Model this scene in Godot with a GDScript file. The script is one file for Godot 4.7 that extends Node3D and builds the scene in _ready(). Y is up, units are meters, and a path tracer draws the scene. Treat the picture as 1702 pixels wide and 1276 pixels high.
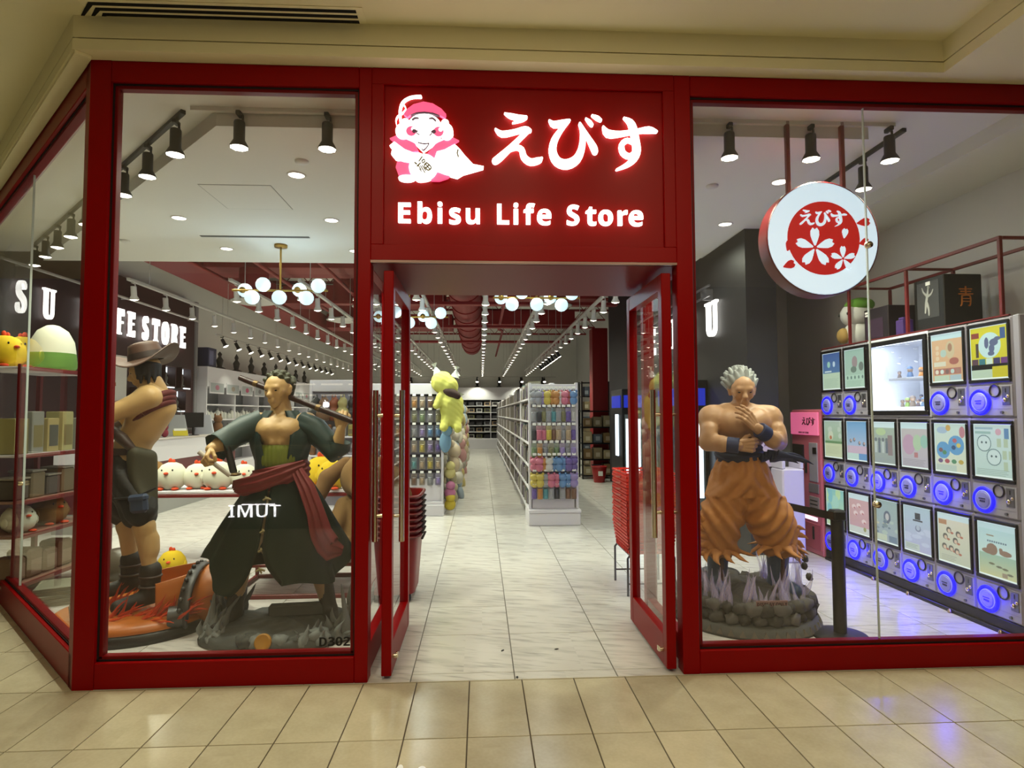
extends Node3D
# A red-framed shop front in a mall: built object by object.

class MB:
	var v := PackedVector3Array()
	var n := PackedVector3Array()
	var uv := PackedVector2Array()
	var ix := PackedInt32Array()
	func vert(p: Vector3, nn := Vector3.ZERO, t := Vector2.ZERO) -> int:
		v.append(p); n.append(nn); uv.append(t)
		return v.size() - 1
	func tri(a: int, b: int, c: int) -> void:
		ix.append(a); ix.append(b); ix.append(c)
	func flat(a: Vector3, b: Vector3, c: Vector3, out: Vector3) -> void:
		var nn := (c - a).cross(b - a)
		if nn.dot(out) < 0:
			var t := b; b = c; c = t
			nn = -nn
		nn = nn.normalized()
		tri(vert(a, nn), vert(b, nn), vert(c, nn))
	func quad(a: Vector3, b: Vector3, c: Vector3, d: Vector3, out: Vector3) -> void:
		var nn := (c - a).cross(b - a)
		if nn.dot(out) < 0:
			var t := b; b = d; d = t
			nn = (c - a).cross(b - a)
		nn = nn.normalized()
		var i := vert(a, nn); vert(b, nn); vert(c, nn); vert(d, nn)
		tri(i, i + 1, i + 2); tri(i, i + 2, i + 3)
	func box(size: Vector3, bev := 0.0, xf := Transform3D()) -> MB:
		var h := size / 2.0
		bev = minf(bev, minf(h.x, minf(h.y, h.z)) * 0.9)
		var g := h - Vector3(bev, bev, bev)
		for ax in 3:
			var b1 := (ax + 1) % 3
			var c1 := (ax + 2) % 3
			for s in [-1.0, 1.0]:
				var q := []
				for k in [[-1, -1], [1, -1], [1, 1], [-1, 1]]:
					var p := Vector3.ZERO
					p[ax] = s * h[ax]; p[b1] = k[0] * g[b1]; p[c1] = k[1] * g[c1]
					q.append(xf * p)
				var o := Vector3.ZERO
				o[ax] = s
				quad(q[0], q[1], q[2], q[3], xf.basis * o)
		if bev > 0.0:
			for ax in 3:
				var b1 := (ax + 1) % 3
				var c1 := (ax + 2) % 3
				for s in [-1.0, 1.0]:
					for t in [-1.0, 1.0]:
						var q := []
						for k in [[-1, 0], [1, 0], [1, 1], [-1, 1]]:
							var p := Vector3.ZERO
							p[ax] = k[0] * g[ax]
							p[b1] = s * (h[b1] if k[1] == 0 else g[b1])
							p[c1] = t * (g[c1] if k[1] == 0 else h[c1])
							q.append(xf * p)
						var o := Vector3.ZERO
						o[b1] = s; o[c1] = t
						quad(q[0], q[1], q[2], q[3], xf.basis * o)
			for sx in [-1.0, 1.0]:
				for sy in [-1.0, 1.0]:
					for sz in [-1.0, 1.0]:
						flat(xf * Vector3(sx * h.x, sy * g.y, sz * g.z), xf * Vector3(sx * g.x, sy * h.y, sz * g.z), xf * Vector3(sx * g.x, sy * g.y, sz * h.z), xf.basis * Vector3(sx, sy, sz))
		return self
	func at(size: Vector3, c: Vector3, bev := 0.0) -> MB:
		return box(size, bev, Transform3D(Basis(), c))
	func mm(lo: Vector3, hi: Vector3, bev := 0.0) -> MB:
		return box((hi - lo).abs(), bev, Transform3D(Basis(), (lo + hi) / 2.0))
	# one sheet of glass half way through the slab lo-hi
	func sheet(lo: Vector3, hi: Vector3) -> MB:
		var d := hi - lo
		var c := (lo + hi) / 2.0
		var h := d / 2.0
		if absf(d.z) < absf(d.x):
			quad(c + Vector3(-h.x, -h.y, 0), c + Vector3(h.x, -h.y, 0), c + Vector3(h.x, h.y, 0), c + Vector3(-h.x, h.y, 0), Vector3(0, 0, 1))
		else:
			quad(c + Vector3(0, -h.y, -h.z), c + Vector3(0, -h.y, h.z), c + Vector3(0, h.y, h.z), c + Vector3(0, h.y, -h.z), Vector3(1, 0, 0))
		return self
	# surface of points f(i, j); wrap_i closes the first direction
	func grid(f: Callable, ni: int, nj: int, wrap_i := false, flip := false) -> MB:
		var base := v.size()
		var wi := ni if wrap_i else ni + 1
		for j in nj + 1:
			for i in wi:
				vert(f.call(float(i) / ni, float(j) / nj), Vector3.ZERO, Vector2(float(i) / ni, float(j) / nj))
		for j in nj:
			for i in ni:
				var a := base + j * wi + i
				var b := base + j * wi + (i + 1) % wi
				var c := a + wi
				var d := b + wi
				if flip:
					tri(a, b, c); tri(b, d, c)
				else:
					tri(a, c, b); tri(b, c, d)
		return self
	func tube(pts: Array, rads: Array, sides := 10, caps := true, flat_z := 1.0) -> MB:
		var base := v.size()
		var m := pts.size()
		var up := Vector3.UP
		var t0: Vector3 = (pts[1] - pts[0]).normalized()
		if absf(t0.dot(up)) > 0.9:
			up = Vector3.FORWARD
		var u := up.cross(t0).normalized()
		for i in m:
			var t: Vector3 = (pts[mini(i + 1, m - 1)] - pts[maxi(i - 1, 0)])
			if t.length() < 1e-6:
				t = t0
			t = t.normalized()
			t0 = t
			u = (u - t * u.dot(t)).normalized()
			var w := t.cross(u)
			var r: float = rads[i] if rads.size() > 1 else rads[0]
			for k in sides:
				var a := TAU * k / sides
				vert(pts[i] + (u * cos(a) + w * sin(a) * flat_z) * r)
		for i in m - 1:
			for k in sides:
				var a := base + i * sides + k
				var b := base + i * sides + (k + 1) % sides
				tri(a, a + sides, b); tri(b, a + sides, b + sides)
		if caps:
			for e in [0, m - 1]:
				var o: Vector3 = (pts[0] - pts[1]) if e == 0 else (pts[m - 1] - pts[m - 2])
				var c: Vector3 = pts[e]
				for k in sides:
					flat(c, v[base + e * sides + k], v[base + e * sides + (k + 1) % sides], o)
		return self
	func lathe(prof: Array, segs := 20, xf := Transform3D()) -> MB:
		var base := v.size()
		for p in prof:
			for k in segs:
				var a := TAU * k / segs
				vert(xf * Vector3(p[0] * sin(a), p[1], p[0] * cos(a)))
		for i in prof.size() - 1:
			for k in segs:
				var a := base + i * segs + k
				var b := base + i * segs + (k + 1) % segs
				tri(a, a + segs, b); tri(b, a + segs, b + segs)
		return self
	func ball(c: Vector3, r: Vector3, segs := 14, bs := Basis()) -> MB:
		var pr := []
		var m := segs / 2
		for i in m + 1:
			var a := PI * i / m - PI / 2
			pr.append([maxf(cos(a), 0.0005), sin(a)])
		return lathe(pr, segs, Transform3D(bs * Basis.from_scale(r), c))
	func ring(c: Vector3, R: float, r: float, segs := 28, sides := 8, bs := Basis()) -> MB:
		return grid(func(i, j): return c + bs * Vector3((R + r * cos(TAU * j)) * cos(TAU * i), (R + r * cos(TAU * j)) * sin(TAU * i), r * sin(TAU * j)), segs, sides, true, true)
	func prism(poly: PackedVector2Array, z0: float, z1: float, xf := Transform3D()) -> MB:
		var t := Geometry2D.triangulate_polygon(poly)
		for k in range(0, t.size(), 3):
			for z in [z0, z1]:
				var q := []
				for e in 3:
					q.append(xf * Vector3(poly[t[k + e]].x, poly[t[k + e]].y, z))
				flat(q[0], q[1], q[2], xf.basis * Vector3(0, 0, 1 if z == z1 else -1) * (1.0 if z1 > z0 else -1.0))
		var area := 0.0
		for i in poly.size():
			area += poly[i].cross(poly[(i + 1) % poly.size()])
		for i in poly.size():
			var a := poly[i]
			var b := poly[(i + 1) % poly.size()]
			var d := (b - a)
			var o := Vector3(d.y, -d.x, 0) * signf(area)
			quad(xf * Vector3(a.x, a.y, z0), xf * Vector3(b.x, b.y, z0), xf * Vector3(b.x, b.y, z1), xf * Vector3(a.x, a.y, z1), xf.basis * o)
		return self
	func append(m: ArrayMesh, xf: Transform3D) -> MB:
		var s := m.surface_get_arrays(0)
		var base := v.size()
		for p in s[Mesh.ARRAY_VERTEX]: v.append(xf * p)
		for q in s[Mesh.ARRAY_NORMAL]: n.append((xf.basis * q).normalized())
		for q in s[Mesh.ARRAY_TEX_UV]: uv.append(q)
		for i in s[Mesh.ARRAY_INDEX]: ix.append(base + i)
		return self
	# smooth union of tapered capsules [a, b, ra, rb], meshed as surface nets
	func flesh(bones: Array, cell: float, k := 0.03, bump = null) -> MB:
		var lo := Vector3(1e9, 1e9, 1e9)
		var hi := -lo
		for b in bones:
			var r := maxf(b[2], b[3]) + cell * 2.5
			for e in 2:
				lo = lo.min(b[e] - Vector3(r, r, r)); hi = hi.max(b[e] + Vector3(r, r, r))
		var nx := int((hi.x - lo.x) / cell) + 2
		var ny := int((hi.y - lo.y) / cell) + 2
		var nz := int((hi.z - lo.z) / cell) + 2
		var f := PackedFloat32Array()
		f.resize(nx * ny * nz); f.fill(1.0)
		for b in bones:
			var a: Vector3 = b[0]
			var ba: Vector3 = b[1] - a
			var ra: float = b[2]
			var dr: float = b[3] - ra
			var l2 := maxf(ba.length_squared(), 1e-9)
			var r := maxf(b[2], b[3]) + k + cell * 2.0
			var p0: Vector3 = (b[0].min(b[1]) - Vector3(r, r, r) - lo) / cell
			var p1: Vector3 = (b[0].max(b[1]) + Vector3(r, r, r) - lo) / cell
			for z in range(maxi(int(p0.z), 0), mini(int(p1.z) + 1, nz)):
				for y in range(maxi(int(p0.y), 0), mini(int(p1.y) + 1, ny)):
					var o := (z * ny + y) * nx
					for x in range(maxi(int(p0.x), 0), mini(int(p1.x) + 1, nx)):
						var pa := lo + Vector3(x, y, z) * cell - a
						var h := clampf(pa.dot(ba) / l2, 0.0, 1.0)
						var d := (pa - ba * h).length() - ra - dr * h
						var g := f[o + x]
						var w := maxf(k - absf(g - d), 0.0) / k
						f[o + x] = minf(g, d) - w * w * k * 0.25
		var at_cell := {}
		var cx := nx - 1
		var off := [0, 1, nx, nx + 1, nx * ny, nx * ny + 1, nx * ny + nx, nx * ny + nx + 1]
		for z in nz - 1:
			for y in ny - 1:
				var o := (z * ny + y) * nx
				for x in cx:
					var g := f[o + x]
					if g > cell * 1.8 or g < -cell * 1.8:
						continue
					var m := 0
					for e in 8:
						if f[o + x + off[e]] < 0.0:
							m |= 1 << e
					if m == 0 or m == 255:
						continue
					var s := Vector3.ZERO
					var c := 0
					for e in [[0, 1], [2, 3], [4, 5], [6, 7], [0, 2], [1, 3], [4, 6], [5, 7], [0, 4], [1, 5], [2, 6], [3, 7]]:
						var ia: int = e[0]
						var ib: int = e[1]
						if ((m >> ia) & 1) != ((m >> ib) & 1):
							var fa := f[o + x + off[ia]]
							var fb := f[o + x + off[ib]]
							var t := fa / (fa - fb)
							var qa := Vector3(ia & 1, (ia >> 1) & 1, ia >> 2)
							s += qa.lerp(Vector3(ib & 1, (ib >> 1) & 1, ib >> 2), t)
							c += 1
					at_cell[o + x] = vert(lo + (Vector3(x, y, z) + s / c) * cell)
		var sx := 1
		var sy := nx
		var sz := nx * ny
		var first := v.size()
		for key in at_cell:
			var i: int = key
			var s0 := f[i] < 0.0
			for e in [[sx, sy, sz], [sy, sz, sx], [sz, sx, sy]]:
				if (f[i + e[0]] < 0.0) == s0:
					continue
				var c1 = at_cell.get(i - e[1] - e[2])
				var c2 = at_cell.get(i - e[2])
				var c3 = at_cell.get(i - e[1])
				if c1 == null or c2 == null or c3 == null:
					continue
				var c0: int = at_cell[i]
				if s0:
					tri(c1, c3, c0); tri(c1, c0, c2)
				else:
					tri(c1, c0, c3); tri(c1, c2, c0)
		if bump != null:
			smooth()
			for key in at_cell:
				var i: int = at_cell[key]
				v[i] += n[i] * float(bump.call(v[i], n[i]))
				n[i] = Vector3.ZERO
		return self
	func smooth() -> void:
		var acc := PackedVector3Array()
		acc.resize(v.size())
		for k in range(0, ix.size(), 3):
			var a := v[ix[k]]
			var nn := (v[ix[k + 2]] - a).cross(v[ix[k + 1]] - a)
			for e in 3:
				acc[ix[k + e]] += nn
		for i in v.size():
			if n[i] == Vector3.ZERO:
				n[i] = acc[i].normalized() if acc[i].length_squared() > 1e-20 else Vector3.UP
	func mesh() -> ArrayMesh:
		smooth()
		var arr := []
		arr.resize(Mesh.ARRAY_MAX)
		arr[Mesh.ARRAY_VERTEX] = v; arr[Mesh.ARRAY_NORMAL] = n; arr[Mesh.ARRAY_TEX_UV] = uv; arr[Mesh.ARRAY_INDEX] = ix
		var m := ArrayMesh.new()
		m.add_surface_from_arrays(Mesh.PRIMITIVE_TRIANGLES, arr)
		return m

var mats := {}
var boxes := {}
var rng := RandomNumberGenerator.new()
const ORD := ["first", "second", "third", "fourth", "fifth", "sixth", "seventh", "eighth", "ninth", "tenth", "eleventh", "twelfth", "thirteenth", "fourteenth", "fifteenth", "sixteenth", "seventeenth", "eighteenth", "nineteenth", "twentieth"]

func nth(i: int) -> String:
	if i < 20: return ORD[i]
	var tens: String = ["twenty", "thirty", "forty", "fifty", "sixty"][(i + 1) / 10 - 2]
	if (i + 1) % 10 == 0:
		return tens.substr(0, tens.length() - 1) + "ieth"
	return tens + "-" + ORD[(i + 1) % 10 - 1]

func V(x: float, y: float, z: float) -> Vector3: return Vector3(x, y, z)

func mat(key: String, c := Color.WHITE, rough := 0.6, metal := 0.0) -> StandardMaterial3D:
	if not mats.has(key):
		var m := StandardMaterial3D.new()
		m.resource_name = key; m.albedo_color = c; m.roughness = rough; m.metallic = metal
		mats[key] = m
	return mats[key]

func glow(key: String, c: Color, e: float, base := Color(0.9, 0.9, 0.9)) -> StandardMaterial3D:
	if not mats.has(key):
		var m := mat(key, base, 0.5)
		m.emission_enabled = true; m.emission = c; m.emission_energy_multiplier = e
	return mats[key]

func hue(c: Color, rough := 0.55) -> StandardMaterial3D:
	return mat("c%s_%d" % [c.to_html(false), int(rough * 100)], c, rough)

func cbox(size: Vector3, bev := 0.004) -> ArrayMesh:
	var key := "%s_%s" % [size, bev]
	if not boxes.has(key):
		boxes[key] = MB.new().box(size, bev).mesh()
	return boxes[key]

func add(called: String, mesh: Mesh, m: Material, parent: Node3D = self, at := Vector3.ZERO, bs := Basis()) -> MeshInstance3D:
	var o := MeshInstance3D.new()
	o.name = called; o.mesh = mesh; o.material_override = m
	o.transform = Transform3D(bs, at)
	parent.add_child(o, true)
	return o

func tag(o: Node3D, label: String, category: String, group := "") -> Node3D:
	o.set_meta("label", label); o.set_meta("category", category)
	if group: o.set_meta("group", group)
	return o

func thing(called: String, label: String, category: String, at := Vector3.ZERO, turn := 0.0, group := "") -> Node3D:
	var o := Node3D.new()
	o.name = called
	o.position = at; o.rotation.y = turn
	add_child(o, true)
	return tag(o, label, category, group)

func place(proto: Node3D, label: String, at: Vector3, turn := 0.0, group := "", tint: Material = null, part := "") -> Node3D:
	var o: Node3D = proto.duplicate()
	var nm := String(proto.name)
	o.name = nm
	add_child(o, true)
	o.position = at; o.rotation.y = turn
	o.set_meta("label", label)
	if group: o.set_meta("group", group)
	if tint:
		for c in o.get_children():
			if c is MeshInstance3D and String(c.name).begins_with(part):
				c.material_override = tint
	return o

func struct(called: String, mesh: Mesh, m: Material, label: String, category: String, at := Vector3.ZERO, bs := Basis()) -> MeshInstance3D:
	var o := add(called, mesh, m, self, at, bs)
	tag(o, label, category)
	o.set_meta("kind", "structure")
	return o

func strthing(called: String, label: String, category: String) -> Node3D:
	var o := thing(called, label, category)
	o.set_meta("kind", "structure")
	return o

func text(called: String, s: String, cap: float, depth: float, m: Material, parent: Node3D, at: Vector3, bs := Basis(), bold := true, font := "Droid Sans", spread := 1.0) -> MeshInstance3D:
	var t := TextMesh.new()
	var f := SystemFont.new()
	f.font_names = PackedStringArray([font])
	f.font_weight = 700 if bold else 400
	t.font = f; t.text = s; t.font_size = 64; t.depth = depth
	t.pixel_size = cap / (0.714 * 64.0)
	t.curve_step = 3.0
	return add(called, t, m, parent, at, bs * Basis.from_scale(V(spread, 1, 1)))

# brush strokes [x, y, r] in pixels of a drawing, y downwards, as raised bars
func strokes(mb: MB, list: Array, sc: float, org: Vector2, z0: float, z1: float, sides := true) -> MB:
	var lift := 0.0
	for st in list:
		var pts := []
		var n: int = st.size()
		for i in n - 1:
			var a: Array = st[maxi(i - 1, 0)]
			var b: Array = st[i]
			var c: Array = st[i + 1]
			var d: Array = st[mini(i + 2, n - 1)]
			for q in 3:
				var t := q / 3.0
				var o := []
				for e in 3:
					o.append(maxf(0.5 * (2.0 * b[e] + (c[e] - a[e]) * t + (2.0 * a[e] - 5.0 * b[e] + 4.0 * c[e] - d[e]) * t * t + (3.0 * b[e] - a[e] - 3.0 * c[e] + d[e]) * t * t * t), 0.5))
				pts.append(o)
		pts.append(st[n - 1])
		lift += 0.0006
		var prev := []
		for i in pts.size():
			var p := Vector2((pts[i][0] - org.x) * sc, -(pts[i][1] - org.y) * sc)
			var q0: Array = pts[maxi(i - 1, 0)]
			var q1: Array = pts[mini(i + 1, pts.size() - 1)]
			var t := Vector2(q1[0] - q0[0], -(q1[1] - q0[1])).normalized()
			var nn := Vector2(-t.y, t.x) * float(pts[i][2]) * sc
			var cur := [p + nn, p - nn]
			if i > 0:
				var zz := z1 + lift
				mb.quad(V(prev[0].x, prev[0].y, zz), V(prev[1].x, prev[1].y, zz), V(cur[1].x, cur[1].y, zz), V(cur[0].x, cur[0].y, zz), V(0, 0, 1))
				for s in 2 if sides else 0:
					var o: Vector2 = nn if s == 0 else -nn
					mb.quad(V(prev[s].x, prev[s].y, z0), V(cur[s].x, cur[s].y, z0), V(cur[s].x, cur[s].y, zz), V(prev[s].x, prev[s].y, zz), V(o.x, o.y, 0))
			if i == 0 or i == pts.size() - 1:
				var poly := PackedVector2Array()
				for e in 10:
					poly.append(p + Vector2(cos(TAU * e / 10), sin(TAU * e / 10)) * float(pts[i][2]) * sc)
				mb.prism(poly, z0, z1 + lift + 0.0003)
			prev = cur
	return mb

func oval(c: Vector2, rx: float, ry: float, turn := 0.0, n := 28) -> PackedVector2Array:
	var p := PackedVector2Array()
	for i in n:
		p.append(c + Vector2(cos(TAU * i / n) * rx, sin(TAU * i / n) * ry).rotated(turn))
	return p

func poly(a: Array) -> PackedVector2Array:
	var p := PackedVector2Array()
	for i in range(0, a.size(), 2):
		p.append(Vector2(a[i], a[i + 1]))
	return p

const KANA := [
	[[[730, 378, 4], [760, 390, 13], [800, 398, 14], [838, 396, 9]], [[838, 398, 8], [815, 412, 7], [770, 427, 3]],
	[[682, 462, 5], [715, 486, 15], [780, 474, 13], [835, 458, 14], [858, 466, 10]], [[850, 464, 12], [810, 505, 12], [755, 560, 14], [700, 612, 18], [680, 628, 17]],
	[[745, 572, 9], [785, 556, 12], [815, 565, 14], [828, 606, 16], [862, 630, 17], [905, 620, 15], [918, 610, 7]]],
	[[[960, 410, 5], [985, 430, 17], [1035, 418, 14], [1062, 408, 8]], [[1060, 410, 8], [1022, 455, 12], [985, 515, 18], [976, 575, 20], [1000, 625, 23], [1050, 638, 25], [1102, 608, 22], [1128, 545, 17], [1132, 470, 12], [1118, 425, 7]],
	[[1118, 422, 6], [1152, 480, 10], [1188, 545, 17], [1196, 570, 15]], [[1150, 395, 4], [1168, 412, 10], [1180, 428, 9]], [[1183, 378, 5], [1208, 390, 11], [1226, 402, 8]]],
	[[[1240, 436, 5], [1265, 472, 20], [1330, 472, 14], [1420, 456, 12], [1480, 448, 17], [1518, 456, 8]],
	[[1350, 388, 5], [1380, 408, 16], [1396, 440, 20], [1408, 500, 20], [1414, 560, 21], [1400, 602, 18], [1362, 636, 12], [1308, 662, 5]],
	[[1398, 520, 8], [1366, 506, 12], [1336, 530, 14], [1342, 572, 14], [1376, 590, 14], [1404, 566, 10]]]]

func _ready() -> void:
	rng.seed = 7
	setup()
	shell()
	front()
	signs()
	ceiling_lights()
	statues()
	capsule_wall()
	merch()
	left_side()
	right_side()
	mall_beyond()

func setup() -> void:
	var cam := Camera3D.new()
	cam.name = "camera"
	cam.position = V(0, 1.532, 3.54)
	cam.rotation_order = EULER_ORDER_YXZ
	cam.rotation = V(0.0482, -0.0521, -0.0034)
	cam.fov = rad_to_deg(2.0 * atan(638.0 / 999.8))
	cam.near = 0.05; cam.far = 200
	add_child(cam); cam.current = true
	var we := WorldEnvironment.new()
	we.name = "world"
	var e := Environment.new()
	e.background_mode = Environment.BG_COLOR
	e.background_color = Color(0.16, 0.15, 0.13)
	e.tonemap_mode = Environment.TONE_MAPPER_LINEAR
	e.tonemap_exposure = 1.0
	e.sdfgi_enabled = true; e.ssao_enabled = true; e.ssil_enabled = true
	we.environment = e
	add_child(we)

func area(parent: Node3D, at: Vector3, size: Vector2, c: Color, energy: float, dir := Vector3.DOWN) -> void:
	var l := AreaLight3D.new()
	l.name = "area_light"
	l.area_size = size; l.light_color = c; l.light_energy = energy; l.area_range = 40.0
	l.shadow_enabled = true
	parent.add_child(l, true)
	l.position = at
	var up := Vector3.FORWARD if absf(dir.y) > 0.9 else Vector3.UP
	l.basis = Basis.looking_at(dir, up)

func spot(parent: Node3D, at: Vector3, dir: Vector3, ang: float, c: Color, energy: float, size := 0.04) -> void:
	var l := SpotLight3D.new()
	l.name = "spot_light"
	l.spot_angle = ang; l.light_color = c; l.light_energy = energy; l.light_size = size; l.spot_range = 40.0; l.spot_attenuation = 2.0
	l.spot_angle_attenuation = 0.6
	l.shadow_enabled = true
	parent.add_child(l, true)
	l.position = at
	l.basis = Basis.looking_at(dir, Vector3.FORWARD if absf(dir.normalized().y) > 0.9 else Vector3.UP)

# ---------- the setting ----------
func noise_image(n: int, f: Callable) -> ImageTexture:
	var im := Image.create(n, n, false, Image.FORMAT_RGB8)
	for y in n:
		for x in n:
			im.set_pixel(x, y, f.call(float(x) / n, float(y) / n))
	return ImageTexture.create_from_image(im)

func tri_mat(key: String, tex: Texture2D, rough: float, sc: float, off := Vector3.ZERO, tint := Color.WHITE) -> StandardMaterial3D:
	var m := mat(key, tint, rough)
	m.albedo_texture = tex
	m.uv1_triplanar = true; m.uv1_scale = V(sc, sc, sc); m.uv1_offset = off
	m.uv1_triplanar_sharpness = 8.0
	return m

const FLAT := Basis(Vector3(1, 0, 0), Vector3(0, 0, -1), Vector3(0, 1, 0))   # plan (x, depth) to floor

func pave(parent: Node3D, region: PackedVector2Array, x0: float, w: float, rows: Callable, cols: Array, mt: Array, gap: float, limit: Callable) -> void:
	var far := MB.new()
	var shared := {}
	for c in range(cols[0], cols[1]):
		var ds: Array = rows.call(c)
		for r in ds.size() - 1:
			var lo := Vector2(x0 + c * w + gap / 2, ds[r] + gap / 2)
			var hi := Vector2(x0 + (c + 1) * w - gap / 2, ds[r + 1] - gap / 2)
			var rect := PackedVector2Array([lo, Vector2(hi.x, lo.y), hi, Vector2(lo.x, hi.y)])
			for p in Geometry2D.intersect_polygons(rect, region):
				var mid := Vector2.ZERO
				for q in p: mid += q / p.size()
				if limit.call(mid):
					var full: bool = p.size() == 4 and p[0].distance_to(p[2]) > lo.distance_to(hi) - 0.001
					var m: ArrayMesh
					if full:
						mid = (lo + hi) / 2
						m = cbox(V(hi.x - lo.x, 0.012, hi.y - lo.y), 0.0012)
					else:
						var t := PackedVector2Array()
						for q in p: t.append(q - mid)
						m = MB.new().prism(t, -0.006, 0.006, Transform3D(FLAT, Vector3.ZERO)).mesh()
					add("tile", m, mt[posmod(c * 7 + r * 3, mt.size())], parent, V(mid.x, -0.006, -mid.y))
				else:
					far.prism(p, -0.012, 0.0, Transform3D(FLAT, Vector3.ZERO))
	if far.v.size():
		var o := add("distant_tiles", far.mesh(), mt[0], parent)
		o.set_meta("kind", "stuff")

func shell() -> void:
	var fn := FastNoiseLite.new()
	fn.seed = 3; fn.frequency = 1.0; fn.fractal_octaves = 4
	var marble := noise_image(384, func(u, w):
		var a: float = u * 2.0 + w * 0.9
		var b: float = w * 2.0 - u * 0.55
		var s: float = fn.get_noise_2d(a * 1.3, b * 7.0)
		var t: float = fn.get_noise_2d(a * 2.0 + 40.0, b * 15.0)
		var k: float = 0.81 - 0.13 * maxf(s - 0.02, 0.0) - 0.26 * maxf(t - 0.18, 0.0)
		return Color(k, k * 0.985, k * 0.955))
	var stone := noise_image(256, func(u, w):
		var s: float = fn.get_noise_2d(u * 3.0, w * 3.0) * 0.045 + fn.get_noise_2d(u * 40.0, w * 40.0) * 0.02
		return Color(0.75 + s, 0.71 + s, 0.60 + s))
	var mt := []
	for i in 4:
		mt.append(tri_mat("marble_%d" % i, marble, 0.22, 0.62, V(0.31 * i, 0.0, 0.23 * i)))
	var bt := []
	for i in 4:
		bt.append(tri_mat("beige_tile_%d" % i, stone, 0.2, 1.1, V(0.27 * i, 0.0, 0.41 * i), Color(1, 1, 1).darkened(0.02 * i)))
	var grout := mat("grout", Color(0.33, 0.29, 0.24), 0.9)
	# shop floor
	var room := poly([-2.27, 0, 4.25, 0, 4.25, 22.9, -6.25, 22.9, -6.25, 3.98])
	var fl := strthing("floor", "shop floor of long white marble tiles with grey diagonal veins", "floor")
	add("screed", MB.new().prism(room, -0.15, -0.006, Transform3D(FLAT, Vector3.ZERO)).mesh(), mat("grey_grout", Color(0.42, 0.4, 0.37), 0.9), fl)
	pave(fl, room, 0.196, 0.6, func(c):
		var a := [0.0, 0.1, 0.718] if posmod(c, 2) == 0 else [0.0, 0.1, 0.718, 1.318]
		while a[a.size() - 1] < 22.9: a.append(a[a.size() - 1] + 1.2)
		return a, [-12, 8], mt, 0.006, func(m): return m.y < 13.5)
	# mall floor
	var mall := poly([-9, -4.6, 7, -4.6, 7, 0, -2.27, 0, -6.25, 3.98, -9, 6.73])
	var mf := strthing("floor", "mall floor of beige rectangular tiles in front of the shop", "floor")
	add("screed", MB.new().prism(mall, -0.15, -0.006, Transform3D(FLAT, Vector3.ZERO)).mesh(), grout, mf)
	pave(mf, mall, -0.065, 0.3, func(c):
		var a := []
		for k in 16: a.append(-5.41 - 0.6 + 0.6 * k - 0.61 + 0.01)
		var b := []
		for q in range(-10, 12): b.append(-0.61 + 0.6 * q)
		return b, [-30, 24], bt, 0.006, func(m): return m.y > -1.7 and m.x > -5.0 and m.x < 4.4 and m.y < 1.9)
	# walls
	var white := mat("white_wall", Color(0.83, 0.825, 0.8), 0.75)
	var grey := mat("grey_wall", Color(0.78, 0.775, 0.76), 0.75)
	struct("wall_left", MB.new().mm(V(-6.4, -0.15, -23.05), V(-6.25, 5.0, -3.9)).mesh(), white, "white side wall behind the shelves at the left", "wall")
	struct("wall_right", MB.new().mm(V(4.25, -0.15, -23.05), V(4.4, 5.0, 0.0)).mesh(), grey, "pale grey side wall behind the capsule machines", "wall")
	struct("wall_back", MB.new().mm(V(-6.4, -0.15, -23.05), V(4.4, 5.0, -22.9)).mesh(), white, "plain white wall at the far end of the shop", "wall")
	var black := mat("black_wall", Color(0.13, 0.13, 0.145), 0.5)
	struct("wall_inner", MB.new().mm(V(2.9, 0.0, -9.9), V(3.24, 5.0, -2.85)).mesh(), black, "black partition wall carrying the lit letters at the right", "wall")
	struct("wall_inner", MB.new().mm(V(3.24, 0.0, -4.7), V(4.25, 5.0, -4.55)).mesh(), grey, "grey return wall behind the pink token machine", "wall")
	struct("trim_2", MB.new().mm(V(3.95, 0.0, -4.55), V(4.08, 3.44, -4.5), 0.004).mesh(), mat("navy_panel", Color(0.07, 0.07, 0.14), 0.4), "dark navy strip standing against the grey return wall", "trim")
	# ceilings
	var cw := mat("ceiling_white", Color(0.82, 0.82, 0.79), 0.8)
	var cl := strthing("ceiling", "white plaster ceiling over the front of the shop with a raised strip along the glass", "ceiling")
	var up := Transform3D(FLAT, Vector3.ZERO)
	add("upper_panel", MB.new().prism(poly([-2.25, 0.02, 4.25, 0.02, 4.25, 4.12, -6.25, 4.12, -6.25, 4.0]), 3.55, 3.66, up).mesh(), cw, cl)
	add("lower_panel", MB.new().prism(poly([-1.75, 0.457, 2.72, 0.457, 2.72, 4.12, -5.41, 4.12]), 3.44, 3.5495, up).mesh(), cw, cl)
	add("lower_panel", MB.new().prism(poly([3.6, 0.02, 4.25, 0.02, 4.25, 2.84, 3.6, 2.84]), 3.44, 3.5495, up).mesh(), cw, cl)
	add("bulkhead", MB.new().mm(V(-6.25, 3.66, -4.12), V(4.25, 5.0, -4.0)).mesh(), cw, cl)
	var hatch := mat("hatch_line", Color(0.55, 0.55, 0.53), 0.8)
	add("access_hatch", MB.new().mm(V(-2.35, 3.4385, -2.1), V(-1.75, 3.4405, -1.5)).mesh(), hatch, cl)
	add("hatch_lid", MB.new().mm(V(-2.343, 3.437, -2.093), V(-1.757, 3.4395, -1.507)).mesh(), cw, cl)
	add("slot_vent", MB.new().mm(V(-3.0, 3.436, -3.02), V(-1.85, 3.441, -2.97)).mesh(), mat("vent_grey", Color(0.3, 0.3, 0.3), 0.8), cl)
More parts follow.
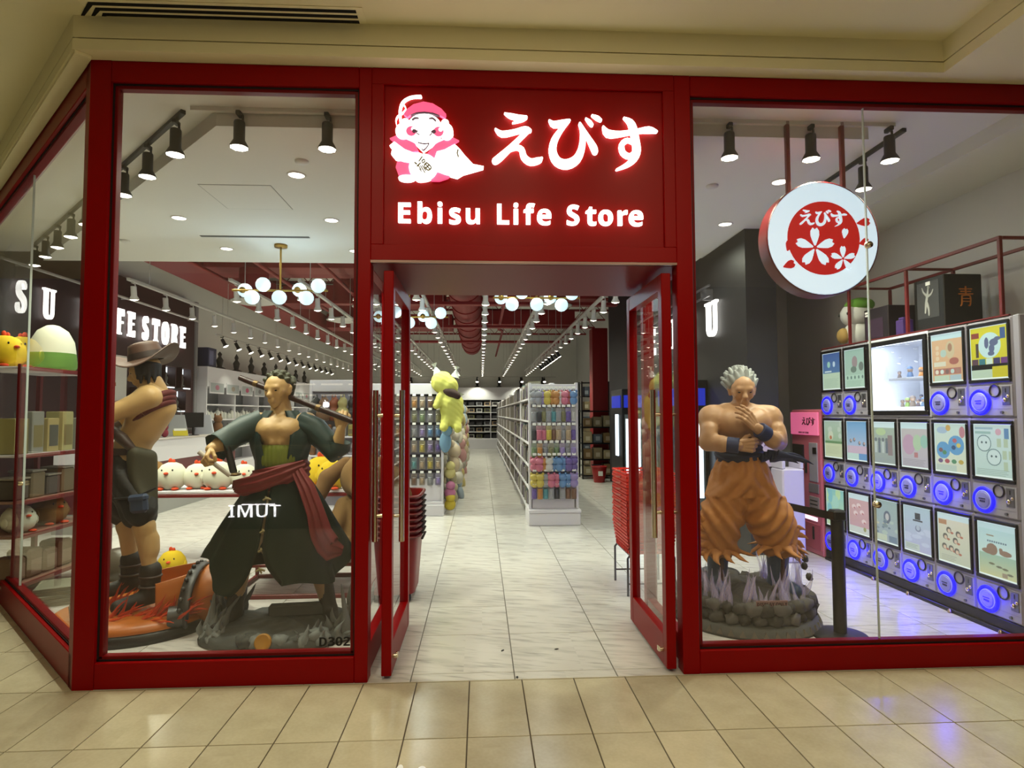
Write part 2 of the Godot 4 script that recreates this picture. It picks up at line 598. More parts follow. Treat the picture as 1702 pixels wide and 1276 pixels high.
	struct("ceiling", MB.new().mm(V(-6.4, 5.0, -23.05), V(4.4, 5.15, -3.9)).mesh(), mat("deck", Color(0.78, 0.77, 0.74), 0.9), "open ceiling deck high above the red ducts", "ceiling")
	for p in [V(-1.35, 3.44, -1.0), V(-3.9, 3.44, -3.2), V(1.95, 3.44, -1.35)]:
		var s := thing("smoke_detector", "small round white detector on the plaster ceiling %s" % ("above the swordsman window" if p.x > -2 and p.x < 0 else "near the left shelves" if p.x < 0 else "near the round hanging sign"), "detector", p)
		add("cover", MB.new().lathe([[0.001, -0.022], [0.03, -0.022], [0.05, -0.012], [0.052, 0.0]], 18).mesh(), mat("detector", Color(0.78, 0.78, 0.76), 0.6), s)
	# mall soffit and coffer
	var cream := mat("cream_plaster", Color(0.92, 0.89, 0.73), 0.8)
	var groove := mat("reveal", Color(0.32, 0.26, 0.15), 0.9)
	var mc := strthing("ceiling", "cream plaster soffit of the mall with a reveal line over the red frame", "ceiling")
	var ring := [2.83, -0.1, 2.83, -6, 7, -6, 7, 0.06, -2.25, 0.06, -8.25, 6.06, -8.35, 5.94]
	add("soffit", MB.new().prism(poly([-2.311, -0.1] + ring), 3.6, 3.665, up).mesh(), cream, mc)
	add("coffer_face", MB.new().prism(poly([-2.311, -0.1] + ring), 3.672, 3.95, up).mesh(), cream, mc)
	add("reveal", MB.new().prism(poly([-2.3, -0.08, 2.85, -0.08, 2.85, -6, 7, -6, 7, 0.06, -2.25, 0.06, -8.25, 6.06, -8.33, 5.96]), 3.66, 3.68, up).mesh(), groove, mc)
	add("coffer_lid", MB.new().prism(poly([-9, -6.2, 7, -6.2, 7, 1.0, -3.0, 1.0, -9, 7]), 3.8, 4.0, up).mesh(), mat("cream_lid", Color(0.90, 0.87, 0.71), 0.85), mc)
	struct("wall_front", MB.new().mm(V(-2.25, 3.56, -0.1), V(7.0, 5.2, -0.02)).mesh(), cream, "cream bulkhead wall above the shop front", "wall")
	struct("wall_front", MB.new().box(V(6.0, 1.6, 0.08), 0.0, Transform3D(Basis(V(0.7071, 0, 0.7071), Vector3.UP, V(-0.7071, 0, 0.7071)), V(-4.39, 4.38, -2.05))).mesh(), cream, "cream bulkhead wall above the angled window", "wall")
	struct("wall_front", MB.new().mm(V(4.2, -0.1, -0.12), V(7.0, 3.6, -0.02)).mesh(), cream, "cream mall wall to the right of the shop", "wall")
	# slot diffuser
	var vt := thing("slot_diffuser", "long ceiling air diffuser with three black slots above the left window", "vent", V(0, 3.8, 0))
	add("frame", MB.new().mm(V(-2.2, -0.004, 0.105), V(-0.66, 0.001, 0.245)).mesh(), cream, vt)
	var dark := mat("slot_black", Color(0.02, 0.018, 0.015), 0.9)
	for k in 3:
		var z := 0.122 + 0.045 * k
		var xl := -2.13 - 0.012 * k
		add("slot", MB.new().prism(poly([-0.7, -z + 0.011, -0.7, -z - 0.011, xl, -z - 0.011, xl - 0.045 * k - 0.02, -0.108, xl - 0.045 * k, -0.108, xl + 0.012, -z + 0.011]), -0.008, -0.003, Transform3D(FLAT, Vector3.ZERO)).mesh(), dark, vt)

const TURN45 := Basis(Vector3(0.70711, 0, 0.70711), Vector3(0, 1, 0), Vector3(-0.70711, 0, 0.70711))

func front() -> void:
	var red := mat("red_frame", Color(0.53, 0.006, 0.01), 0.36)
	red.metallic_specular = 0.25
	var bead := mat("red_bead", Color(0.42, 0.01, 0.02), 0.4)
	bead.metallic_specular = 0.3
	var gasket := mat("gasket", Color(0.05, 0.01, 0.015), 0.7)
	var chrome := mat("chrome", Color(0.9, 0.85, 0.74), 0.27, 1.0)
	var glass := mat("glass", Color(1, 1, 1, 0.03), 0.0)
	glass.transparency = BaseMaterial3D.TRANSPARENCY_ALPHA
	var edge := mat("glass_edge", Color(0.75, 0.8, 0.78), 0.2)
	# one glazed opening in its own axes: x from x0 to x1, sill, head, joints
	var glaze := func(w: Node3D, x0: float, x1: float, y0: float, y1: float, joints: Array, bs: Basis, org: Vector3):
		var zf := -0.05
		for q in [[V(x0, y0, zf - 0.03), V(x1, y0 + 0.028, zf + 0.02)], [V(x0, y1 - 0.028, zf - 0.03), V(x1, y1, zf + 0.02)], [V(x0, y0, zf - 0.03), V(x0 + 0.028, y1, zf + 0.02)], [V(x1 - 0.028, y0, zf - 0.03), V(x1, y1, zf + 0.02)]]:
			add("glazing_bead", MB.new().mm(q[0], q[1], 0.003).mesh(), bead, w, org, bs)
		for q in [[V(x0, y0, zf + 0.015), V(x1, y0 + 0.01, zf + 0.026)], [V(x0, y1 - 0.01, zf + 0.015), V(x1, y1, zf + 0.026)], [V(x0, y0, zf + 0.015), V(x0 + 0.01, y1, zf + 0.026)], [V(x1 - 0.01, y0, zf + 0.015), V(x1, y1, zf + 0.026)]]:
			add("gasket", MB.new().mm(q[0], q[1]).mesh(), gasket, w, org, bs)
		var xs := [x0 + 0.02] + joints + [x1 - 0.02]
		for i in xs.size() - 1:
			add("pane", MB.new().sheet(V(xs[i] + 0.003, y0 + 0.02, zf - 0.012), V(xs[i + 1] - 0.003, y1 - 0.02, zf)).mesh(), glass, w, org, bs)
		for j in joints:
			add("glass_joint", MB.new().mm(V(j - 0.0028, y0 + 0.028, zf - 0.014), V(j + 0.0028, y1 - 0.028, zf + 0.001)).mesh(), edge, w, org, bs)
	# angled window at the left
	var w1 := strthing("window_1", "angled red framed shop window at the far left", "window")
	var cor := V(-2.27, 0, 0)
	add("sill", MB.new().mm(V(-5.63, 0, -0.1), V(-0.03, 0.19, 0.0), 0.004).mesh(), red, w1, cor, TURN45)
	add("top_rail", MB.new().mm(V(-5.63, 3.465, -0.1), V(-0.03, 3.6, 0.0), 0.004).mesh(), red, w1, cor, TURN45)
	glaze.call(w1, -5.6, -0.06, 0.19, 3.465, [-1.86, -3.72], TURN45, cor)
	add("glass_clip", MB.new().lathe([[0.0, 0.03], [0.016, 0.028], [0.018, 0.0]], 14, Transform3D(Basis(V(1, 0, 0), V(0, 0, 1), V(0, -1, 0)), V(-1.86, 1.0, -0.05))).mesh(), chrome, w1, cor, TURN45)
	# straight window with the two figures
	var w2 := strthing("window_2", "large red framed shop window to the left of the door", "window")
	add("corner_post", MB.new().prism(poly([-2.27, 0, -2.155, 0, -2.155, 0.1, -2.25, 0.12, -2.33, 0.06]), 0, 3.6, Transform3D(FLAT, Vector3.ZERO)).mesh(), red, w2)
	add("post", MB.new().mm(V(-0.722, 0, -0.1), V(-0.646, 3.6, 0.0), 0.004).mesh(), red, w2)
	add("sill", MB.new().mm(V(-2.155, 0, -0.1), V(-0.722, 0.145, -0.001), 0.004).mesh(), red, w2)
	add("top_rail", MB.new().mm(V(-2.155, 3.475, -0.1), V(-0.722, 3.6, -0.001), 0.004).mesh(), red, w2)
	glaze.call(w2, -2.155, -0.722, 0.145, 3.475, [], Basis(), Vector3.ZERO)
	text("unit_number", "D302", 0.05, 0.002, mat("vinyl_black", Color(0.02, 0.02, 0.02), 0.5), w2, V(-0.845, 0.218, -0.047), Basis(), true, "Droid Sans", 1.12)
	# right window
	var w3 := strthing("window_3", "wide red framed shop window to the right of the door", "window")
	add("post", MB.new().mm(V(1.185, 0, -0.1), V(1.285, 3.6, 0.0), 0.004).mesh(), red, w3)
	add("post", MB.new().mm(V(4.15, 0, -0.1), V(4.25, 3.6, 0.0), 0.004).mesh(), red, w3)
	add("sill", MB.new().mm(V(1.285, 0, -0.1), V(4.15, 0.135, -0.001), 0.004).mesh(), red, w3)
	add("top_rail", MB.new().mm(V(1.285, 3.475, -0.1), V(4.15, 3.6, -0.001), 0.004).mesh(), red, w3)
	glaze.call(w3, 1.285, 4.15, 0.135, 3.475, [2.412], Basis(), Vector3.ZERO)
	for y in [0.967, 2.569]:
		add("glass_clip", MB.new().lathe([[0.0, 0.03], [0.02, 0.028], [0.022, 0.0]], 16, Transform3D(Basis(V(1, 0, 0), V(0, 0, 1), V(0, -1, 0)), V(2.412, y, -0.05))).mesh(), chrome, w3)
	# glazed cheeks of the door recess
	for s in [-1.0, 1.0]:
		var w := strthing("window_4" if s < 0 else "window_5", "narrow glazed cheek of the door recess at its %s" % ("left" if s < 0 else "right"), "window")
		var xa := -0.722 if s < 0 else 1.225
		add("bottom_rail", MB.new().mm(V(xa, 0, -0.9), V(xa + 0.06, 0.165, -0.1), 0.003).mesh(), red, w)
		add("head_rail", MB.new().mm(V(xa, 2.42, -0.9), V(xa + 0.06, 3.55, -0.1), 0.003).mesh(), red, w)
		add("back_post", MB.new().mm(V(xa - 0.005, 0, -0.97), V(xa + 0.075, 3.55, -0.9), 0.003).mesh(), red, w)
		add("pane", MB.new().sheet(V(xa + 0.024, 0.165, -0.9), V(xa + 0.036, 2.42, -0.1)).mesh(), glass, w)
	# fascia over the door, recessed panel in a frame
	var fa := strthing("wall_front", "dark red fascia panel over the door carrying the lit sign", "fascia")
	add("backing", MB.new().mm(V(-0.66, 2.5, -0.85), V(1.24, 3.55, -0.022)).mesh(), red, fa)
	for q in [[V(-0.646, 2.435, -0.022), V(1.185, 2.53, 0.0)], [V(-0.646, 3.5, -0.022), V(1.185, 3.6, 0.0)], [V(-0.646, 2.53, -0.022), V(-0.575, 3.5, 0.0)], [V(1.115, 2.53, -0.022), V(1.185, 3.5, 0.0)]]:
		add("fascia_frame", MB.new().mm(q[0], q[1], 0.003).mesh(), red, fa)
	add("soffit", MB.new().mm(V(-0.66, 2.42, -0.97), V(1.24, 2.5, -0.03)).mesh(), bead, fa)
	add("metal_strip", MB.new().mm(V(-0.66, 2.422, -0.028), V(1.24, 2.436, -0.002)).mesh(), mat("strip", Color(0.55, 0.45, 0.42), 0.35, 0.6), fa)
	add("header", MB.new().mm(V(-0.66, 2.5, -0.97), V(1.24, 3.55, -0.852)).mesh(), bead, fa)
	# door leaves, standing open
	for s in [-1.0, 1.0]:
		var left: bool = s < 0
		var d := strthing("door_1" if left else "door_2", "%s glass door leaf with red frame, standing open" % ("left" if left else "right"), "door")
		d.position = V(-0.545 if left else 1.125, 0, 0)
		var T := 0.029
		add("stile", MB.new().mm(V(-T, 0.02, -0.105), V(T, 2.38, -0.03), 0.004).mesh(), red, d)
		add("stile", MB.new().mm(V(-T, 0.02, -0.9), V(T, 2.38, -0.825), 0.004).mesh(), red, d)
		add("bottom_rail", MB.new().mm(V(-T + 0.001, 0.02, -0.825), V(T - 0.001, 0.2, -0.105), 0.003).mesh(), red, d)
		add("top_rail", MB.new().mm(V(-T + 0.001, 2.28, -0.825), V(T - 0.001, 2.38, -0.105), 0.003).mesh(), red, d)
		add("pane", MB.new().sheet(V(-0.006, 0.2, -0.825), V(0.006, 2.28, -0.105)).mesh(), glass, d)
		for h in [-1.0, 1.0]:
			var hd := add("handle", MB.new().tube([V(h * 0.078, 0.78, -0.075), V(h * 0.078, 1.67, -0.075)], [0.0165], 16).mesh(), chrome, d)
			for y in [0.93, 1.52]:
				add("standoff", MB.new().tube([V(h * 0.026, y, -0.075), V(h * 0.08, y, -0.075)], [0.011], 12).mesh(), chrome, hd)
		var inn := 1.0 if left else -1.0
		add("floor_bolt", MB.new().tube([V(inn * 0.028, 0.115, -0.09), V(inn * 0.055, 0.115, -0.09)], [0.014], 12).mesh(), chrome, d)
		add("bolt_pin", MB.new().at(V(0.016, 0.03, 0.03), V(inn * 0.05, 0.11, -0.12), 0.003).mesh(), chrome, d)
		for y in [0.06, 2.34]:
			add("pivot", MB.new().tube([V(0, y - 0.035, -0.905), V(0, y + 0.035, -0.905)], [0.02], 12).mesh(), chrome, d)

func logo(mb: Dictionary, sc: float, org: Vector2, z: float) -> void:
	var P := func(a: Array): 
		var p := PackedVector2Array()
		for i in range(0, a.size(), 2): p.append(Vector2((a[i] - org.x) * sc, -(a[i + 1] - org.y) * sc))
		return p
	var O := func(x, y, rx, ry, turn = 0.0): return oval(Vector2((x - org.x) * sc, -(y - org.y) * sc), rx * sc, ry * sc, turn)
	strokes(mb.white, [[[180, 470, 15], [168, 330, 14], [195, 225, 14], [265, 165, 13], [345, 142, 13], [412, 140, 15]], [[205, 235, 5], [238, 290, 5], [200, 345, 5], [140, 390, 5], [120, 450, 5], [135, 510, 5]]], sc, org, 0, z)
	mb.pink.prism(P.call([140, 940, 320, 930, 330, 1115, 160, 1115, 122, 1010]), 0, z)
	mb.pink.prism(P.call([560, 1050, 780, 1090, 740, 1130, 640, 1165, 540, 1165]), 0, z)
	mb.pink.prism(P.call([50, 660, 125, 625, 245, 668, 350, 715, 392, 810, 300, 822, 215, 800]), 0, z)
	mb.pink.prism(P.call([800, 635, 872, 670, 690, 795, 590, 930, 490, 842, 600, 710, 680, 672]), 0, z)
	mb.white.prism(P.call([48, 750, 105, 700, 225, 790, 330, 830, 400, 830, 480, 860, 380, 960, 230, 950, 120, 915, 68, 850, 80, 790]), 0, z * 1.1)
	mb.white.prism(O.call(460, 545, 215, 190), 0, z * 1.2)
	mb.white.prism(O.call(210, 575, 92, 100), 0, z * 1.3)
	mb.white.prism(O.call(728, 575, 75, 102), 0, z * 1.3)
	mb.white.prism(O.call(705, 460, 45, 42), 0, z * 1.25)
	mb.white.prism(O.call(235, 460, 45, 42), 0, z * 1.25)
	mb.white.prism(P.call([250, 660, 680, 660, 590, 720, 450, 820, 340, 710]), 0, z * 1.15)
	mb.pink.prism(P.call([215, 372, 255, 310, 330, 250, 450, 215, 560, 235, 660, 295, 718, 360, 705, 408, 640, 372, 560, 345, 460, 335, 370, 345, 300, 375, 260, 408]), 0, z * 1.5)
	mb.grey.prism(P.call([300, 376, 370, 347, 460, 337, 560, 347, 640, 375, 600, 376, 540, 362, 460, 358, 380, 364]), 0, z * 1.5)
	mb.white.prism(O.call(450, 1010, 170, 165), 0, z * 1.35)
	mb.white.prism(P.call([575, 920, 610, 815, 700, 790, 820, 722, 868, 765, 890, 790, 945, 860, 1040, 960, 1165, 982, 1160, 1012, 920, 1085, 850, 1130, 700, 1090, 620, 1060]), 0, z * 1.3)
	mb.white.prism(O.call(255, 1142, 100, 40), 0, z * 1.3)
	mb.white.prism(O.call(415, 1145, 60, 35), 0, z * 1.3)
	for x in [305, 628]:
		mb.pink.prism(O.call(x, 576, 60, 58), 0, z * 1.5)
		mb.white.prism(O.call(x + 25, 552, 24, 24), 0, z * 1.6)
	for q in [[[322, 440, 9], [350, 420, 9], [390, 420, 6]], [[520, 420, 6], [560, 418, 9], [592, 445, 9]], [[340, 580, 24], [378, 578, 6]], [[575, 580, 24], [545, 580, 6]], [[370, 600, 4], [400, 620, 4]], [[548, 600, 4], [525, 625, 4]], [[388, 715, 4], [450, 728, 5], [515, 722, 4]], [[515, 728, 4], [490, 770, 4], [450, 808, 5], [430, 785, 3]]]:
		mb.dark.append(strokes(MB.new(), [q], sc, org, 0, z * 1.65))
	strokes(mb.gold, [[[435, 888, 6], [400, 940, 6]], [[352, 960, 8], [370, 975, 8]], [[380, 1000, 8], [415, 965, 6]], [[388, 990, 5], [425, 1040, 5]], [[405, 1035, 4], [430, 1065, 4]], [[432, 940, 5], [455, 920, 5], [470, 940, 5], [445, 962, 5], [432, 940, 5]], [[490, 960, 6], [545, 1015, 6], [505, 1050, 6], [462, 995, 6], [490, 960, 6]], [[476, 978, 5], [525, 1033, 5]], [[520, 985, 5], [485, 1022, 5]], [[420, 1000, 5], [470, 1080, 5]], [[440, 995, 5], [480, 1055, 5]], [[860, 800, 7], [852, 840, 7], [865, 880, 7]]], sc, org, 0, z * 1.65)

func signs() -> void:
	var lit := glow("sign_white", Color(1, 0.99, 0.96), 2.6)
	var pink := glow("sign_pink", Color(1.0, 0.3, 0.5), 1.0, Color(0.9, 0.4, 0.55))
	var greyl := glow("sign_grey", Color(0.45, 0.3, 0.4), 0.25, Color(0.3, 0.2, 0.25))
	var goldl := glow("sign_gold", Color(0.35, 0.3, 0.08), 0.3, Color(0.35, 0.3, 0.1))
	var z := -0.02
	# kana letters: drawing pixels of 1/3.039, shop-front metres about 0.003545 per photo pixel
	var sg := thing("shop_sign", "lit white sign over the door with a smiling fisherman emblem and shop name", "sign", V(0, 2.42, z))
	var back := mat("sign_side", Color(0.35, 0.3, 0.3), 0.5)
	var k := 0.003555 / 3.039
	for i in 3:
		add("letter", strokes(MB.new(), [KANA[0].slice(1), KANA[1].slice(0, 3), KANA[2]][i], k, Vector2(790, 520), 0.012, 0.03).mesh(), lit, sg, V(0.217, 0.746, 0))
	for q in KANA[1].slice(3) + [KANA[0][0]]:
		add("letter_dot", strokes(MB.new(), [q], k, Vector2(790, 520), 0.012, 0.03).mesh(), lit, sg, V(0.217, 0.746, 0))
	var W := "EbisuLifeStore"
	var cx := [217, 320, 399, 475, 565, 715, 786, 852, 931, 1082, 1175, 1250, 1334, 1408]
	for i in W.length():
		var px: float = 600 + cx[i] / 3.039
		text("letter", W[i], 0.118, 0.02, lit, sg, V((px - 799.0) * 0.003548 + 0.0, 0.252 + 0.126 / 2 - 0.02 + (0.0 if true else 0.0) - 0.0000 * i, 0.022), Basis(), true, "Droid Sans", 1.06)
	var parts := {"white": MB.new(), "pink": MB.new(), "grey": MB.new(), "dark": [], "gold": MB.new()}
	logo(parts, 0.003548 / 7.09, Vector2(600, 640), 0.02)
	var em := Node3D.new()
	em.name = "emblem"; sg.add_child(em); em.position = V((640 + 600 / 7.09 - 799) * 0.003548, 0.757, 0.004)
	add("white_shapes", parts.white.mesh(), lit, em); add("pink_shapes", parts.pink.mesh(), pink, em); add("cap_shadow", parts.grey.mesh(), greyl, em)
	for q in parts.dark: add("face_line", q.mesh(), greyl, em)
	add("gold_character", parts.gold.mesh(), goldl, em)
	area(sg, V(0.3, 0.55, 0.06), Vector2(1.4, 0.8), Color(1, 0.98, 0.95), 0.12, V(0, 0, 1))
	# round hanging sign
	var rs := thing("hanging_sign", "round white lightbox with red blossom disc hanging on two red rods", "sign", V(2.325, 2.71, -0.43))
	var turn := Basis(Vector3.UP, 0.0)
	var face := glow("lightbox_face", Color(0.78, 0.92, 1.0), 0.72)
	var redg := glow("lightbox_red", Color(0.75, 0.01, 0.04), 0.6, Color(0.6, 0.03, 0.06))
	var zup := Basis(V(1, 0, 0), V(0, 0, 1), V(0, -1, 0))
	add("drum", MB.new().lathe([[0.0, -0.08], [0.385, -0.08], [0.395, -0.07], [0.395, 0.045], [0.386, 0.052]], 56, Transform3D(zup, Vector3.ZERO)).mesh(), mat("drum_red", Color(0.36, 0.05, 0.06), 0.4), rs)
	add("face", MB.new().lathe([[0.386, 0.046], [0.38, 0.054], [0.0005, 0.054]], 56, Transform3D(zup, Vector3.ZERO)).mesh(), face, rs)
	var disc := add("red_disc", MB.new().lathe([[0.252, 0.05], [0.252, 0.058], [0.0005, 0.058]], 48, Transform3D(zup, Vector3.ZERO)).mesh(), redg, rs)
	var pet := func(c: Vector2, a: float, L: float, w: float):
		var p := PackedVector2Array()
		for q in [[0.0, 0.12], [0.3, 0.6], [0.55, 0.92], [0.78, 0.9], [0.96, 0.45], [0.86, 0.0], [0.96, -0.45], [0.78, -0.9], [0.55, -0.92], [0.3, -0.6], [0.0, -0.12]]:
			p.append(c + Vector2(q[0] * L, q[1] * w).rotated(a))
		return p
	var wp := MB.new()
	for b in [[Vector2(-0.064, -0.067), 0.126, 0.032], [Vector2(0.129, -0.141), 0.08, 0.02]]:
		for i in 5:
			var a := PI / 2 + TAU * i / 5
			wp.prism(pet.call(b[0] + Vector2(cos(a), sin(a)) * b[1] * 0.12, a, b[1], b[2]), 0.05, 0.064)
	wp.prism(pet.call(Vector2(0.141, 0.0), 1.4, 0.07, 0.022), 0.05, 0.064)
	add("white_blossom", wp.mesh(), face, disc)
	for q in [[0.236, 0.105, 0.15, 0.095], [0.25, -0.035, 0.25, 0.07], [-0.255, -0.09, 1.2, 0.08], [-0.285, -0.2, 0.35, 0.085]]:
		add("red_petal", MB.new().prism(pet.call(Vector2(q[0], q[1]), q[2], q[3], 0.03), 0.05, 0.062).mesh(), redg, rs)
	var wl := MB.new()
	for i in 3: strokes(wl, KANA[i], 0.33 / 860.0, Vector2(1100, 520), 0.05, 0.066)
	add("lettering", wl.mesh(), face, disc, V(0.0, 0.135, 0))
	for x in [-0.2, 0.19]:
		add("rod", MB.new().mm(V(x - 0.014, 0.33, -0.03), V(x + 0.014, 0.84, 0.0), 0.003).mesh(), mat("rod_red", Color(0.4, 0.06, 0.07), 0.4), rs)
	area(rs, V(0, 0, 0.08), Vector2(0.6, 0.6), Color(0.85, 0.94, 1), 0.12, V(0, 0, 1))

func track_lamp(barrel: Material, tilt: float, called := "track_spotlight") -> Node3D:
	var t := thing(called, "track spotlight", "spotlight")
	var tb := Basis(V(1, 0, 0), tilt)
	add("mount", MB.new().at(V(0.03, 0.03, 0.07), V(0, -0.012, 0), 0.004).tube([V(0.02, -0.02, 0), V(0.026, -0.12, 0)], [0.008], 8).mesh(), barrel, t)
	add("barrel", MB.new().lathe([[0.0005, 0.0], [0.033, 0.0], [0.036, -0.01], [0.036, -0.125], [0.058, -0.165], [0.06, -0.18]], 16, Transform3D(tb, V(0, -0.06, 0))).mesh(), barrel, t)
	add("lens", MB.new().lathe([[0.058, -0.178], [0.0005, -0.196]], 8, Transform3D(tb, V(0, -0.06, 0))).mesh(), glow("lamp_lens", Color(1, 0.96, 0.88), 9.0), t)
	return t

func glb(t: Node3D, at: Vector3) -> void:
	var l := OmniLight3D.new()
	l.name = "globe_light"
	l.light_color = Color(0.8, 0.93, 1.0); l.light_energy = 0.5; l.light_size = 0.075; l.omni_range = 40; l.omni_attenuation = 2; l.shadow_enabled = true
	t.add_child(l, true)
	l.position = at

func ceiling_lights() -> void:
	var warm := Color(0.98, 0.99, 0.885)
	var blk := mat("lamp_black", Color(0.03, 0.03, 0.03), 0.45)
	var wht := mat("lamp_white", Color(0.78, 0.77, 0.75), 0.5)
	# front track spots
	var rail := mat("rail_black", Color(0.05, 0.05, 0.05), 0.5)
	var railw := mat("rail_white", Color(0.72, 0.71, 0.69), 0.55)
	var cwm := mat("ceiling_white")
	var p := track_lamp(blk, 0.0)
	var first := true
	var tr := thing("track_rail", "white lighting track in the raised strip above the left window", "track", V(0, 3.535, 0))
	add("rail", MB.new().mm(V(-1.9, -0.012, -0.445), V(-0.7, 0.015, -0.415)).mesh(), cwm, tr)
	tr = thing("track_rail", "black lighting track running back along the angled window", "track", V(-1.97, 3.535, -0.47))
	add("rail", MB.new().mm(V(-4.6, -0.012, -0.015), V(0, 0.015, 0.015)).mesh(), rail, tr, Vector3.ZERO, TURN45)
	tr = thing("track_rail", "white lighting track above the right window", "track", V(0, 3.535, 0))
	add("rail", MB.new().mm(V(1.4, -0.012, -0.46), V(2.9, 0.015, -0.43)).mesh(), cwm, tr)
	tr = thing("track_rail", "black lighting track running back beside the right wall", "track", V(0, 3.535, 0))
	add("rail", MB.new().mm(V(3.0, -0.012, -2.6), V(3.03, 0.015, -0.5)).mesh(), rail, tr)
	var spots := []
	for q in [[-1.588, -0.43, "black spotlight over the left window, nearer the corner post"], [-1.016, -0.43, "black spotlight over the left window, nearer the door"], [1.716, -0.445, "black spotlight over the right window, nearest the door"], [2.294, -0.445, "black spotlight between the rods of the round sign"], [2.861, -0.445, "black spotlight to the right of the round sign"], [3.015, -0.97, "black spotlight just behind the one right of the round sign"], [3.015, -1.7, "black spotlight hidden behind the right rod of the round sign"]]:
		spots.append(q)
	for i in 9:
		var d := 0.13 + 0.56 * i
		spots.append([-1.97 - 0.7071 * d, -0.47 - 0.7071 * d, "%s black spotlight from the corner along the angled window" % nth(i)])
	for q in spots:
		var o := p if first else place(p, q[2], Vector3.ZERO, 0.0)
		first = false
		o.position = V(q[0], 3.52, q[1])
		tag(o, q[2], "spotlight", "")
		spot(o, V(0, -0.27, 0), V(0, -1, -0.12), 55.0, warm, 0.9)
	# recessed downlights
	var rows := [[-1.47, [1.27, 2.4, 3.53]], [-2.93, [2.39, 3.49]], [-4.5, [3.6]], [0.5, [1.27, 2.4, 3.53]], [2.48, [1.24, 2.36, 3.5]]]
	for r in rows.size():
		for i in rows[r][1].size():
			var o := thing("downlight", "%s recessed round downlight from the glass, in the %s" % [nth(i).capitalize().to_lower(), ["row behind the swordsman window", "row behind the corner post", "left corner of the plaster ceiling", "row behind the shop sign", "row behind the round sign"][r]], "downlight", V(rows[r][0], 3.44, -rows[r][1][i]))
			add("trim", MB.new().ring(Vector3.ZERO, 0.068, 0.009, 26, 6, Basis(V(1, 0, 0), PI / 2)).mesh(), wht, o)
			add("lens", MB.new().lathe([[0.064, -0.002], [0.0005, -0.011]], 14).mesh(), glow("down_lens", Color(1, 0.97, 0.9), 7.0), o)
			area(o, V(0, -0.02, 0), Vector2(0.11, 0.11), warm, 0.62)
	# long rows of white heads on rails under the open ceiling
	var w := track_lamp(wht, 0.15, "track_spotlight")
	var used := false
	var aisle := ["beside the counter", "over the left display shelves", "left of the swordsman's staff", "over the yellow plush toys", "over the left gondola", "above the middle aisle", "over the right gondola", "above the aisle right of the gondola"]
	var xs := [-4.6, -3.3, -2.4, -1.66, -0.86, 0.07, 0.93, 1.86]
	for r in 8:
		var z0 := -4.5
		var rl := thing("track_rail", "long white lighting rail hung on thin rods %s" % aisle[r], "track", V(xs[r], 3.3, 0), 0.0, "")
		add("rail", MB.new().mm(V(-0.025, -0.02, -21.6), V(0.025, 0.02, z0), 0.004).mesh(), railw, rl)
		for k in 7:
			add("hanger", MB.new().tube([V(0, 0.02, z0 - 0.5 - 2.6 * k), V(0, 1.7, z0 - 0.5 - 2.6 * k)], [0.006], 6).mesh(), railw, rl)
		var n := 21
		for i in n:
			var z := z0 - 0.4 - 0.81 * i + fposmod(xs[r] * 0.7, 0.5)
			var lab := "%s white spotlight from the front on the rail %s" % [nth(i), aisle[r]]
			var o := place(w, lab, V(xs[r], 3.29, z), 0.0, "") if used else w
			used = true
			o.position = V(xs[r], 3.29, z)
			tag(o, lab, "spotlight")
			if i % 4 == 1:
				spot(o, V(0, -0.28, 0), V(0.12 * (1 if i % 8 == 1 else -1), -1, 0.05), 64.0, warm, 2.4)
	# wall washers
	var k2 := track_lamp(blk, -0.5)
	used = false
	for row in [[V(-5.6, 3.2, -9.75), 14, 0.72, "left wall", PI / 2], [V(1.9, 3.15, -11.5), 8, 0.62, "black shelf unit", PI / 2]]:
		var ln: float = row[1] * row[2]
		var rl := thing("track_rail", "lighting rail with black heads washing the %s" % row[3], "track", row[0])
		add("rail", MB.new().mm(V(-0.02, 0, -ln), V(0.02, 0.035, 0.3), 0.003).mesh(), railw, rl)
		for q in [0.0, -ln + 0.3]:
			add("hanger", MB.new().tube([V(0, 0.03, q), V(0, 1.8, q)], [0.006], 6).mesh(), railw, rl)
		for i in row[1]:
			var lab := "%s black spotlight from the front on the rail washing the %s" % [nth(i), row[3]]
			var o := place(k2, lab, Vector3.ZERO) if used else k2
			used = true
			o.position = row[0] + V(0, 0.01, -row[2] * i); o.rotation.y = row[4]
			tag(o, lab, "spotlight")
			if i % 4 == 1:
				spot(o, V(-0.12, -0.25, 0) if false else V(0, -0.3, 0.1), V(0, -1, 0.5), 60.0, warm, 1.5)
	var rb := thing("track_rail", "cross rail of black spotlights before the far wall", "track", V(0, 3.05, -21.9))
	add("rail", MB.new().mm(V(-3.2, 0, -0.02), V(3.2, 0.03, 0.02), 0.003).mesh(), railw, rb)
	for q in [-3.0, 0.0, 3.0]:
		add("hanger", MB.new().tube([V(q, 0.03, 0), V(q, 1.95, 0)], [0.006], 6).mesh(), railw, rb)
	for i in 7:
		var lab := "%s black spotlight from the left on the cross rail at the far wall" % nth(i)
		var o := place(k2, lab, V(-3.0 + 0.95 * i, 3.06, -21.9), 0.0)
		if i % 2: spot(o, V(0, -0.3, 0), V(0, -1, -0.4), 60.0, warm, 1.5)
	# globe chandeliers
	var brass := mat("brass", Color(0.62, 0.5, 0.25), 0.3, 1.0)
	var globe := glow("globe", Color(0.72, 0.9, 0.95), 0.85)
	var ch := [[V(-2.256, 2.92, -3.31), 3.44, "left of the door, seen through the swordsman window"], [V(-0.98, 2.86, -4.76), 5.0, "behind the left door leaf"], [V(0.68, 2.93, -3.7), 3.44, "centred over the entrance"]]
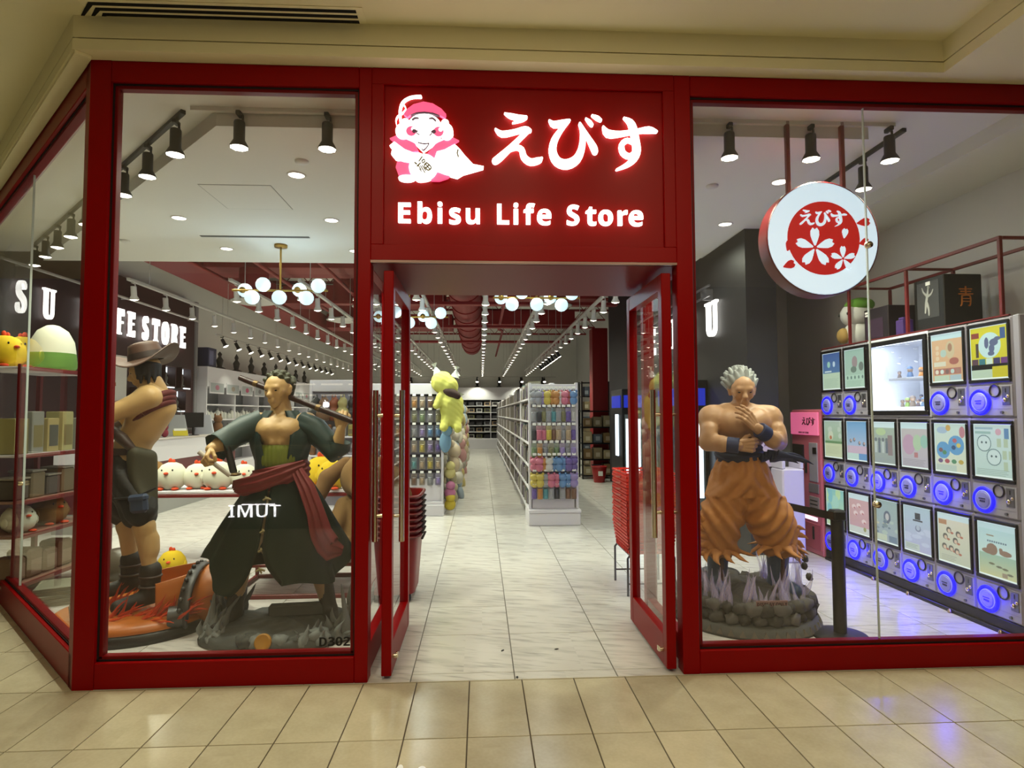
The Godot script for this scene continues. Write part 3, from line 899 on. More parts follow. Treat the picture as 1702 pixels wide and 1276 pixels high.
	for c in ch:
		var t := thing("globe_chandelier", "brass chandelier of seven white globes " + c[2], "chandelier", c[0])
		var top: float = c[1] - c[0].y
		add("canopy", MB.new().lathe([[0.0, top - 0.03], [0.07, top - 0.03], [0.072, top]], 20).mesh(), brass, t)
		add("stem", MB.new().tube([V(0, 0, 0), V(0, top - 0.03, 0)], [0.011], 10).mesh(), brass, t)
		add("bar", MB.new().tube([V(-0.53, 0, 0), V(0.53, 0, 0)], [0.012], 10).mesh(), brass, t)
		var g := [[-0.43, 0.02, 1], [-0.18, 0.06, 0], [0.18, 0.03, 1], [0.43, 0.05, 0], [-0.3, -0.085, 0], [0.0, -0.085, 0], [0.3, -0.09, 0]]
		for q in g:
			var zc := -0.11 if q[2] == 1 else 0.03
			if q[0] == 0.0: glb(t, V(q[0], q[1], zc))
			add("globe", MB.new().ball(V(q[0], q[1], zc), V(0.081, 0.081, 0.081), 14).mesh(), globe, t)
			add("cup", MB.new().lathe([[0.0005, 0.04], [0.035, 0.04], [0.035, 0.0], [0.0005, 0.0]], 16, Transform3D(Basis(V(1, 0, 0), -PI / 2 if q[2] == 1 else PI / 2), V(q[0], q[1] * 0.5, -0.02 if q[2] == 1 else -0.02))).mesh(), brass, t)
	# red ducts, pipes and beams under the deck
	var dr := mat("duct_red", Color(0.5, 0.09, 0.1), 0.6)
	var t := thing("air_duct", "large round red duct with ribbed joints running to the far end", "duct", V(-0.35, 4.22, 0))
	add("pipe", MB.new().tube([V(0, 0, -4.6), V(0, 0, -20.5)], [0.36], 28).mesh(), dr, t)
	for k in 10:
		add("joint_band", MB.new().tube([V(0, 0, -6.0 - 1.5 * k), V(0, 0, -6.05 - 1.5 * k)], [0.385], 28).mesh(), dr, t)
	t = thing("air_duct", "square red duct running along the left side under the deck", "duct", V(-5.1, 4.0, 0))
	add("duct_body", MB.new().mm(V(-0.35, 0, -19), V(0.35, 0.55, -4.6), 0.01).mesh(), dr, t)
	t = thing("air_duct", "wide red branch duct crossing behind the chandelier", "duct", V(-2.6, 4.02, -7.2))
	add("duct_body", MB.new().mm(V(-2.1, 0, -0.4), V(1.85, 0.5, 0.4), 0.01).mesh(), dr, t)
	for q in [V(-3.9, 3.45, -6.95), V(-1.95, 3.45, -7.4), V(-2.88, 3.5, -9.3), V(1.4, 3.6, -8.0)]:
		var d := thing("ceiling_diffuser", "round white air diffuser below a red drop duct, %s" % ["left of the chandelier", "right of the chandelier", "farther back behind the chandelier", "over the right aisle"][[V(-3.9, 3.45, -6.95), V(-1.95, 3.45, -7.4), V(-2.88, 3.5, -9.3), V(1.4, 3.6, -8.0)].find(q)], "diffuser", q)
		add("drop_duct", MB.new().tube([V(0, 0.03, 0), V(0, 0.56 if q.z > -7.5 and q.x < 0 else 0.95, 0)], [0.24], 22).mesh(), dr, d)
		add("cone", MB.new().lathe([[0.12, -0.02], [0.2, -0.035], [0.36, 0.0], [0.38, 0.015], [0.24, 0.05]], 30).mesh(), railw, d)
		add("core", MB.new().lathe([[0.0005, -0.04], [0.1, -0.035], [0.15, -0.005]], 24).mesh(), railw, d)
	var xd := [[-4.6, -0.85, -11.0, "left of the round duct, third branch back"], [0.12, 2.75, -10.2, "right of the round duct, nearer branch"], [-4.6, -0.85, -15.0, "left of the round duct, farthest branch"], [0.12, 2.75, -14.2, "right of the round duct, farther branch"]]
	for q in xd:
		t = thing("air_duct", "flat red branch duct crossing " + q[3], "duct", V(0, 4.1, q[2]))
		add("duct_body", MB.new().mm(V(q[0], 0, -0.4), V(q[1], 0.42, 0.4), 0.01).mesh(), dr, t)
		add("flange", MB.new().mm(V(lerpf(q[0], q[1], 0.5) - 0.03, -0.02, -0.42), V(lerpf(q[0], q[1], 0.5) + 0.03, 0.44, 0.42), 0.004).mesh(), dr, t)
	for k in 9:
		var b := thing("ceiling_joist", "%s red steel joist from the front, crossing under the deck" % nth(k), "joist", V(0, 4.64, -5.4 - 1.85 * k))
		add("joist_bottom", MB.new().mm(V(-6.2, 0, -0.06), V(4.2, 0.05, 0.06)).mm(V(-6.2, 0.31, -0.06), V(4.2, 0.35, 0.06)).mesh(), dr, b)
		var web := MB.new()
		for i in 20:
			var x := -6.2 + 0.52 * i
			web.tube([V(x, 0.03, 0), V(x + 0.26, 0.32, 0), V(x + 0.52, 0.03, 0)], [0.012], 6)
		add("joist_web", web.mesh(), dr, b)
	for k in 6:
		var b := thing("sprinkler_pipe", "%s thin red sprinkler pipe from the left, running to the back" % nth(k), "pipe", V([-4.4, -3.42, -2.46, -1.25, 0.5, 2.4][k], 3.84, 0))
		add("pipe", MB.new().tube([V(0, 0, -4.4), V(0, 0, -9 - k), V(0.12, 0.02, -9.4 - k), V(0.12, 0.02, -21)], [0.035], 10).mesh(), dr, b)
	for k in 3:
		var b := thing("conduit", "%s red cable tray from the front, hung across the shop" % nth(k), "tray", V(0, 3.68, -8.4 - 3.2 * k))
		add("tray", MB.new().mm(V(-3.2, 0, -0.1), V(2.75, 0.06, 0.1), 0.004).mesh(), dr, b)
		for x in [-3.05, 0.3, 2.7]:
			add("hanger", MB.new().tube([V(x, 0.06, 0), V(x, 1.0, 0)], [0.006], 6).mesh(), railw, b)

# ---------- figures ----------
func head_bones(c: Vector3, fwd: Vector3, s: float, up := Vector3.UP) -> Array:
	fwd = fwd.normalized()
	var r := up.cross(fwd).normalized()
	up = fwd.cross(r)
	var P := func(x, y, z): return c + r * x * s + up * y * s + fwd * z * s
	var b := [[P.call(0, 0.12, -0.1), P.call(0, 0.12, 0.04), 0.35 * s, 0.34 * s], [P.call(0, -0.05, 0.12), P.call(0, -0.3, 0.2), 0.29 * s, 0.15 * s],
		[P.call(0, -0.4, 0.27), P.call(0, -0.38, 0.24), 0.085 * s, 0.1 * s], [P.call(0, 0.05, 0.37), P.call(0, -0.1, 0.47), 0.035 * s, 0.06 * s], [P.call(0, -0.12, 0.42), P.call(0, -0.13, 0.4), 0.07 * s, 0.06 * s],
		[P.call(-0.16, 0.11, 0.33), P.call(0.16, 0.11, 0.33), 0.06 * s, 0.06 * s], [P.call(-0.06, -0.235, 0.385), P.call(0.06, -0.235, 0.385), 0.035 * s, 0.035 * s], [P.call(-0.05, -0.29, 0.37), P.call(0.05, -0.29, 0.37), 0.035 * s, 0.035 * s],
		[P.call(0, -0.2, -0.1), P.call(0, -0.72, -0.16), 0.22 * s, 0.25 * s]]
	for q in [-1.0, 1.0]:
		b.append([P.call(q * 0.17, -0.08, 0.24), P.call(q * 0.2, -0.02, 0.18), 0.1 * s, 0.1 * s])
		b.append([P.call(q * 0.35, 0.06, -0.04), P.call(q * 0.33, -0.1, 0.0), 0.055 * s, 0.04 * s])
	return b

func eyes(parent: Node3D, c: Vector3, fwd: Vector3, s: float, m: Material) -> void:
	fwd = fwd.normalized()
	var r := Vector3.UP.cross(fwd).normalized()
	var up := fwd.cross(r)
	for q in [-1.0, 1.0]:
		add("eye", MB.new().ball(Vector3.ZERO, V(0.055, 0.03, 0.03) * s, 10, Basis(r, up, fwd)).mesh(), m, parent, c + r * 0.14 * q * s + up * 0.03 * s + fwd * 0.355 * s)

# wrist, finger direction, the way the palm faces, thumb side, curl of the fingers
func hand_bones(w: Vector3, d: Vector3, nrm: Vector3, side: float, curl: Array, k := 1.0) -> Array:
	d = d.normalized()
	nrm = (nrm - d * nrm.dot(d)).normalized()
	var l := d.cross(nrm) * side
	var b := []
	var lens := [0.072, 0.082, 0.077, 0.06]
	for i in 4:
		var u := 0.034 - 0.0225 * i
		var kn := w + (d * (0.092 - 0.006 * absf(i - 1.0)) + l * u) * k
		b.append([w + (d * 0.015 + l * u * 0.6) * k, kn, 0.0155 * k, 0.012 * k])
		var p := kn
		var a := 0.0
		var bend: float = curl[i]
		for sgm in 3:
			a += bend * [0.75, 1.0, 0.7][sgm]
			var q: Vector3 = p + (d * cos(a) + nrm * sin(a)) * lens[i] * [0.46, 0.31, 0.25][sgm] * k
			b.append([p, q, (0.0108 - 0.0012 * sgm) * k, (0.0098 - 0.0012 * sgm) * k])
			p = q
	var t0 := w + (d * 0.022 + l * 0.022 + nrm * 0.006) * k
	var t1 := t0 + (d * 0.03 + l * 0.026 + nrm * 0.012) * k
	var t2 := t1 + (d * 0.026 + l * 0.004 + nrm * 0.022) * k
	var t3 := t2 + (d * 0.014 - l * 0.012 + nrm * 0.016) * k
	b.append([t0, t1, 0.016 * k, 0.013 * k]); b.append([t1, t2, 0.012 * k, 0.011 * k]); b.append([t2, t3, 0.0105 * k, 0.009 * k])
	return b

# a garment of thickness th: outline(a, v) for a in 0..1 gives the outer point, center(v) the axis
func shell_of(outline: Callable, center: Callable, ni: int, nj: int, th: float) -> ArrayMesh:
	var m := MB.new()
	return m.grid(func(i, j):
		var k: float = i * 2.0
		if k <= 1.0:
			return outline.call(k, j)
		var p: Vector3 = outline.call(2.0 - k, j)
		var c: Vector3 = center.call(j)
		var d := (p - c)
		d.y = 0
		return p - d.normalized() * th, ni * 2, nj, true).mesh()

func spike(h: float, r: float, lean: Vector2, twist := 0.0) -> ArrayMesh:
	var pts := []
	var rr := []
	for i in 7:
		var t := i / 6.0
		pts.append(V(lean.x * t * t * h + sin(t * 5.0 + twist) * 0.05 * h, t * h, lean.y * t * t * h))
		rr.append(maxf(r * (1.0 - t * t * 0.6 - t * 0.4) * (1.0 + 0.25 * sin(t * 9.0 + twist)), 0.0015))
	return MB.new().tube(pts, rr, 7).mesh()

func rock(seed_n: int, size: Vector3) -> ArrayMesh:
	var r := RandomNumberGenerator.new()
	r.seed = seed_n
	var m := MB.new()
	var segs := 9
	var o := r.randf() * 9.0
	m.grid(func(i, j):
		var a: float = TAU * i
		var e: float = PI * j - PI / 2
		var d := V(cos(a) * cos(e), sin(e), sin(a) * cos(e))
		var q := d / maxf(absf(d.x), maxf(absf(d.y), absf(d.z)))
		var k := 1.0 + 0.2 * sin(a * 3.0 + o) * cos(e * 2.0 + o) + 0.12 * sin(a * 5.0 + o * 2.0 + e * 4.0)
		return d.lerp(q, 0.5) * size * k * 0.5, segs, 6, true)
	return m.mesh()

func statues() -> void:
	var fn := FastNoiseLite.new()
	fn.seed = 11; fn.frequency = 9.0
	var skin := mat("painted_skin", Color(0.74, 0.61, 0.40), 0.5)
	var skin2 := mat("painted_skin_warm", Color(0.70, 0.54, 0.39), 0.5)
	var darkeye := mat("painted_eye", Color(0.05, 0.04, 0.035), 0.3)
	var stone := mat("painted_rock", Color(0.24, 0.25, 0.24), 0.75)
	swordsman(fn, skin, darkeye, stone)
	fighter(fn, skin2, darkeye)
	traveller(fn, skin, darkeye)

func swordsman(fn: FastNoiseLite, skin: Material, darkeye: Material, stone: Material) -> void:
	var o := V(-1.38, 0, -0.85)
	var s := thing("warrior_statue", "life-size statue of a robed swordsman with red sash and staff across the shoulders", "statue", o)
	var L := func(x, y, z): return V(x, y, z) - o
	var coat := mat("robe_teal", Color(0.09, 0.2, 0.19), 0.5)
	var green := mat("robe_green", Color(0.045, 0.105, 0.06), 0.6)
	green.metallic_specular = 0.25
	var sashm := mat("sash_red", Color(0.43, 0.08, 0.075), 0.6)
	var boots := mat("boot_dark", Color(0.1, 0.075, 0.06), 0.6)
	# the body
	var hc: Vector3 = L.call(-1.445, 1.70, -0.85)
	var fw := V(-0.3, -0.12, 1.0)
	var b := MB.new()
	b.flesh([[L.call(-1.43, 1.42, -0.88), L.call(-1.43, 1.2, -0.87), 0.13, 0.115], [L.call(-1.43, 1.2, -0.87), L.call(-1.42, 1.0, -0.87), 0.115, 0.13], [L.call(-1.5, 1.42, -0.84), L.call(-1.36, 1.42, -0.84), 0.1, 0.1],
		[L.call(-1.6, 1.47, -0.88), L.call(-1.26, 1.47, -0.88), 0.07, 0.07], [L.call(-1.44, 1.48, -0.88), hc - V(0, 0.1, 0.03), 0.075, 0.06],
		[L.call(-1.61, 1.47, -0.88), L.call(-1.79, 1.33, -0.74), 0.07, 0.052], [L.call(-1.79, 1.33, -0.74), L.call(-1.83, 1.295, -0.655), 0.052, 0.034],
		[L.call(-1.25, 1.47, -0.88), L.call(-1.03, 1.27, -0.83), 0.07, 0.052], [L.call(-1.03, 1.27, -0.83), L.call(-0.99, 1.43, -0.80), 0.052, 0.032],
		[L.call(-1.5, 0.95, -0.87), L.call(-1.66, 0.52, -0.82), 0.095, 0.065], [L.call(-1.66, 0.52, -0.82), L.call(-1.735, 0.15, -0.86), 0.065, 0.045],
		[L.call(-1.35, 0.95, -0.87), L.call(-1.17, 0.52, -0.82), 0.095, 0.065], [L.call(-1.17, 0.52, -0.82), L.call(-1.08, 0.16, -0.87), 0.065, 0.045],
		[L.call(-1.5, 1.415, -0.775), L.call(-1.475, 1.42, -0.77), 0.05, 0.05], [L.call(-1.36, 1.415, -0.775), L.call(-1.385, 1.42, -0.77), 0.05, 0.05], [L.call(-1.46, 1.34, -0.758), L.call(-1.46, 1.335, -0.758), 0.026, 0.026], [L.call(-1.4, 1.34, -0.758), L.call(-1.4, 1.335, -0.758), 0.026, 0.026]], 0.014, 0.02)
	b.flesh(head_bones(hc, fw, 0.25), 0.0055, 0.018)
	b.flesh(hand_bones(L.call(-1.83, 1.29, -0.655), V(-0.05, -0.6, 0.75), V(0.75, -0.5, -0.3), 1.0, [1.25, 1.3, 1.35, 1.4], 1.1), 0.0042, 0.006)
	b.flesh(hand_bones(L.call(-0.99, 1.425, -0.80), V(-0.05, 1, 0.12), V(0.0, 0.15, -1.0), -1.0, [1.1, 1.15, 1.2, 1.25], 1.05), 0.0042, 0.006)
	add("body", b.mesh(), skin, s)
	eyes(s, hc, fw, 0.25, darkeye)
	var hb := []
	for i in 26:
		var a := TAU * i * 0.618
		var e := 0.25 + 1.2 * (i / 26.0)
		var d := V(cos(a) * cos(e), sin(e), sin(a) * cos(e))
		if d.dot(fw.normalized()) > 0.62: continue
		hb.append([hc + V(0, 0.03, -0.01) + d * 0.08, hc + V(0, 0.03, -0.01) + d * 0.108, 0.03, 0.016])
	for q in [[-0.085, 0.02, -0.03], [0.085, 0.02, -0.03], [0, 0.0, -0.09], [-0.06, -0.03, -0.075], [0.06, -0.03, -0.075]]:
		hb.append([hc + V(q[0], q[1] + 0.05, q[2]), hc + V(q[0], q[1], q[2]), 0.032, 0.024])
	add("hair", MB.new().flesh(hb, 0.007, 0.012).mesh(), mat("hair_olive", Color(0.19, 0.2, 0.1), 0.55), s)
	# robe: open chest, sleeves, waist wrap, sash, skirt
	var rad := func(v):
		var rx := [0.12, 0.205, 0.222, 0.2, 0.178, 0.175]
		var rz := [0.07, 0.115, 0.15, 0.15, 0.135, 0.13]
		var k: float = v * 4.999
		var i := int(k)
		return Vector2(lerpf(rx[i], rx[i + 1], k - i), lerpf(rz[i], rz[i + 1], k - i))
	add("jacket", shell_of(func(a, v):
		var r: Vector2 = rad.call(v)
		var op: float = 0.34 + 0.14 * sin(v * 3.1)
		var th: float = op + a * (TAU - 2.0 * op)
		var f: float = 1.0 + 0.03 * sin(th * 11.0 + v * 5.0) + 0.02 * sin(th * 5.0 - v * 9.0)
		return L.call(-1.43 + sin(th) * r.x * f, 1.555 - 0.45 * v, -0.875 + cos(th) * r.y * f), func(v): return L.call(-1.43, 1.5, -0.875), 44, 14, 0.014), coat, s)
	var sl := [[[-1.56, 1.48, -0.88], [-1.66, 1.43, -0.84], [-1.745, 1.37, -0.79], [-1.80, 1.32, -0.735], [-1.815, 1.305, -0.71]], [[-1.3, 1.48, -0.88], [-1.19, 1.42, -0.87], [-1.1, 1.33, -0.85], [-1.035, 1.265, -0.835], [-1.008, 1.30, -0.825], [-1.0, 1.335, -0.82]]]
	var sr := [[0.085, 0.095, 0.088, 0.094, 0.098], [0.085, 0.093, 0.086, 0.088, 0.082, 0.08]]
	for q in 2:
		var pts := []
		for p in sl[q]: pts.append(L.call(p[0], p[1], p[2]))
		var rr: Array = sr[q].duplicate()
		var back := pts.duplicate(); back.reverse()
		var pts2 := pts + [back[0], back[1], back[2]]
		var m := MB.new().tube(pts, rr, 22, false)
		for i in m.v.size():
			var p := m.v[i]
			m.v[i] = p + (p - pts[mini(i / 22, pts.size() - 1)]).normalized() * 0.007 * sin(p.x * 70.0 + p.y * 50.0)
		var e: int = pts.size() - 1
		m.tube([pts[e], pts[e].lerp(pts[e - 1], 0.9)], [rr[e] - 0.0005, rr[e] - 0.02], 22, false)
		var base := m.v.size() - 22
		for k in 22: m.flat(pts[e].lerp(pts[e - 1], 0.9), m.v[base + k], m.v[base + (k + 1) % 22], pts[e] - pts[e - 1])
		add("sleeve", m.mesh(), coat, s)
	add("waist_wrap", MB.new().grid(func(i, j):
		var a: float = TAU * i
		var r: float = 1.0 + 0.035 * absf(sin(a * 16.0)) - 0.05 * pow(absf(j * 2 - 1), 4.0)
		return L.call(-1.425 + sin(a) * 0.152 * r, 1.165 + 0.15 * j, -0.865 + cos(a) * 0.135 * r), 128, 8, true, true).mesh(), mat("wrap_green", Color(0.42, 0.47, 0.12), 0.6), s)
	add("sash", MB.new().grid(func(i, j):
		var a: float = TAU * i
		var r: float = 1.0 + 0.08 * sin(PI * j) + 0.03 * sin(j * 22.0 + sin(a) * 3.0)
		return L.call(-1.43 + sin(a) * 0.19 * r, 1.02 + 0.15 * j + 0.04 * sin(a), -0.865 + cos(a) * 0.155 * r), 48, 18, true, true).mesh(), sashm, s)
	var rib := func(pts: Array, w: Array):
		var q := []
		for p in pts: q.append(L.call(p[0], p[1], p[2]))
		var m := MB.new()
		m.grid(func(i, j):
			var k: float = j * (q.size() - 1)
			var a := mini(int(k), q.size() - 2)
			var c: Vector3 = q[a].lerp(q[a + 1], k - a)
			var t: Vector3 = (q[a + 1] - q[a]).normalized()
			var u := t.cross(V(0, 0, 1)).normalized()
			var ang: float = TAU * i
			var wd: float = lerpf(w[a], w[a + 1], k - a)
			return c + u * cos(ang) * wd + V(0, 0, 1) * (sin(ang) * wd * 0.3 + 0.012 * sin(cos(ang) * 9.0)), 26, (q.size() - 1) * 5, true)
		return m.mesh()
	add("sash_fold", rib.call([[-1.22, 1.17, -0.76], [-1.35, 1.11, -0.71], [-1.52, 1.05, -0.71], [-1.68, 1.02, -0.74], [-1.72, 1.0, -0.78]], [0.045, 0.065, 0.07, 0.06, 0.02]), sashm, s)
	add("sash_tail", rib.call([[-1.27, 1.14, -0.72], [-1.19, 1.02, -0.68], [-1.12, 0.86, -0.65], [-1.08, 0.72, -0.64], [-1.02, 0.62, -0.64], [-0.94, 0.6, -0.66]], [0.04, 0.055, 0.06, 0.075, 0.085, 0.03]), sashm, s)
	var skirt := func(a, v):
		var op: float = 0.03 + 0.32 * pow(maxf(v - 0.55, 0.0) / 0.45, 1.6)
		var th: float = -0.12 + op + a * (TAU - 2.0 * op)
		var f: float = 1.0 + 0.07 * v * sin(th * 8.0 + 1.0) + 0.035 * v * sin(th * 13.0 + v * 3.0)
		var hem: float = 0.345 + 0.15 * pow(absf(sin(th)), 2.0) + 0.05 * sin(th * 4.0 + 0.6)
		var g: float = pow(v, 0.85)
		return L.call(-1.42 + sin(th) * lerpf(0.185, 0.5, g) * f, lerpf(1.08, hem, v), -0.86 + cos(th) * lerpf(0.145, 0.33, g) * f)
	add("skirt", shell_of(skirt, func(v): return L.call(-1.42, 1, -0.86), 72, 22, 0.014), green, s)
	for y in [0.95, 0.74, 0.62, 0.5]:
		add("toggle", MB.new().tube([V(-0.025, -0.006, 0), V(0, 0.008, 0.004), V(0.03, -0.004, 0)], [0.007, 0.01, 0.007], 8).tube([V(-0.012, 0.02, 0), V(0.01, -0.02, 0.003)], [0.006], 8).mesh(), mat("toggle_brass", Color(0.5, 0.45, 0.28), 0.5), s, L.call(-1.455, y, -0.86 + lerpf(0.15, 0.335, (1.08 - y) / 0.8) + 0.005))
	for q in [[-1.735, 0.15, -0.86, -0.5], [-1.08, 0.16, -0.87, 0.55]]:
		var an: Vector3 = L.call(q[0], q[1], q[2])
		add("boot", MB.new().flesh([[an + V(-q[3] * 0.1, 0.32, 0.02), an, 0.066, 0.055], [an + V(0, -0.03, -0.03), an + V(q[3] * 0.12, -0.07, 0.14), 0.055, 0.042]], 0.012, 0.03).mesh(), boots, s)
	# weapons
	add("staff", MB.new().tube([L.call(-1.775, 1.80, -0.99), L.call(-1.73, 1.782, -0.98), L.call(-0.98, 1.507, -0.775), L.call(-0.80, 1.44, -0.73)], [0.02, 0.022, 0.022, 0.019], 14).mesh(), mat("staff_maroon", Color(0.16, 0.045, 0.05), 0.4), s)
	for q in [[0.12, 0.25, 0.024], [0.62, 0.68, 0.026]]:
		var a: Vector3 = L.call(-1.775, 1.80, -0.99)
		var c: Vector3 = L.call(-0.80, 1.44, -0.73)
		add("staff_band", MB.new().tube([a.lerp(c, q[0]), a.lerp(c, q[0] + 0.03)], [q[2]], 14).mesh(), mat("staff_brass", Color(0.45, 0.36, 0.22), 0.4, 0.6), s)
	add("sword_hilt", MB.new().tube([L.call(-1.745, 1.335, -0.70), L.call(-1.73, 1.28, -0.70), L.call(-1.69, 1.13, -0.70)], [0.02, 0.024, 0.024], 12).mesh(), mat("hilt_black", Color(0.06, 0.05, 0.04), 0.5), s)
	add("sword_guard", MB.new().ball(L.call(-1.685, 1.12, -0.70), V(0.045, 0.014, 0.045), 14).mesh(), mat("staff_brass"), s)
	add("short_sword", MB.new().tube([L.call(-1.88, 1.28, -0.6), L.call(-1.83, 1.24, -0.6), L.call(-1.70, 1.115, -0.66)], [0.016, 0.016, 0.015], 12).mesh(), mat("hilt_white", Color(0.72, 0.7, 0.66), 0.4), s)
	# the rocky base with splashing spikes
	var base := add("base", MB.new().grid(func(i, j):
		var a: float = TAU * i
		var pr := [[0.0005, 0.115], [0.3, 0.115], [0.62, 0.1], [0.86, 0.085], [0.97, 0.06], [1.0, 0.03], [0.99, 0.0], [0.0005, 0.0]]
		var k: float = j * 6.999
		var q := int(k)
		var r: float = lerpf(pr[q][0], pr[q + 1][0], k - q)
		var y: float = lerpf(pr[q][1], pr[q + 1][1], k - q)
		var w := fn.get_noise_2d(cos(a) * r * 0.35, sin(a) * r * 0.35) * 0.03 * (1.0 if y > 0.02 else 0.0)
		return V(sin(a) * 0.55 * r * (1.0 + 0.05 * sin(a * 5.0)), y + w, cos(a) * 0.4 * r + 0.02), 90, 24, true, false).mesh(), stone, s)
	var sm := []
	for i in 5: sm.append(spike(0.2, 0.035, Vector2(0.35 - 0.12 * i, 0.2), i * 1.7))
	var sp := mat("painted_splash", Color(0.42, 0.44, 0.43), 0.7)
	for i in 56:
		var left := i < 28
		var t := rng.randf()
		var a: float = lerpf(-2.2, -0.75, t) if left else lerpf(0.35, 2.0, t)
		var r := rng.randf_range(0.78, 1.0)
		var h := rng.randf_range(0.5, 1.3) * (1.35 if (left and a < -1.2) or (not left and a > 1.1) else 0.6)
		var lean := Basis(Vector3.UP, rng.randf() * TAU) * Basis(V(0, 0, 1), rng.randf_range(0.1, 0.7))
		add("spike", sm[i % 5], sp, base, V(sin(a) * 0.53 * r, 0.03, cos(a) * 0.39 * r + 0.02), lean * Basis.from_scale(V(1.0, h, 1.0)))
	for i in 14:
		var a := rng.randf_range(-1.3, 1.3)
		add("rock", rock(i, V(0.1, 0.07, 0.08) * rng.randf_range(0.7, 1.4)), sp if i % 2 else stone, base, V(sin(a) * 0.48, 0.07, cos(a) * 0.36 + 0.01), Basis(Vector3.UP, i * 1.1))
	add("fallen_beam", MB.new().at(V(0.4, 0.08, 0.07), V(0.1, 0.16, 0.02), 0.01).mesh(), stone, base, Vector3.ZERO, Basis(Vector3.UP, 0.1))
	add("medallion", MB.new().lathe([[0.0005, 0.014], [0.04, 0.014], [0.046, 0.018], [0.052, 0.012], [0.054, 0.0]], 26, Transform3D(Basis(V(1, 0, 0), 1.2), V(-0.0, 0.085, 0.425))).mesh(), mat("medal_gold", Color(0.62, 0.43, 0.08), 0.45), base)

func fighter(fn: FastNoiseLite, skin: Material, darkeye: Material) -> void:
	var o := V(1.98, 0, -0.98)
	var s := thing("fighter_statue", "life-size statue of a muscular fighter with folded arms and loose orange trousers", "statue", o)
	var L := func(x, y, z): return V(x, y, z) - o
	var navy := mat("cloth_navy", Color(0.1, 0.13, 0.24), 0.65)
	var orange := mat("trouser_orange", Color(0.70, 0.46, 0.21), 0.65)
	var hc: Vector3 = L.call(2.0, 1.695, -0.97)
	var fw := V(-0.2, -0.22, 1.0)
	var b := MB.new()
	b.flesh([[L.call(1.98, 1.44, -1.0), L.call(1.97, 1.22, -0.99), 0.15, 0.115], [L.call(1.87, 1.455, -0.93), L.call(1.93, 1.44, -0.9), 0.105, 0.095], [L.call(2.09, 1.455, -0.93), L.call(2.03, 1.44, -0.9), 0.105, 0.095],
		[L.call(1.8, 1.5, -1.0), L.call(2.16, 1.5, -1.0), 0.09, 0.09], [L.call(1.89, 1.55, -1.02), L.call(2.08, 1.55, -1.02), 0.055, 0.055], [L.call(1.99, 1.5, -1.0), hc - V(0, 0.11, 0.03), 0.095, 0.07],
		[L.call(1.86, 1.36, -1.02), L.call(1.92, 1.25, -1.0), 0.1, 0.07], [L.call(2.1, 1.36, -1.02), L.call(2.04, 1.25, -1.0), 0.1, 0.07],
		[L.call(1.755, 1.495, -0.98), L.call(1.75, 1.48, -0.97), 0.092, 0.09], [L.call(1.74, 1.47, -0.97), L.call(1.70, 1.31, -0.9), 0.068, 0.062], [L.call(1.715, 1.4, -0.9), L.call(1.705, 1.36, -0.88), 0.06, 0.055], [L.call(1.70, 1.31, -0.9), L.call(1.77, 1.30, -0.81), 0.066, 0.058], [L.call(1.77, 1.30, -0.81), L.call(1.87, 1.29, -0.76), 0.058, 0.038],
		[L.call(2.215, 1.495, -0.98), L.call(2.22, 1.48, -0.97), 0.092, 0.09], [L.call(2.22, 1.47, -0.97), L.call(2.235, 1.31, -0.9), 0.068, 0.062], [L.call(2.235, 1.4, -0.9), L.call(2.24, 1.36, -0.88), 0.06, 0.055], [L.call(2.235, 1.31, -0.9), L.call(2.15, 1.33, -0.8), 0.066, 0.06], [L.call(2.15, 1.33, -0.8), L.call(2.0, 1.42, -0.745), 0.06, 0.036],
		[L.call(1.92, 1.1, -0.99), L.call(1.8, 0.62, -0.95), 0.11, 0.075], [L.call(1.8, 0.62, -0.95), L.call(1.785, 0.28, -0.98), 0.075, 0.05], [L.call(2.04, 1.1, -0.99), L.call(2.2, 0.62, -0.93), 0.11, 0.075], [L.call(2.2, 0.62, -0.93), L.call(2.235, 0.27, -0.95), 0.075, 0.05]], 0.014, 0.022)
	b.flesh(head_bones(hc, fw, 0.265), 0.0055, 0.018)
	b.flesh(hand_bones(L.call(1.87, 1.29, -0.76), V(1, 0.02, 0.15), V(0.1, 0.1, -1), 1.0, [0.95, 1.0, 1.05, 1.1], 1.2), 0.0042, 0.007)
	b.flesh(hand_bones(L.call(2.0, 1.42, -0.745), V(-0.62, 0.78, 0.05), V(-0.3, -0.2, -1), -1.0, [0.25, 0.4, 0.55, 0.6], 1.2), 0.0042, 0.007)
	add("body", b.mesh(), skin, s)
	eyes(s, hc, fw, 0.265, darkeye)
	# short swept-back grey hair
	var hb := []
	for i in 44:
		var a := TAU * i * 0.618
		var e := 0.05 + 1.45 * (i / 44.0)
		var d := V(cos(a) * cos(e), sin(e), sin(a) * cos(e))
		if d.dot(fw.normalized()) > 0.66: continue
		var p := hc + V(0, 0.03, -0.02) + d * 0.085
		hb.append([p, p + d * 0.05 + V(0, 0.03, -0.03), 0.034, 0.012])
	add("hair", MB.new().flesh(hb, 0.007, 0.01).mesh(), mat("hair_grey", Color(0.52, 0.54, 0.53), 0.5), s)
	for q in [[[1.80, 1.298, -0.795], [1.875, 1.288, -0.757]], [[2.095, 1.365, -0.775], [2.025, 1.405, -0.752]]]:
		var a: Vector3 = L.call(q[0][0], q[0][1], q[0][2])
		var c: Vector3 = L.call(q[1][0], q[1][1], q[1][2])
		var m := MB.new()
		var pts := []
		var rr := []
		for i in 13:
			pts.append(a.lerp(c, i / 12.0)); rr.append(0.054 + 0.005 * (i % 2))
		add("wristband", m.tube(pts, rr, 20).mesh(), mat("band_blue", Color(0.12, 0.17, 0.33), 0.65), s)
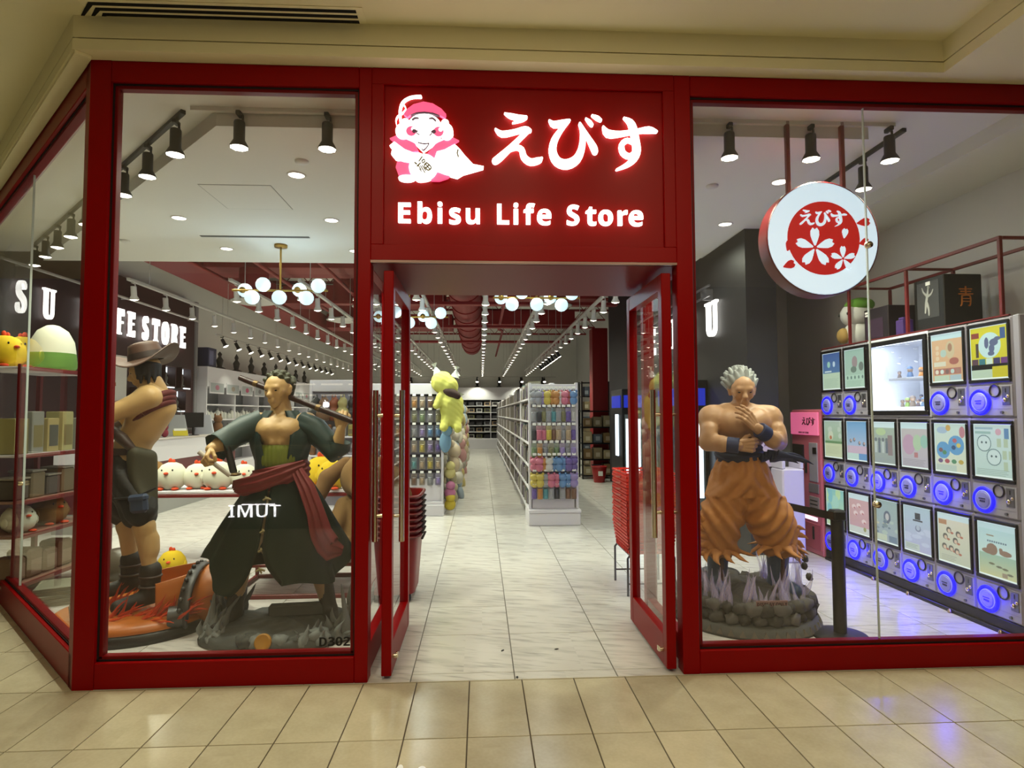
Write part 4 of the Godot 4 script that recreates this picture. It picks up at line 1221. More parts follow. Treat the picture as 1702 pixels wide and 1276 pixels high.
	# trousers with sculpted folds
	var folds := func(p, n): return 0.013 * sin(p.y * 46.0 + absf(p.x) * 60.0 * signf(p.y - 0.9) + p.z * 22.0) * smoothstep(1.25, 0.95, p.y) + 0.009 * sin(atan2(p.x, p.z) * 15.0) * smoothstep(0.85, 1.2, p.y) + 0.01 * fn.get_noise_3d(p.x, p.y, p.z)
	add("trousers", MB.new().flesh([[L.call(1.97, 1.18, -0.98), L.call(1.97, 1.02, -0.98), 0.15, 0.19], [L.call(1.93, 1.05, -0.98), L.call(1.80, 0.72, -0.95), 0.155, 0.15], [L.call(1.80, 0.72, -0.95), L.call(1.785, 0.55, -0.95), 0.15, 0.125], [L.call(1.83, 0.58, -0.9), L.call(1.87, 0.52, -0.9), 0.07, 0.05],
		[L.call(2.03, 1.05, -0.98), L.call(2.17, 0.74, -0.93), 0.16, 0.155], [L.call(2.17, 0.74, -0.93), L.call(2.22, 0.57, -0.93), 0.155, 0.13], [L.call(2.28, 0.68, -0.93), L.call(2.33, 0.64, -0.92), 0.08, 0.05]], 0.014, 0.05, folds).mesh(), orange, s)
	var tat := spike(0.14, 0.032, Vector2(0.3, 0.1), 1.0)
	for i in 22:
		var lf := i < 11
		var c: Vector3 = L.call(1.785, 0.49, -0.95) if lf else L.call(2.23, 0.52, -0.93)
		var a := TAU * i / 11.0
		add("torn_hem", tat, orange, s, c + V(sin(a) * 0.105, 0.02, cos(a) * 0.105), Basis(Vector3.UP, a) * Basis(V(1, 0, 0), 2.3 - 0.25 * (i % 3)) * Basis.from_scale(V(1.3, 0.7 + 0.25 * (i % 3), 0.7)))
	for i in 5:
		add("torn_hem", tat, orange, s, L.call(2.3, 0.66 - 0.04 * i, -0.9), Basis(V(0, 0, 1), -1.3 - 0.2 * i) * Basis.from_scale(V(1.2, 0.9 + 0.15 * (i % 2), 0.7)))
		add("torn_hem", tat, orange, s, L.call(1.70, 0.70 - 0.05 * i, -0.9), Basis(V(0, 0, 1), 1.2 + 0.2 * i) * Basis.from_scale(V(1.2, 0.7 + 0.15 * (i % 2), 0.7)))
	add("belt", MB.new().grid(func(i, j):
		var a: float = TAU * i
		var r: float = 1.0 + 0.07 * sin(PI * j) + 0.025 * sin(j * 20.0 + a * 3.0)
		return L.call(1.97 + sin(a) * 0.168 * r, 1.165 + 0.11 * j + 0.012 * sin(a * 2.0), -0.985 + cos(a) * 0.155 * r), 48, 14, true, true).mesh(), navy, s)
	for i in 6:
		add("belt_shred", tat, navy, s, L.call(2.08 + 0.02 * i, 1.2 + 0.015 * (i % 3), -0.85 + 0.01 * i), Basis(V(0, 0, 1), -1.45 - 0.06 * i) * Basis.from_scale(V(0.9, 1.5 + 0.25 * (i % 3), 0.5)))
	for q in [[1.785, 0.28, -0.98, -0.05], [2.235, 0.27, -0.95, 0.06]]:
		var an: Vector3 = L.call(q[0], q[1], q[2])
		add("boot", MB.new().flesh([[an + V(0, 0.26, 0.01), an, 0.088, 0.066], [an + V(0, -0.02, -0.03), an + V(q[3], -0.045, 0.15), 0.062, 0.05]], 0.012, 0.03).mesh(), mat("boot_blue", Color(0.2, 0.29, 0.4), 0.55), s)
		add("boot_strap", MB.new().mm(V(-0.015, -0.04, 0.06), V(0.015, 0.25, 0.095), 0.006).mesh(), mat("strap_maroon", Color(0.25, 0.08, 0.08), 0.6), s, an)
	# round stone base with rubble and ice-like shards
	var st := mat("stone_brown", Color(0.2, 0.185, 0.165), 0.8)
	var base := add("base", MB.new().lathe([[0.0005, 0.075], [0.47, 0.075], [0.5, 0.06], [0.53, 0.02], [0.53, 0.0], [0.0005, 0.0]], 64).mesh(), mat("base_grey", Color(0.27, 0.27, 0.25), 0.7), s)
	var tooth := MB.new().prism(poly([-0.022, 0, 0.022, 0, 0, 0.045]), 0, 0.012).mesh()
	for i in 44:
		var a := TAU * i / 44.0
		add("carved_tooth", tooth, mat("tooth", Color(0.36, 0.33, 0.28), 0.7), base, V(sin(a) * 0.522, 0.012, cos(a) * 0.522), Basis(Vector3.UP, a) * Basis(V(1, 0, 0), -0.4))
	add("ground", MB.new().grid(func(i, j):
		var a: float = TAU * i
		var pr := [[0.0005, 0.25], [0.5, 0.235], [0.8, 0.215], [0.94, 0.19], [0.98, 0.1], [1.0, 0.07]]
		var k: float = j * 4.999
		var q := int(k)
		var r: float = lerpf(pr[q][0], pr[q + 1][0], k - q)
		var y: float = lerpf(pr[q][1], pr[q + 1][1], k - q)
		return V(sin(a) * 0.44 * r, y + 0.35 * 0.08 * fn.get_noise_2d(cos(a) * r * 0.6, sin(a) * r * 0.6) * (1.0 if j < 0.8 else 0.0), cos(a) * 0.42 * r), 60, 20, true, false).mesh(), st, base)
	var rk := []
	for i in 8: rk.append(rock(50 + i, V(0.11, 0.085, 0.09)))
	for i in 64:
		var a := TAU * i / 32.0 + 0.13 * (i / 32) + rng.randf_range(-0.04, 0.04)
		var sc := rng.randf_range(0.75, 1.2)
		add("rock", rk[i % 8], hue(Color(0.2, 0.185, 0.165).lightened(0.1 * (i % 3)), 0.8), base, V(sin(a) * 0.445, 0.105 + 0.075 * (i / 32), cos(a) * 0.43), Basis(Vector3.UP, rng.randf() * 6.0) * Basis.from_scale(V(sc, sc, sc)))
	var ice := mat("ice_shard", Color(0.86, 0.83, 0.96, 0.3), 0.3)
	ice.transparency = BaseMaterial3D.TRANSPARENCY_ALPHA
	var im := []
	for i in 5: im.append(spike(0.22, 0.02, Vector2(0.2 - 0.1 * i, 0.12), i * 2.1))
	for i in 84:
		var a := rng.randf_range(-2.3, 2.3)
		var r := rng.randf_range(0.27, 0.44)
		var sc := rng.randf_range(0.6, 1.25) * (1.5 if absf(a - 1.5) < 0.45 else 1.0)
		add("shard", im[i % 5], ice, base, V(sin(a) * r, 0.17, cos(a) * r), Basis(Vector3.UP, rng.randf() * 6.0) * Basis(V(0, 0, 1), rng.randf_range(-0.25, 0.25)) * Basis.from_scale(V(1, sc, 1)))
	for q in [[0.33, 0.62, 0.1], [0.46, 0.5, 0.05], [0.44, 0.37, 0.14], [0.48, 0.42, 0.0], [0.1, 0.33, 0.3]]:
		add("flying_rock", rk[int(q[0] * 10)], st, base, V(q[0], q[1] * 0.86, q[2]), Basis(Vector3.UP, q[0] * 9.0) * Basis.from_scale(V(0.55, 0.6, 0.5)))
	var pl := add("notice", MB.new().at(V(0.22, 0.05, 0.006), Vector3.ZERO, 0.002).mesh(), mat("notice_pink", Color(0.55, 0.43, 0.42), 0.7), base, V(0.0, 0.225, 0.452))
	text("lettering", "DISPLAY ONLY", 0.022, 0.002, mat("notice_ink", Color(0.2, 0.07, 0.09), 0.7), pl, V(0, 0, 0.0035))

func traveller(fn: FastNoiseLite, skin: Material, darkeye: Material) -> void:
	var o := V(-2.55, 0, -1.1)
	var s := thing("traveller_statue", "life-size statue of a bare-backed traveller in a brown brimmed hat and dark shorts", "statue", o)
	var L := func(x, y, z): return V(x, y, z) - o
	var dark := mat("shorts_black", Color(0.085, 0.075, 0.06), 0.65)
	var brown := mat("leather_brown", Color(0.2, 0.125, 0.09), 0.5)
	var hc: Vector3 = L.call(-2.51, 1.855, -1.1)
	var fw := V(-1.0, -0.35, 0.35)
	var b := MB.new()
	b.flesh([[L.call(-2.46, 1.58, -1.12), L.call(-2.6, 1.3, -1.12), 0.14, 0.115], [L.call(-2.6, 1.3, -1.12), L.call(-2.64, 1.1, -1.12), 0.115, 0.13], [L.call(-2.44, 1.66, -1.0), L.call(-2.5, 1.66, -1.26), 0.085, 0.085], [L.call(-2.52, 1.56, -1.05), L.call(-2.54, 1.54, -1.2), 0.1, 0.1], [L.call(-2.4, 1.58, -1.12), L.call(-2.5, 1.4, -1.12), 0.1, 0.09],
		[L.call(-2.45, 1.68, -1.12), hc - V(-0.02, 0.1, 0), 0.085, 0.06],
		[L.call(-2.41, 1.655, -0.98), L.call(-2.65, 1.52, -0.87), 0.082, 0.058], [L.call(-2.65, 1.52, -0.87), L.call(-2.86, 1.58, -1.0), 0.058, 0.038],
		[L.call(-2.52, 1.65, -1.27), L.call(-2.8, 1.45, -1.25), 0.075, 0.055], [L.call(-2.8, 1.45, -1.25), L.call(-2.74, 1.42, -0.98), 0.055, 0.036],
		[L.call(-2.6, 1.05, -1.05), L.call(-2.44, 0.72, -1.0), 0.1, 0.07], [L.call(-2.44, 0.72, -1.0), L.call(-2.395, 0.38, -1.02), 0.068, 0.045], [L.call(-2.41, 0.62, -1.03), L.call(-2.4, 0.55, -1.03), 0.062, 0.056], [L.call(-2.68, 1.05, -1.2), L.call(-2.66, 0.7, -1.18), 0.1, 0.068], [L.call(-2.66, 0.7, -1.18), L.call(-2.635, 0.38, -1.2), 0.066, 0.045]], 0.015, 0.035)
	b.flesh(head_bones(hc, fw, 0.25), 0.0055, 0.018)
	b.flesh(hand_bones(L.call(-2.86, 1.58, -1.0), V(-0.8, 0.3, -0.5), V(0.2, -0.3, -1), 1.0, [0.4, 0.45, 0.5, 0.5]), 0.0045, 0.007)
	b.flesh(hand_bones(L.call(-2.74, 1.42, -0.98), V(0.35, -0.05, 0.9), V(1, 0, -0.3), 1.0, [0.6, 0.65, 0.7, 0.75]), 0.0045, 0.007)
	add("body", b.mesh(), skin, s)
	eyes(s, hc, fw, 0.25, darkeye)
	var hb := []
	for i in 20:
		var a := 1.0 + 3.6 * i / 19.0
		var d := Basis(Vector3.UP, a) * fw.normalized()
		d.y = 0.0
		hb.append([hc + d.normalized() * 0.08 + V(0, 0.045, 0), hc + d.normalized() * (0.083 + 0.012 * (i % 2)) + V(0, -0.03 - 0.03 * (i % 3), 0), 0.024, 0.01])
	add("hair", MB.new().flesh(hb, 0.007, 0.008).mesh(), mat("hair_black", Color(0.06, 0.06, 0.07), 0.5), s)
	# brimmed hat
	var tilt := Basis(V(0, 0, 1), 0.24) * Basis(V(1, 0, 0), 0.12)
	var hm := MB.new().grid(func(i, j):
		var a: float = TAU * i
		var pr := [[0.0005, 0.13], [0.06, 0.135], [0.1, 0.12], [0.115, 0.06], [0.125, 0.01], [0.16, 0.0], [0.225, 0.008], [0.232, 0.0], [0.22, -0.006], [0.15, -0.012], [0.11, -0.012]]
		var k: float = j * 9.999
		var q := int(k)
		var r: float = lerpf(pr[q][0], pr[q + 1][0], k - q)
		var y: float = lerpf(pr[q][1], pr[q + 1][1], k - q)
		return V(sin(a) * r, y + maxf(r - 0.12, 0.0) * 0.55 * cos(a * 2.0) * -1.0 + maxf(r - 0.12, 0.0) * 0.15, cos(a) * r), 48, 30, true, false)
	add("hat", hm.mesh(), mat("hat_brown", Color(0.30, 0.2, 0.15), 0.6), s, hc + V(0.01, 0.085, 0), tilt)
	add("hat_band", MB.new().grid(func(i, j): return V(sin(TAU * i) * (0.1275 - 0.008 * j), 0.012 + 0.045 * j, cos(TAU * i) * (0.1275 - 0.008 * j)), 40, 2, true, true).mesh(), mat("hat_band", Color(0.16, 0.1, 0.08), 0.6), s, hc + V(0.01, 0.085, 0), tilt)
	var sc := MB.new()
	for k in 3:
		var pts := []
		for i in 25:
			var a := TAU * i / 24.0
			pts.append(hc + V(0.06 + 0.13 * sin(a) - 0.06 * cos(a) * 0.0, -0.16 - 0.035 * k - 0.09 * (1.0 - sin(a)) * 0.9, 0.125 * cos(a)) )
		sc.tube(pts, [0.026], 9, false)
	add("scarf", sc.mesh(), mat("scarf_red", Color(0.34, 0.08, 0.075), 0.7), s)
	add("scarf_end", MB.new().tube([L.call(-2.42, 1.7, -0.97), L.call(-2.55, 1.62, -0.93), L.call(-2.68, 1.585, -0.94), L.call(-2.76, 1.6, -1.0)], [0.035, 0.045, 0.045, 0.02], 14, true, 0.6).mesh(), mat("scarf_red"), s)
	add("elbow_guard", MB.new().ball(L.call(-2.655, 1.515, -0.855), V(0.072, 0.068, 0.07), 18).mesh(), brown, s)
	add("forearm_guard", MB.new().tube([L.call(-2.79, 1.44, -1.2), L.call(-2.745, 1.42, -1.0)], [0.062, 0.05], 16).mesh(), brown, s)
	add("knife_sheath", MB.new().tube([L.call(-2.66, 1.42, -0.95), L.call(-2.57, 1.36, -0.93), L.call(-2.5, 1.26, -0.97)], [0.035, 0.04, 0.025], 12).mesh(), brown, s)
	var folds := func(p, n): return 0.008 * sin(p.y * 40.0 + p.x * 50.0 + p.z * 20.0) + 0.006 * fn.get_noise_3d(p.x, p.y, p.z)
	add("shorts", MB.new().flesh([[L.call(-2.64, 1.2, -1.12), L.call(-2.63, 1.05, -1.12), 0.13, 0.17], [L.call(-2.58, 1.05, -1.06), L.call(-2.47, 0.82, -1.0), 0.145, 0.115], [L.call(-2.7, 1.05, -1.18), L.call(-2.68, 0.82, -1.18), 0.145, 0.12]], 0.014, 0.04, folds).mesh(), dark, s)
	add("belt", MB.new().grid(func(i, j): return L.call(-2.635 + sin(TAU * i) * 0.148, 1.235 + 0.05 * j, -1.12 + cos(TAU * i) * 0.145), 40, 2, true, true).mesh(), brown, s)
	add("buckle", MB.new().box(V(0.07, 0.065, 0.012), 0.004, Transform3D(Basis(Vector3.UP, -0.75), L.call(-2.745, 1.255, -1.015))).mesh(), mat("buckle", Color(0.75, 0.72, 0.65), 0.35, 0.5), s)
	add("buckle_plate", MB.new().box(V(0.045, 0.04, 0.012), 0.002, Transform3D(Basis(Vector3.UP, -0.75), L.call(-2.749, 1.255, -1.011))).mesh(), dark, s)
	var olive := mat("jacket_olive", Color(0.22, 0.21, 0.13), 0.65)
	var jb := []
	for i in 11:
		var t := i / 10.0
		jb.append([L.call(-2.5 + 0.1 * t - 0.04 * sin(t * 3), 1.25 - 0.36 * t, -0.97 + 0.02 * t), L.call(-2.44 + 0.05 * t, 1.22 - 0.36 * t, -1.05), 0.05 - 0.028 * t, 0.05 - 0.03 * t])
	add("tied_jacket", MB.new().flesh(jb, 0.01, 0.02).mesh(), olive, s)
	var bag := add("hip_bag", MB.new().box(V(0.12, 0.12, 0.06), 0.02, Transform3D(Basis(V(0, 0, 1), 0.1), L.call(-2.40, 0.9, -0.855))).mesh(), mat("bag_blue", Color(0.16, 0.22, 0.32), 0.6), s)
	add("flap", MB.new().box(V(0.125, 0.05, 0.066), 0.015, Transform3D(Basis(V(0, 0, 1), 0.1), L.call(-2.404, 0.945, -0.853))).mesh(), mat("bag_blue"), bag)
	add("strap", MB.new().tube([L.call(-2.6, 0.93, -0.91), L.call(-2.42, 0.95, -0.865), L.call(-2.34, 1.0, -0.95)], [0.018], 8, true, 0.5).mesh(), dark, bag)
	for q in [[-2.395, 0.38, -1.02, -0.15, 0.13], [-2.635, 0.42, -1.2, -0.16, 0.08]]:
		var an: Vector3 = L.call(q[0], q[1], q[2])
		var bt := add("boot", MB.new().flesh([[an + V(0, 0.02, 0), an + V(0, -0.12, 0), 0.072, 0.062], [an + V(0.02, -0.16, -0.02), an + V(q[3], -0.2, q[4]), 0.06, 0.048]], 0.012, 0.03).mesh(), mat("boot_dark"), s)
		for k in 2:
			add("boot_strap", MB.new().ring(an + V(0, -0.02 - 0.07 * k, 0), 0.069, 0.009, 26, 8, Basis(V(1, 0, 0), PI / 2)).mesh(), brown, bt)
	# orange raft with riveted tub, pipe and flames
	var og := mat("raft_orange", Color(0.68, 0.37, 0.08), 0.4)
	var iron := mat("raft_iron", Color(0.27, 0.27, 0.27), 0.4, 0.6)
	var E := func(prof, sx, sz, c):
		return MB.new().lathe(prof, 56, Transform3D(Basis.from_scale(V(sx, 1, sz)), c)).mesh()
	var base := add("base", E.call([[0.0005, 0.075], [0.95, 0.075], [0.99, 0.06], [1.0, 0.03], [1.0, 0.0], [0.0005, 0.0]], 0.56, 0.5, V(0.03, 0, 0.03)), mat("rubber_black", Color(0.03, 0.03, 0.028), 0.5), s)
	add("deck", E.call([[0.0005, 0.13], [0.8, 0.135], [0.92, 0.125], [0.975, 0.1], [0.97, 0.074]], 0.555, 0.495, V(0.03, 0, 0.03)), og, base)
	add("tub", MB.new().grid(func(i, j):
		var a: float = lerpf(0.5, 4.4, i)
		var pr := [[1.0, 0.1], [1.07, 0.25], [1.0, 0.4], [0.94, 0.4], [0.98, 0.25], [0.93, 0.1]]
		var k: float = j * 4.999
		var q := int(k)
		return V(sin(a) * 0.5 * lerpf(pr[q][0], pr[q + 1][0], k - q) + 0.05, lerpf(pr[q][1], pr[q + 1][1], k - q) * (0.75 + 0.25 * sin(a)), cos(a) * 0.36 * lerpf(pr[q][0], pr[q + 1][0], k - q) - 0.05), 44, 15).mesh(), og, base)
	var arc := []
	for i in 15:
		var a := lerpf(0.0, PI, i / 14.0)
		arc.append(V(0.48 + 0.02 * cos(a), 0.12 + 0.3 * sin(a), 0.02 + 0.3 * cos(a)))
	var hoop := add("iron_hoop", MB.new().tube(arc, [0.042], 14, true, 0.4).mesh(), iron, base)
	for i in range(1, 14):
		add("rivet", MB.new().ball(arc[i] + (arc[i] - V(0.48, 0.12, 0.02)).normalized() * 0.018 + V(-0.012, 0, 0.016), V(0.016, 0.016, 0.016), 10).mesh(), iron, hoop)
	var arc2 := []
	for i in 15: arc2.append((arc[i] - V(0.48, 0.12, 0.02)) * V(1, 0.92, 0.92) + V(0.67, 0.1, -0.06))
	add("drum", MB.new().tube([V(0.46, 0.2, 0.02), V(0.54, 0.2, 0.0), V(0.66, 0.2, -0.05), V(0.69, 0.2, -0.06)], [0.18, 0.22, 0.2, 0.16], 30).mesh(), og, base)
	add("iron_hoop", MB.new().tube(arc2, [0.035], 14, true, 0.4).mesh(), iron, base)
	add("pipe", MB.new().tube([V(0.5, 0.13, 0.27), V(0.4, 0.13, 0.3)], [0.075], 22).mesh(), iron, base)
	add("pipe_rim", MB.new().ring(V(0.5, 0.13, 0.268), 0.07, 0.016, 26, 8, Basis(Vector3.UP, 1.9)).mesh(), iron, base)
	add("handrail", MB.new().tube([V(-0.28, 0.28, 0.2), V(-0.27, 0.2, 0.27), V(-0.2, 0.14, 0.36), V(-0.08, 0.12, 0.4)], [0.018], 12).mesh(), mat("chrome"), base)
	var fl := mat("resin_flame", Color(0.85, 0.27, 0.09, 0.6), 0.28)
	fl.transparency = BaseMaterial3D.TRANSPARENCY_ALPHA
	var fm := []
	for i in 5: fm.append(spike(0.15, 0.015, Vector2(0.6 - 0.15 * i, 0.15), i * 1.9))
	for i in 84:
		var t := rng.randf()
		var p := V(lerpf(-0.28, 0.5, t), 0.1, lerpf(0.28, 0.24, t) + rng.randf_range(-0.08, 0.1)) if i < 60 else V(rng.randf_range(-0.32, 0.05), 0.12, rng.randf_range(-0.12, 0.1))
		add("flame", fm[i % 5], fl, base, p, Basis(V(0, 0, 1), -rng.randf_range(0.3, 1.25)) * Basis(Vector3.UP, rng.randf_range(-0.9, 0.9)) * Basis.from_scale(V(1, rng.randf_range(0.6, 1.3) * (1.0 + t * 0.5), 1)))

# ---------- capsule machines ----------
func disc(im: Image, x: float, y: float, r: float, c: Color, sq := 1.0) -> void:
	for j in range(maxi(int(y - r * sq), 0), mini(int(y + r * sq) + 1, im.get_height())):
		for i in range(maxi(int(x - r), 0), mini(int(x + r) + 1, im.get_width())):
			var d := Vector2(i - x, (j - y) / sq)
			if d.length() <= r: im.set_pixel(i, j, c)

func rect(im: Image, x: int, y: int, w: int, h: int, c: Color) -> void:
	im.fill_rect(Rect2i(x, y, w, h), c)

func grad(im: Image, a: Color, b: Color, y0 := 0, y1 := 128) -> void:
	for y in range(y0, y1):
		im.fill_rect(Rect2i(0, y, 104, 1), a.lerp(b, float(y - y0) / (y1 - y0)))

func lines(im: Image, x: int, y: int, w: int, n: int, c: Color) -> void:
	for i in n:
		rect(im, x, y + i * 4, w - (i * 7) % 11, 1, c)

func poster(i: int) -> ImageTexture:
	var im := Image.create(104, 128, false, Image.FORMAT_RGB8)
	var r := RandomNumberGenerator.new()
	r.seed = 100 + i
	var C := func(h): return Color.html(h)
	match i:
		0:
			grad(im, C.call("a9d2d8"), C.call("c4e0d2"), 0, 74); grad(im, C.call("8fb59a"), C.call("c8c483"), 74, 128)
			for q in [[38, 62, 15, 0.9], [28, 68, 18, 0.35], [74, 66, 16, 0.4], [62, 60, 5, 1.0]]: disc(im, q[0], q[1], q[2], C.call("7f5f49"), q[3])
			for k in 9: rect(im, 26 + k * 6, 42, 4, 4, C.call("4c6472"))
			for q in [[36, 96], [56, 100], [72, 102], [84, 112]]: disc(im, q[0], q[1], 8, C.call("5a5a40"), 0.3)
			disc(im, 34, 30, 11, C.call("8a7a62"), 0.16); rect(im, 64, 112, 14, 10, C.call("8d7a5e")); rect(im, 0, 0, 104, 16, C.call("bfe0e4"))
		1:
			grad(im, C.call("d8d0b4"), C.call("b9c0a2")); rect(im, 4, 18, 26, 12, C.call("a9744c")); rect(im, 0, 0, 104, 16, C.call("c9e2e2"))
			for q in [[36, 42], [66, 48], [24, 60], [56, 66], [20, 86], [42, 88], [60, 92]]:
				disc(im, q[0], q[1], 8, C.call("4c463e")); disc(im, q[0] + 1, q[1] + 2, 5, C.call("d2b493")); disc(im, q[0] + 10, q[1] + 6, 5, C.call("a8593f"), 0.6)
			lines(im, 10, 108, 50, 4, C.call("8a8a7a"))
		2:
			grad(im, C.call("a8c4cf"), C.call("a9a8cc"))
			for k in 9: disc(im, r.randf() * 104, 62 + r.randf() * 40, 15, C.call("b9c2d8"), 0.35)
			rect(im, 44, 18, 20, 18, C.call("26262e")); rect(im, 36, 37, 36, 4, C.call("26262e")); disc(im, 54, 60, 11, C.call("6d7690"), 0.8); disc(im, 54, 58, 7, C.call("a7b4c4")); rect(im, 4, 104, 54, 18, C.call("b6c4b4")); lines(im, 8, 108, 44, 3, C.call("6f7f78"))
		3:
			grad(im, C.call("8fa8a0"), C.call("8e9ba2")); disc(im, 56, 50, 15, C.call("4d5462"), 1.25); disc(im, 56, 49, 8, C.call("b6b4ae"), 1.3)
			for k in 16: disc(im, r.randf() * 104, 60 + r.randf() * 40, 4 + r.randf() * 9, C.call(["6c7f80", "a3b5a6", "586a78", "b9b79a"][k % 4]), 0.5)
			rect(im, 4, 104, 50, 18, C.call("b9c4a4")); rect(im, 62, 104, 34, 18, C.call("5a6e80"))
		4:
			grad(im, C.call("c99a98"), C.call("bf8f8f")); rect(im, 0, 0, 104, 18, C.call("cfe4e4")); rect(im, 0, 104, 104, 24, C.call("c7cdbd"))
			for q in [[26, 42], [50, 36], [34, 62], [74, 84], [66, 56]]: disc(im, q[0], q[1], 11, C.call("e4c9c2"), 0.65); disc(im, q[0] + 3, q[1] + 4, 5, C.call("b0625e"), 0.6)
			disc(im, 78, 108, 7, C.call("8c8c4a"))
		5:
			grad(im, C.call("7fc4c0"), C.call("c4dca0"))
			for k in 9: disc(im, r.randf() * 104, r.randf() * 90, 14, C.call(["9fd4c0", "b8dc9c", "78bcc4"][k % 3]), 1.5)
		6:
			grad(im, C.call("c6dfda"), C.call("b7d3c8"))
			for q in [[28, 46, 20], [54, 78, 20]]: disc(im, q[0], q[1], q[2], C.call("4f6d70")); disc(im, q[0], q[1], q[2] - 2, C.call("c9e0d9"))
			for q in [[64, 34], [82, 34], [78, 62], [94, 62], [80, 88]]: rect(im, q[0], q[1], 11, 20, C.call("a9bf9c"))
			disc(im, 68, 18, 8, C.call("cc9aa6")); rect(im, 84, 10, 12, 24, C.call("4d79a8")); rect(im, 4, 8, 50, 5, C.call("8fb0b8")); rect(im, 4, 18, 44, 6, C.call("8cb3a8")); lines(im, 6, 108, 88, 4, C.call("7f988c"))
			for q in [[22, 44], [34, 44], [48, 76], [60, 76]]: disc(im, q[0], q[1], 2.5, C.call("33474a"))
		7:
			grad(im, C.call("c3ddd4"), C.call("d6d8b4")); disc(im, 70, 56, 25, C.call("4d8fc4")); disc(im, 28, 70, 22, C.call("4d8fc4"))
			for q in [[66, 44, "b0505a"], [78, 56, "d0b850"], [62, 62, "27406a"], [20, 70, "70484a"], [32, 76, "3f7a4c"]]: disc(im, q[0], q[1], 7, C.call(q[2]), 0.8)
			disc(im, 26, 18, 18, C.call("9ab4cc"), 0.5); disc(im, 46, 12, 8, C.call("c79a4a")); disc(im, 90, 22, 9, C.call("b8707c"), 1.6)
			for k in 4: disc(im, 18 + k * 22, 98, 8, C.call(["5f4a6e", "a03f44", "3f7a50", "b89a3a"][k]), 0.7)
			rect(im, 4, 108, 66, 18, C.call("b4c6b4"))
		8:
			grad(im, C.call("b9b4b0"), C.call("b0a8b4")); rect(im, 0, 0, 104, 18, C.call("c8e6ea")); disc(im, 30, 62, 24, C.call("b58ca8"), 1.2); disc(im, 62, 56, 16, C.call("a6c49c"), 1.4); disc(im, 88, 52, 14, C.call("88b8a8"), 1.3); rect(im, 50, 84, 14, 14, C.call("b06a6e")); lines(im, 8, 104, 84, 5, C.call("7d747c"))
		9:
			grad(im, C.call("9db09a"), C.call("8a9490")); rect(im, 0, 0, 104, 18, C.call("cfe8ea"))
			disc(im, 40, 30, 22, C.call("a9c48a"), 0.5)
			for k in 5: rect(im, 12 + k * 16, 58, 10, 36, C.call(["b4bfb8", "55606a"][k % 2])); disc(im, 17 + k * 16, 54, 6, C.call("5d6468"))
			rect(im, 70, 40, 20, 60, C.call("7d6a6a"))
		10:
			grad(im, C.call("5a98cc"), C.call("a6b8d4"), 0, 90); rect(im, 0, 80, 104, 24, C.call("c4a8bc")); rect(im, 0, 104, 60, 24, C.call("b9d8cc")); rect(im, 60, 104, 44, 24, C.call("4f86c0"))
			for q in [[20, 64], [38, 60], [64, 70], [86, 72]]: disc(im, q[0], q[1], 6, C.call("4f5c6a"), 1.1); disc(im, q[0] + 2, q[1] - 2, 4, C.call("c49a8c"))
		11:
			grad(im, C.call("a6bca8"), C.call("8fae84"), 0, 80); rect(im, 0, 70, 104, 8, C.call("4f7a48")); rect(im, 0, 78, 104, 50, C.call("c3cca0")); disc(im, 36, 50, 15, C.call("c6d0b0"), 1.1); disc(im, 36, 58, 7, C.call("b0603a"))
			for k in 6: disc(im, r.randf() * 104, r.randf() * 60, 9, C.call("b9c9b4"))
			lines(im, 10, 88, 80, 7, C.call("a4ae86"))
		12:
			grad(im, C.call("d3cf1e"), C.call("c8c42a"), 0, 92); disc(im, 54, 46, 31, C.call("bfe0dc"))
			for q in [[66, 40, 12, 0.7], [60, 54, 8, 1.2], [46, 40, 6, 2.2], [76, 32, 9, 0.5], [58, 66, 9, 0.6]]: disc(im, q[0], q[1], q[2], C.call("5b6684"), q[3])
			rect(im, 4, 14, 22, 13, C.call("8a3c30")); rect(im, 16, 40, 8, 34, C.call("4c3e34"))
			for k in 5: rect(im, 4 + k * 20, 78, 18, 14, C.call(["59404a", "3d7a80", "c6e0cc", "3a3560", "6a3a78"][k]))
			rect(im, 0, 104, 60, 24, C.call("b4ccb0")); rect(im, 60, 98, 44, 30, C.call("c3bc28")); rect(im, 84, 8, 14, 26, C.call("3c5a8a"))
		13:
			grad(im, C.call("d9a878"), C.call("d3a070")); rect(im, 0, 0, 104, 16, C.call("bfe2e6")); disc(im, 62, 44, 15, C.call("c9b487"), 1.5); disc(im, 62, 38, 7, C.call("9c6a4a"), 1.5); disc(im, 74, 74, 15, C.call("9c4a3c"), 0.6)
			for k in 3: disc(im, 20, 36 + k * 14, 6, C.call("e0c49a"))
			disc(im, 40, 52, 10, C.call("a9c4b4"))
			rect(im, 8, 92, 88, 16, C.call("a25a4c"))
			for k in 5: disc(im, 17 + k * 17, 100, 6, C.call(["e2d8c0", "cfe0d4", "6d4a44", "b9d4c8", "9c6a5a"][k]))
			rect(im, 8, 110, 50, 14, C.call("b9ccb0")); rect(im, 60, 110, 36, 14, C.call("a2bcc4")); rect(im, 8, 74, 40, 12, C.call("d8d4b8"))
		14:
			grad(im, C.call("8fb4a4"), C.call("a6c4ac")); disc(im, 52, 42, 14, C.call("8f7a7c"), 1.4); disc(im, 84, 58, 12, C.call("5d6a60"), 1.2); disc(im, 46, 66, 15, C.call("5a6e60"), 0.7); rect(im, 0, 84, 104, 44, C.call("a9ccb4"))
			for k in 5: disc(im, 14 + k * 19, 92, 4, C.call("4d6a60"), 1.4)
			lines(im, 8, 104, 80, 5, C.call("7fa48c"))
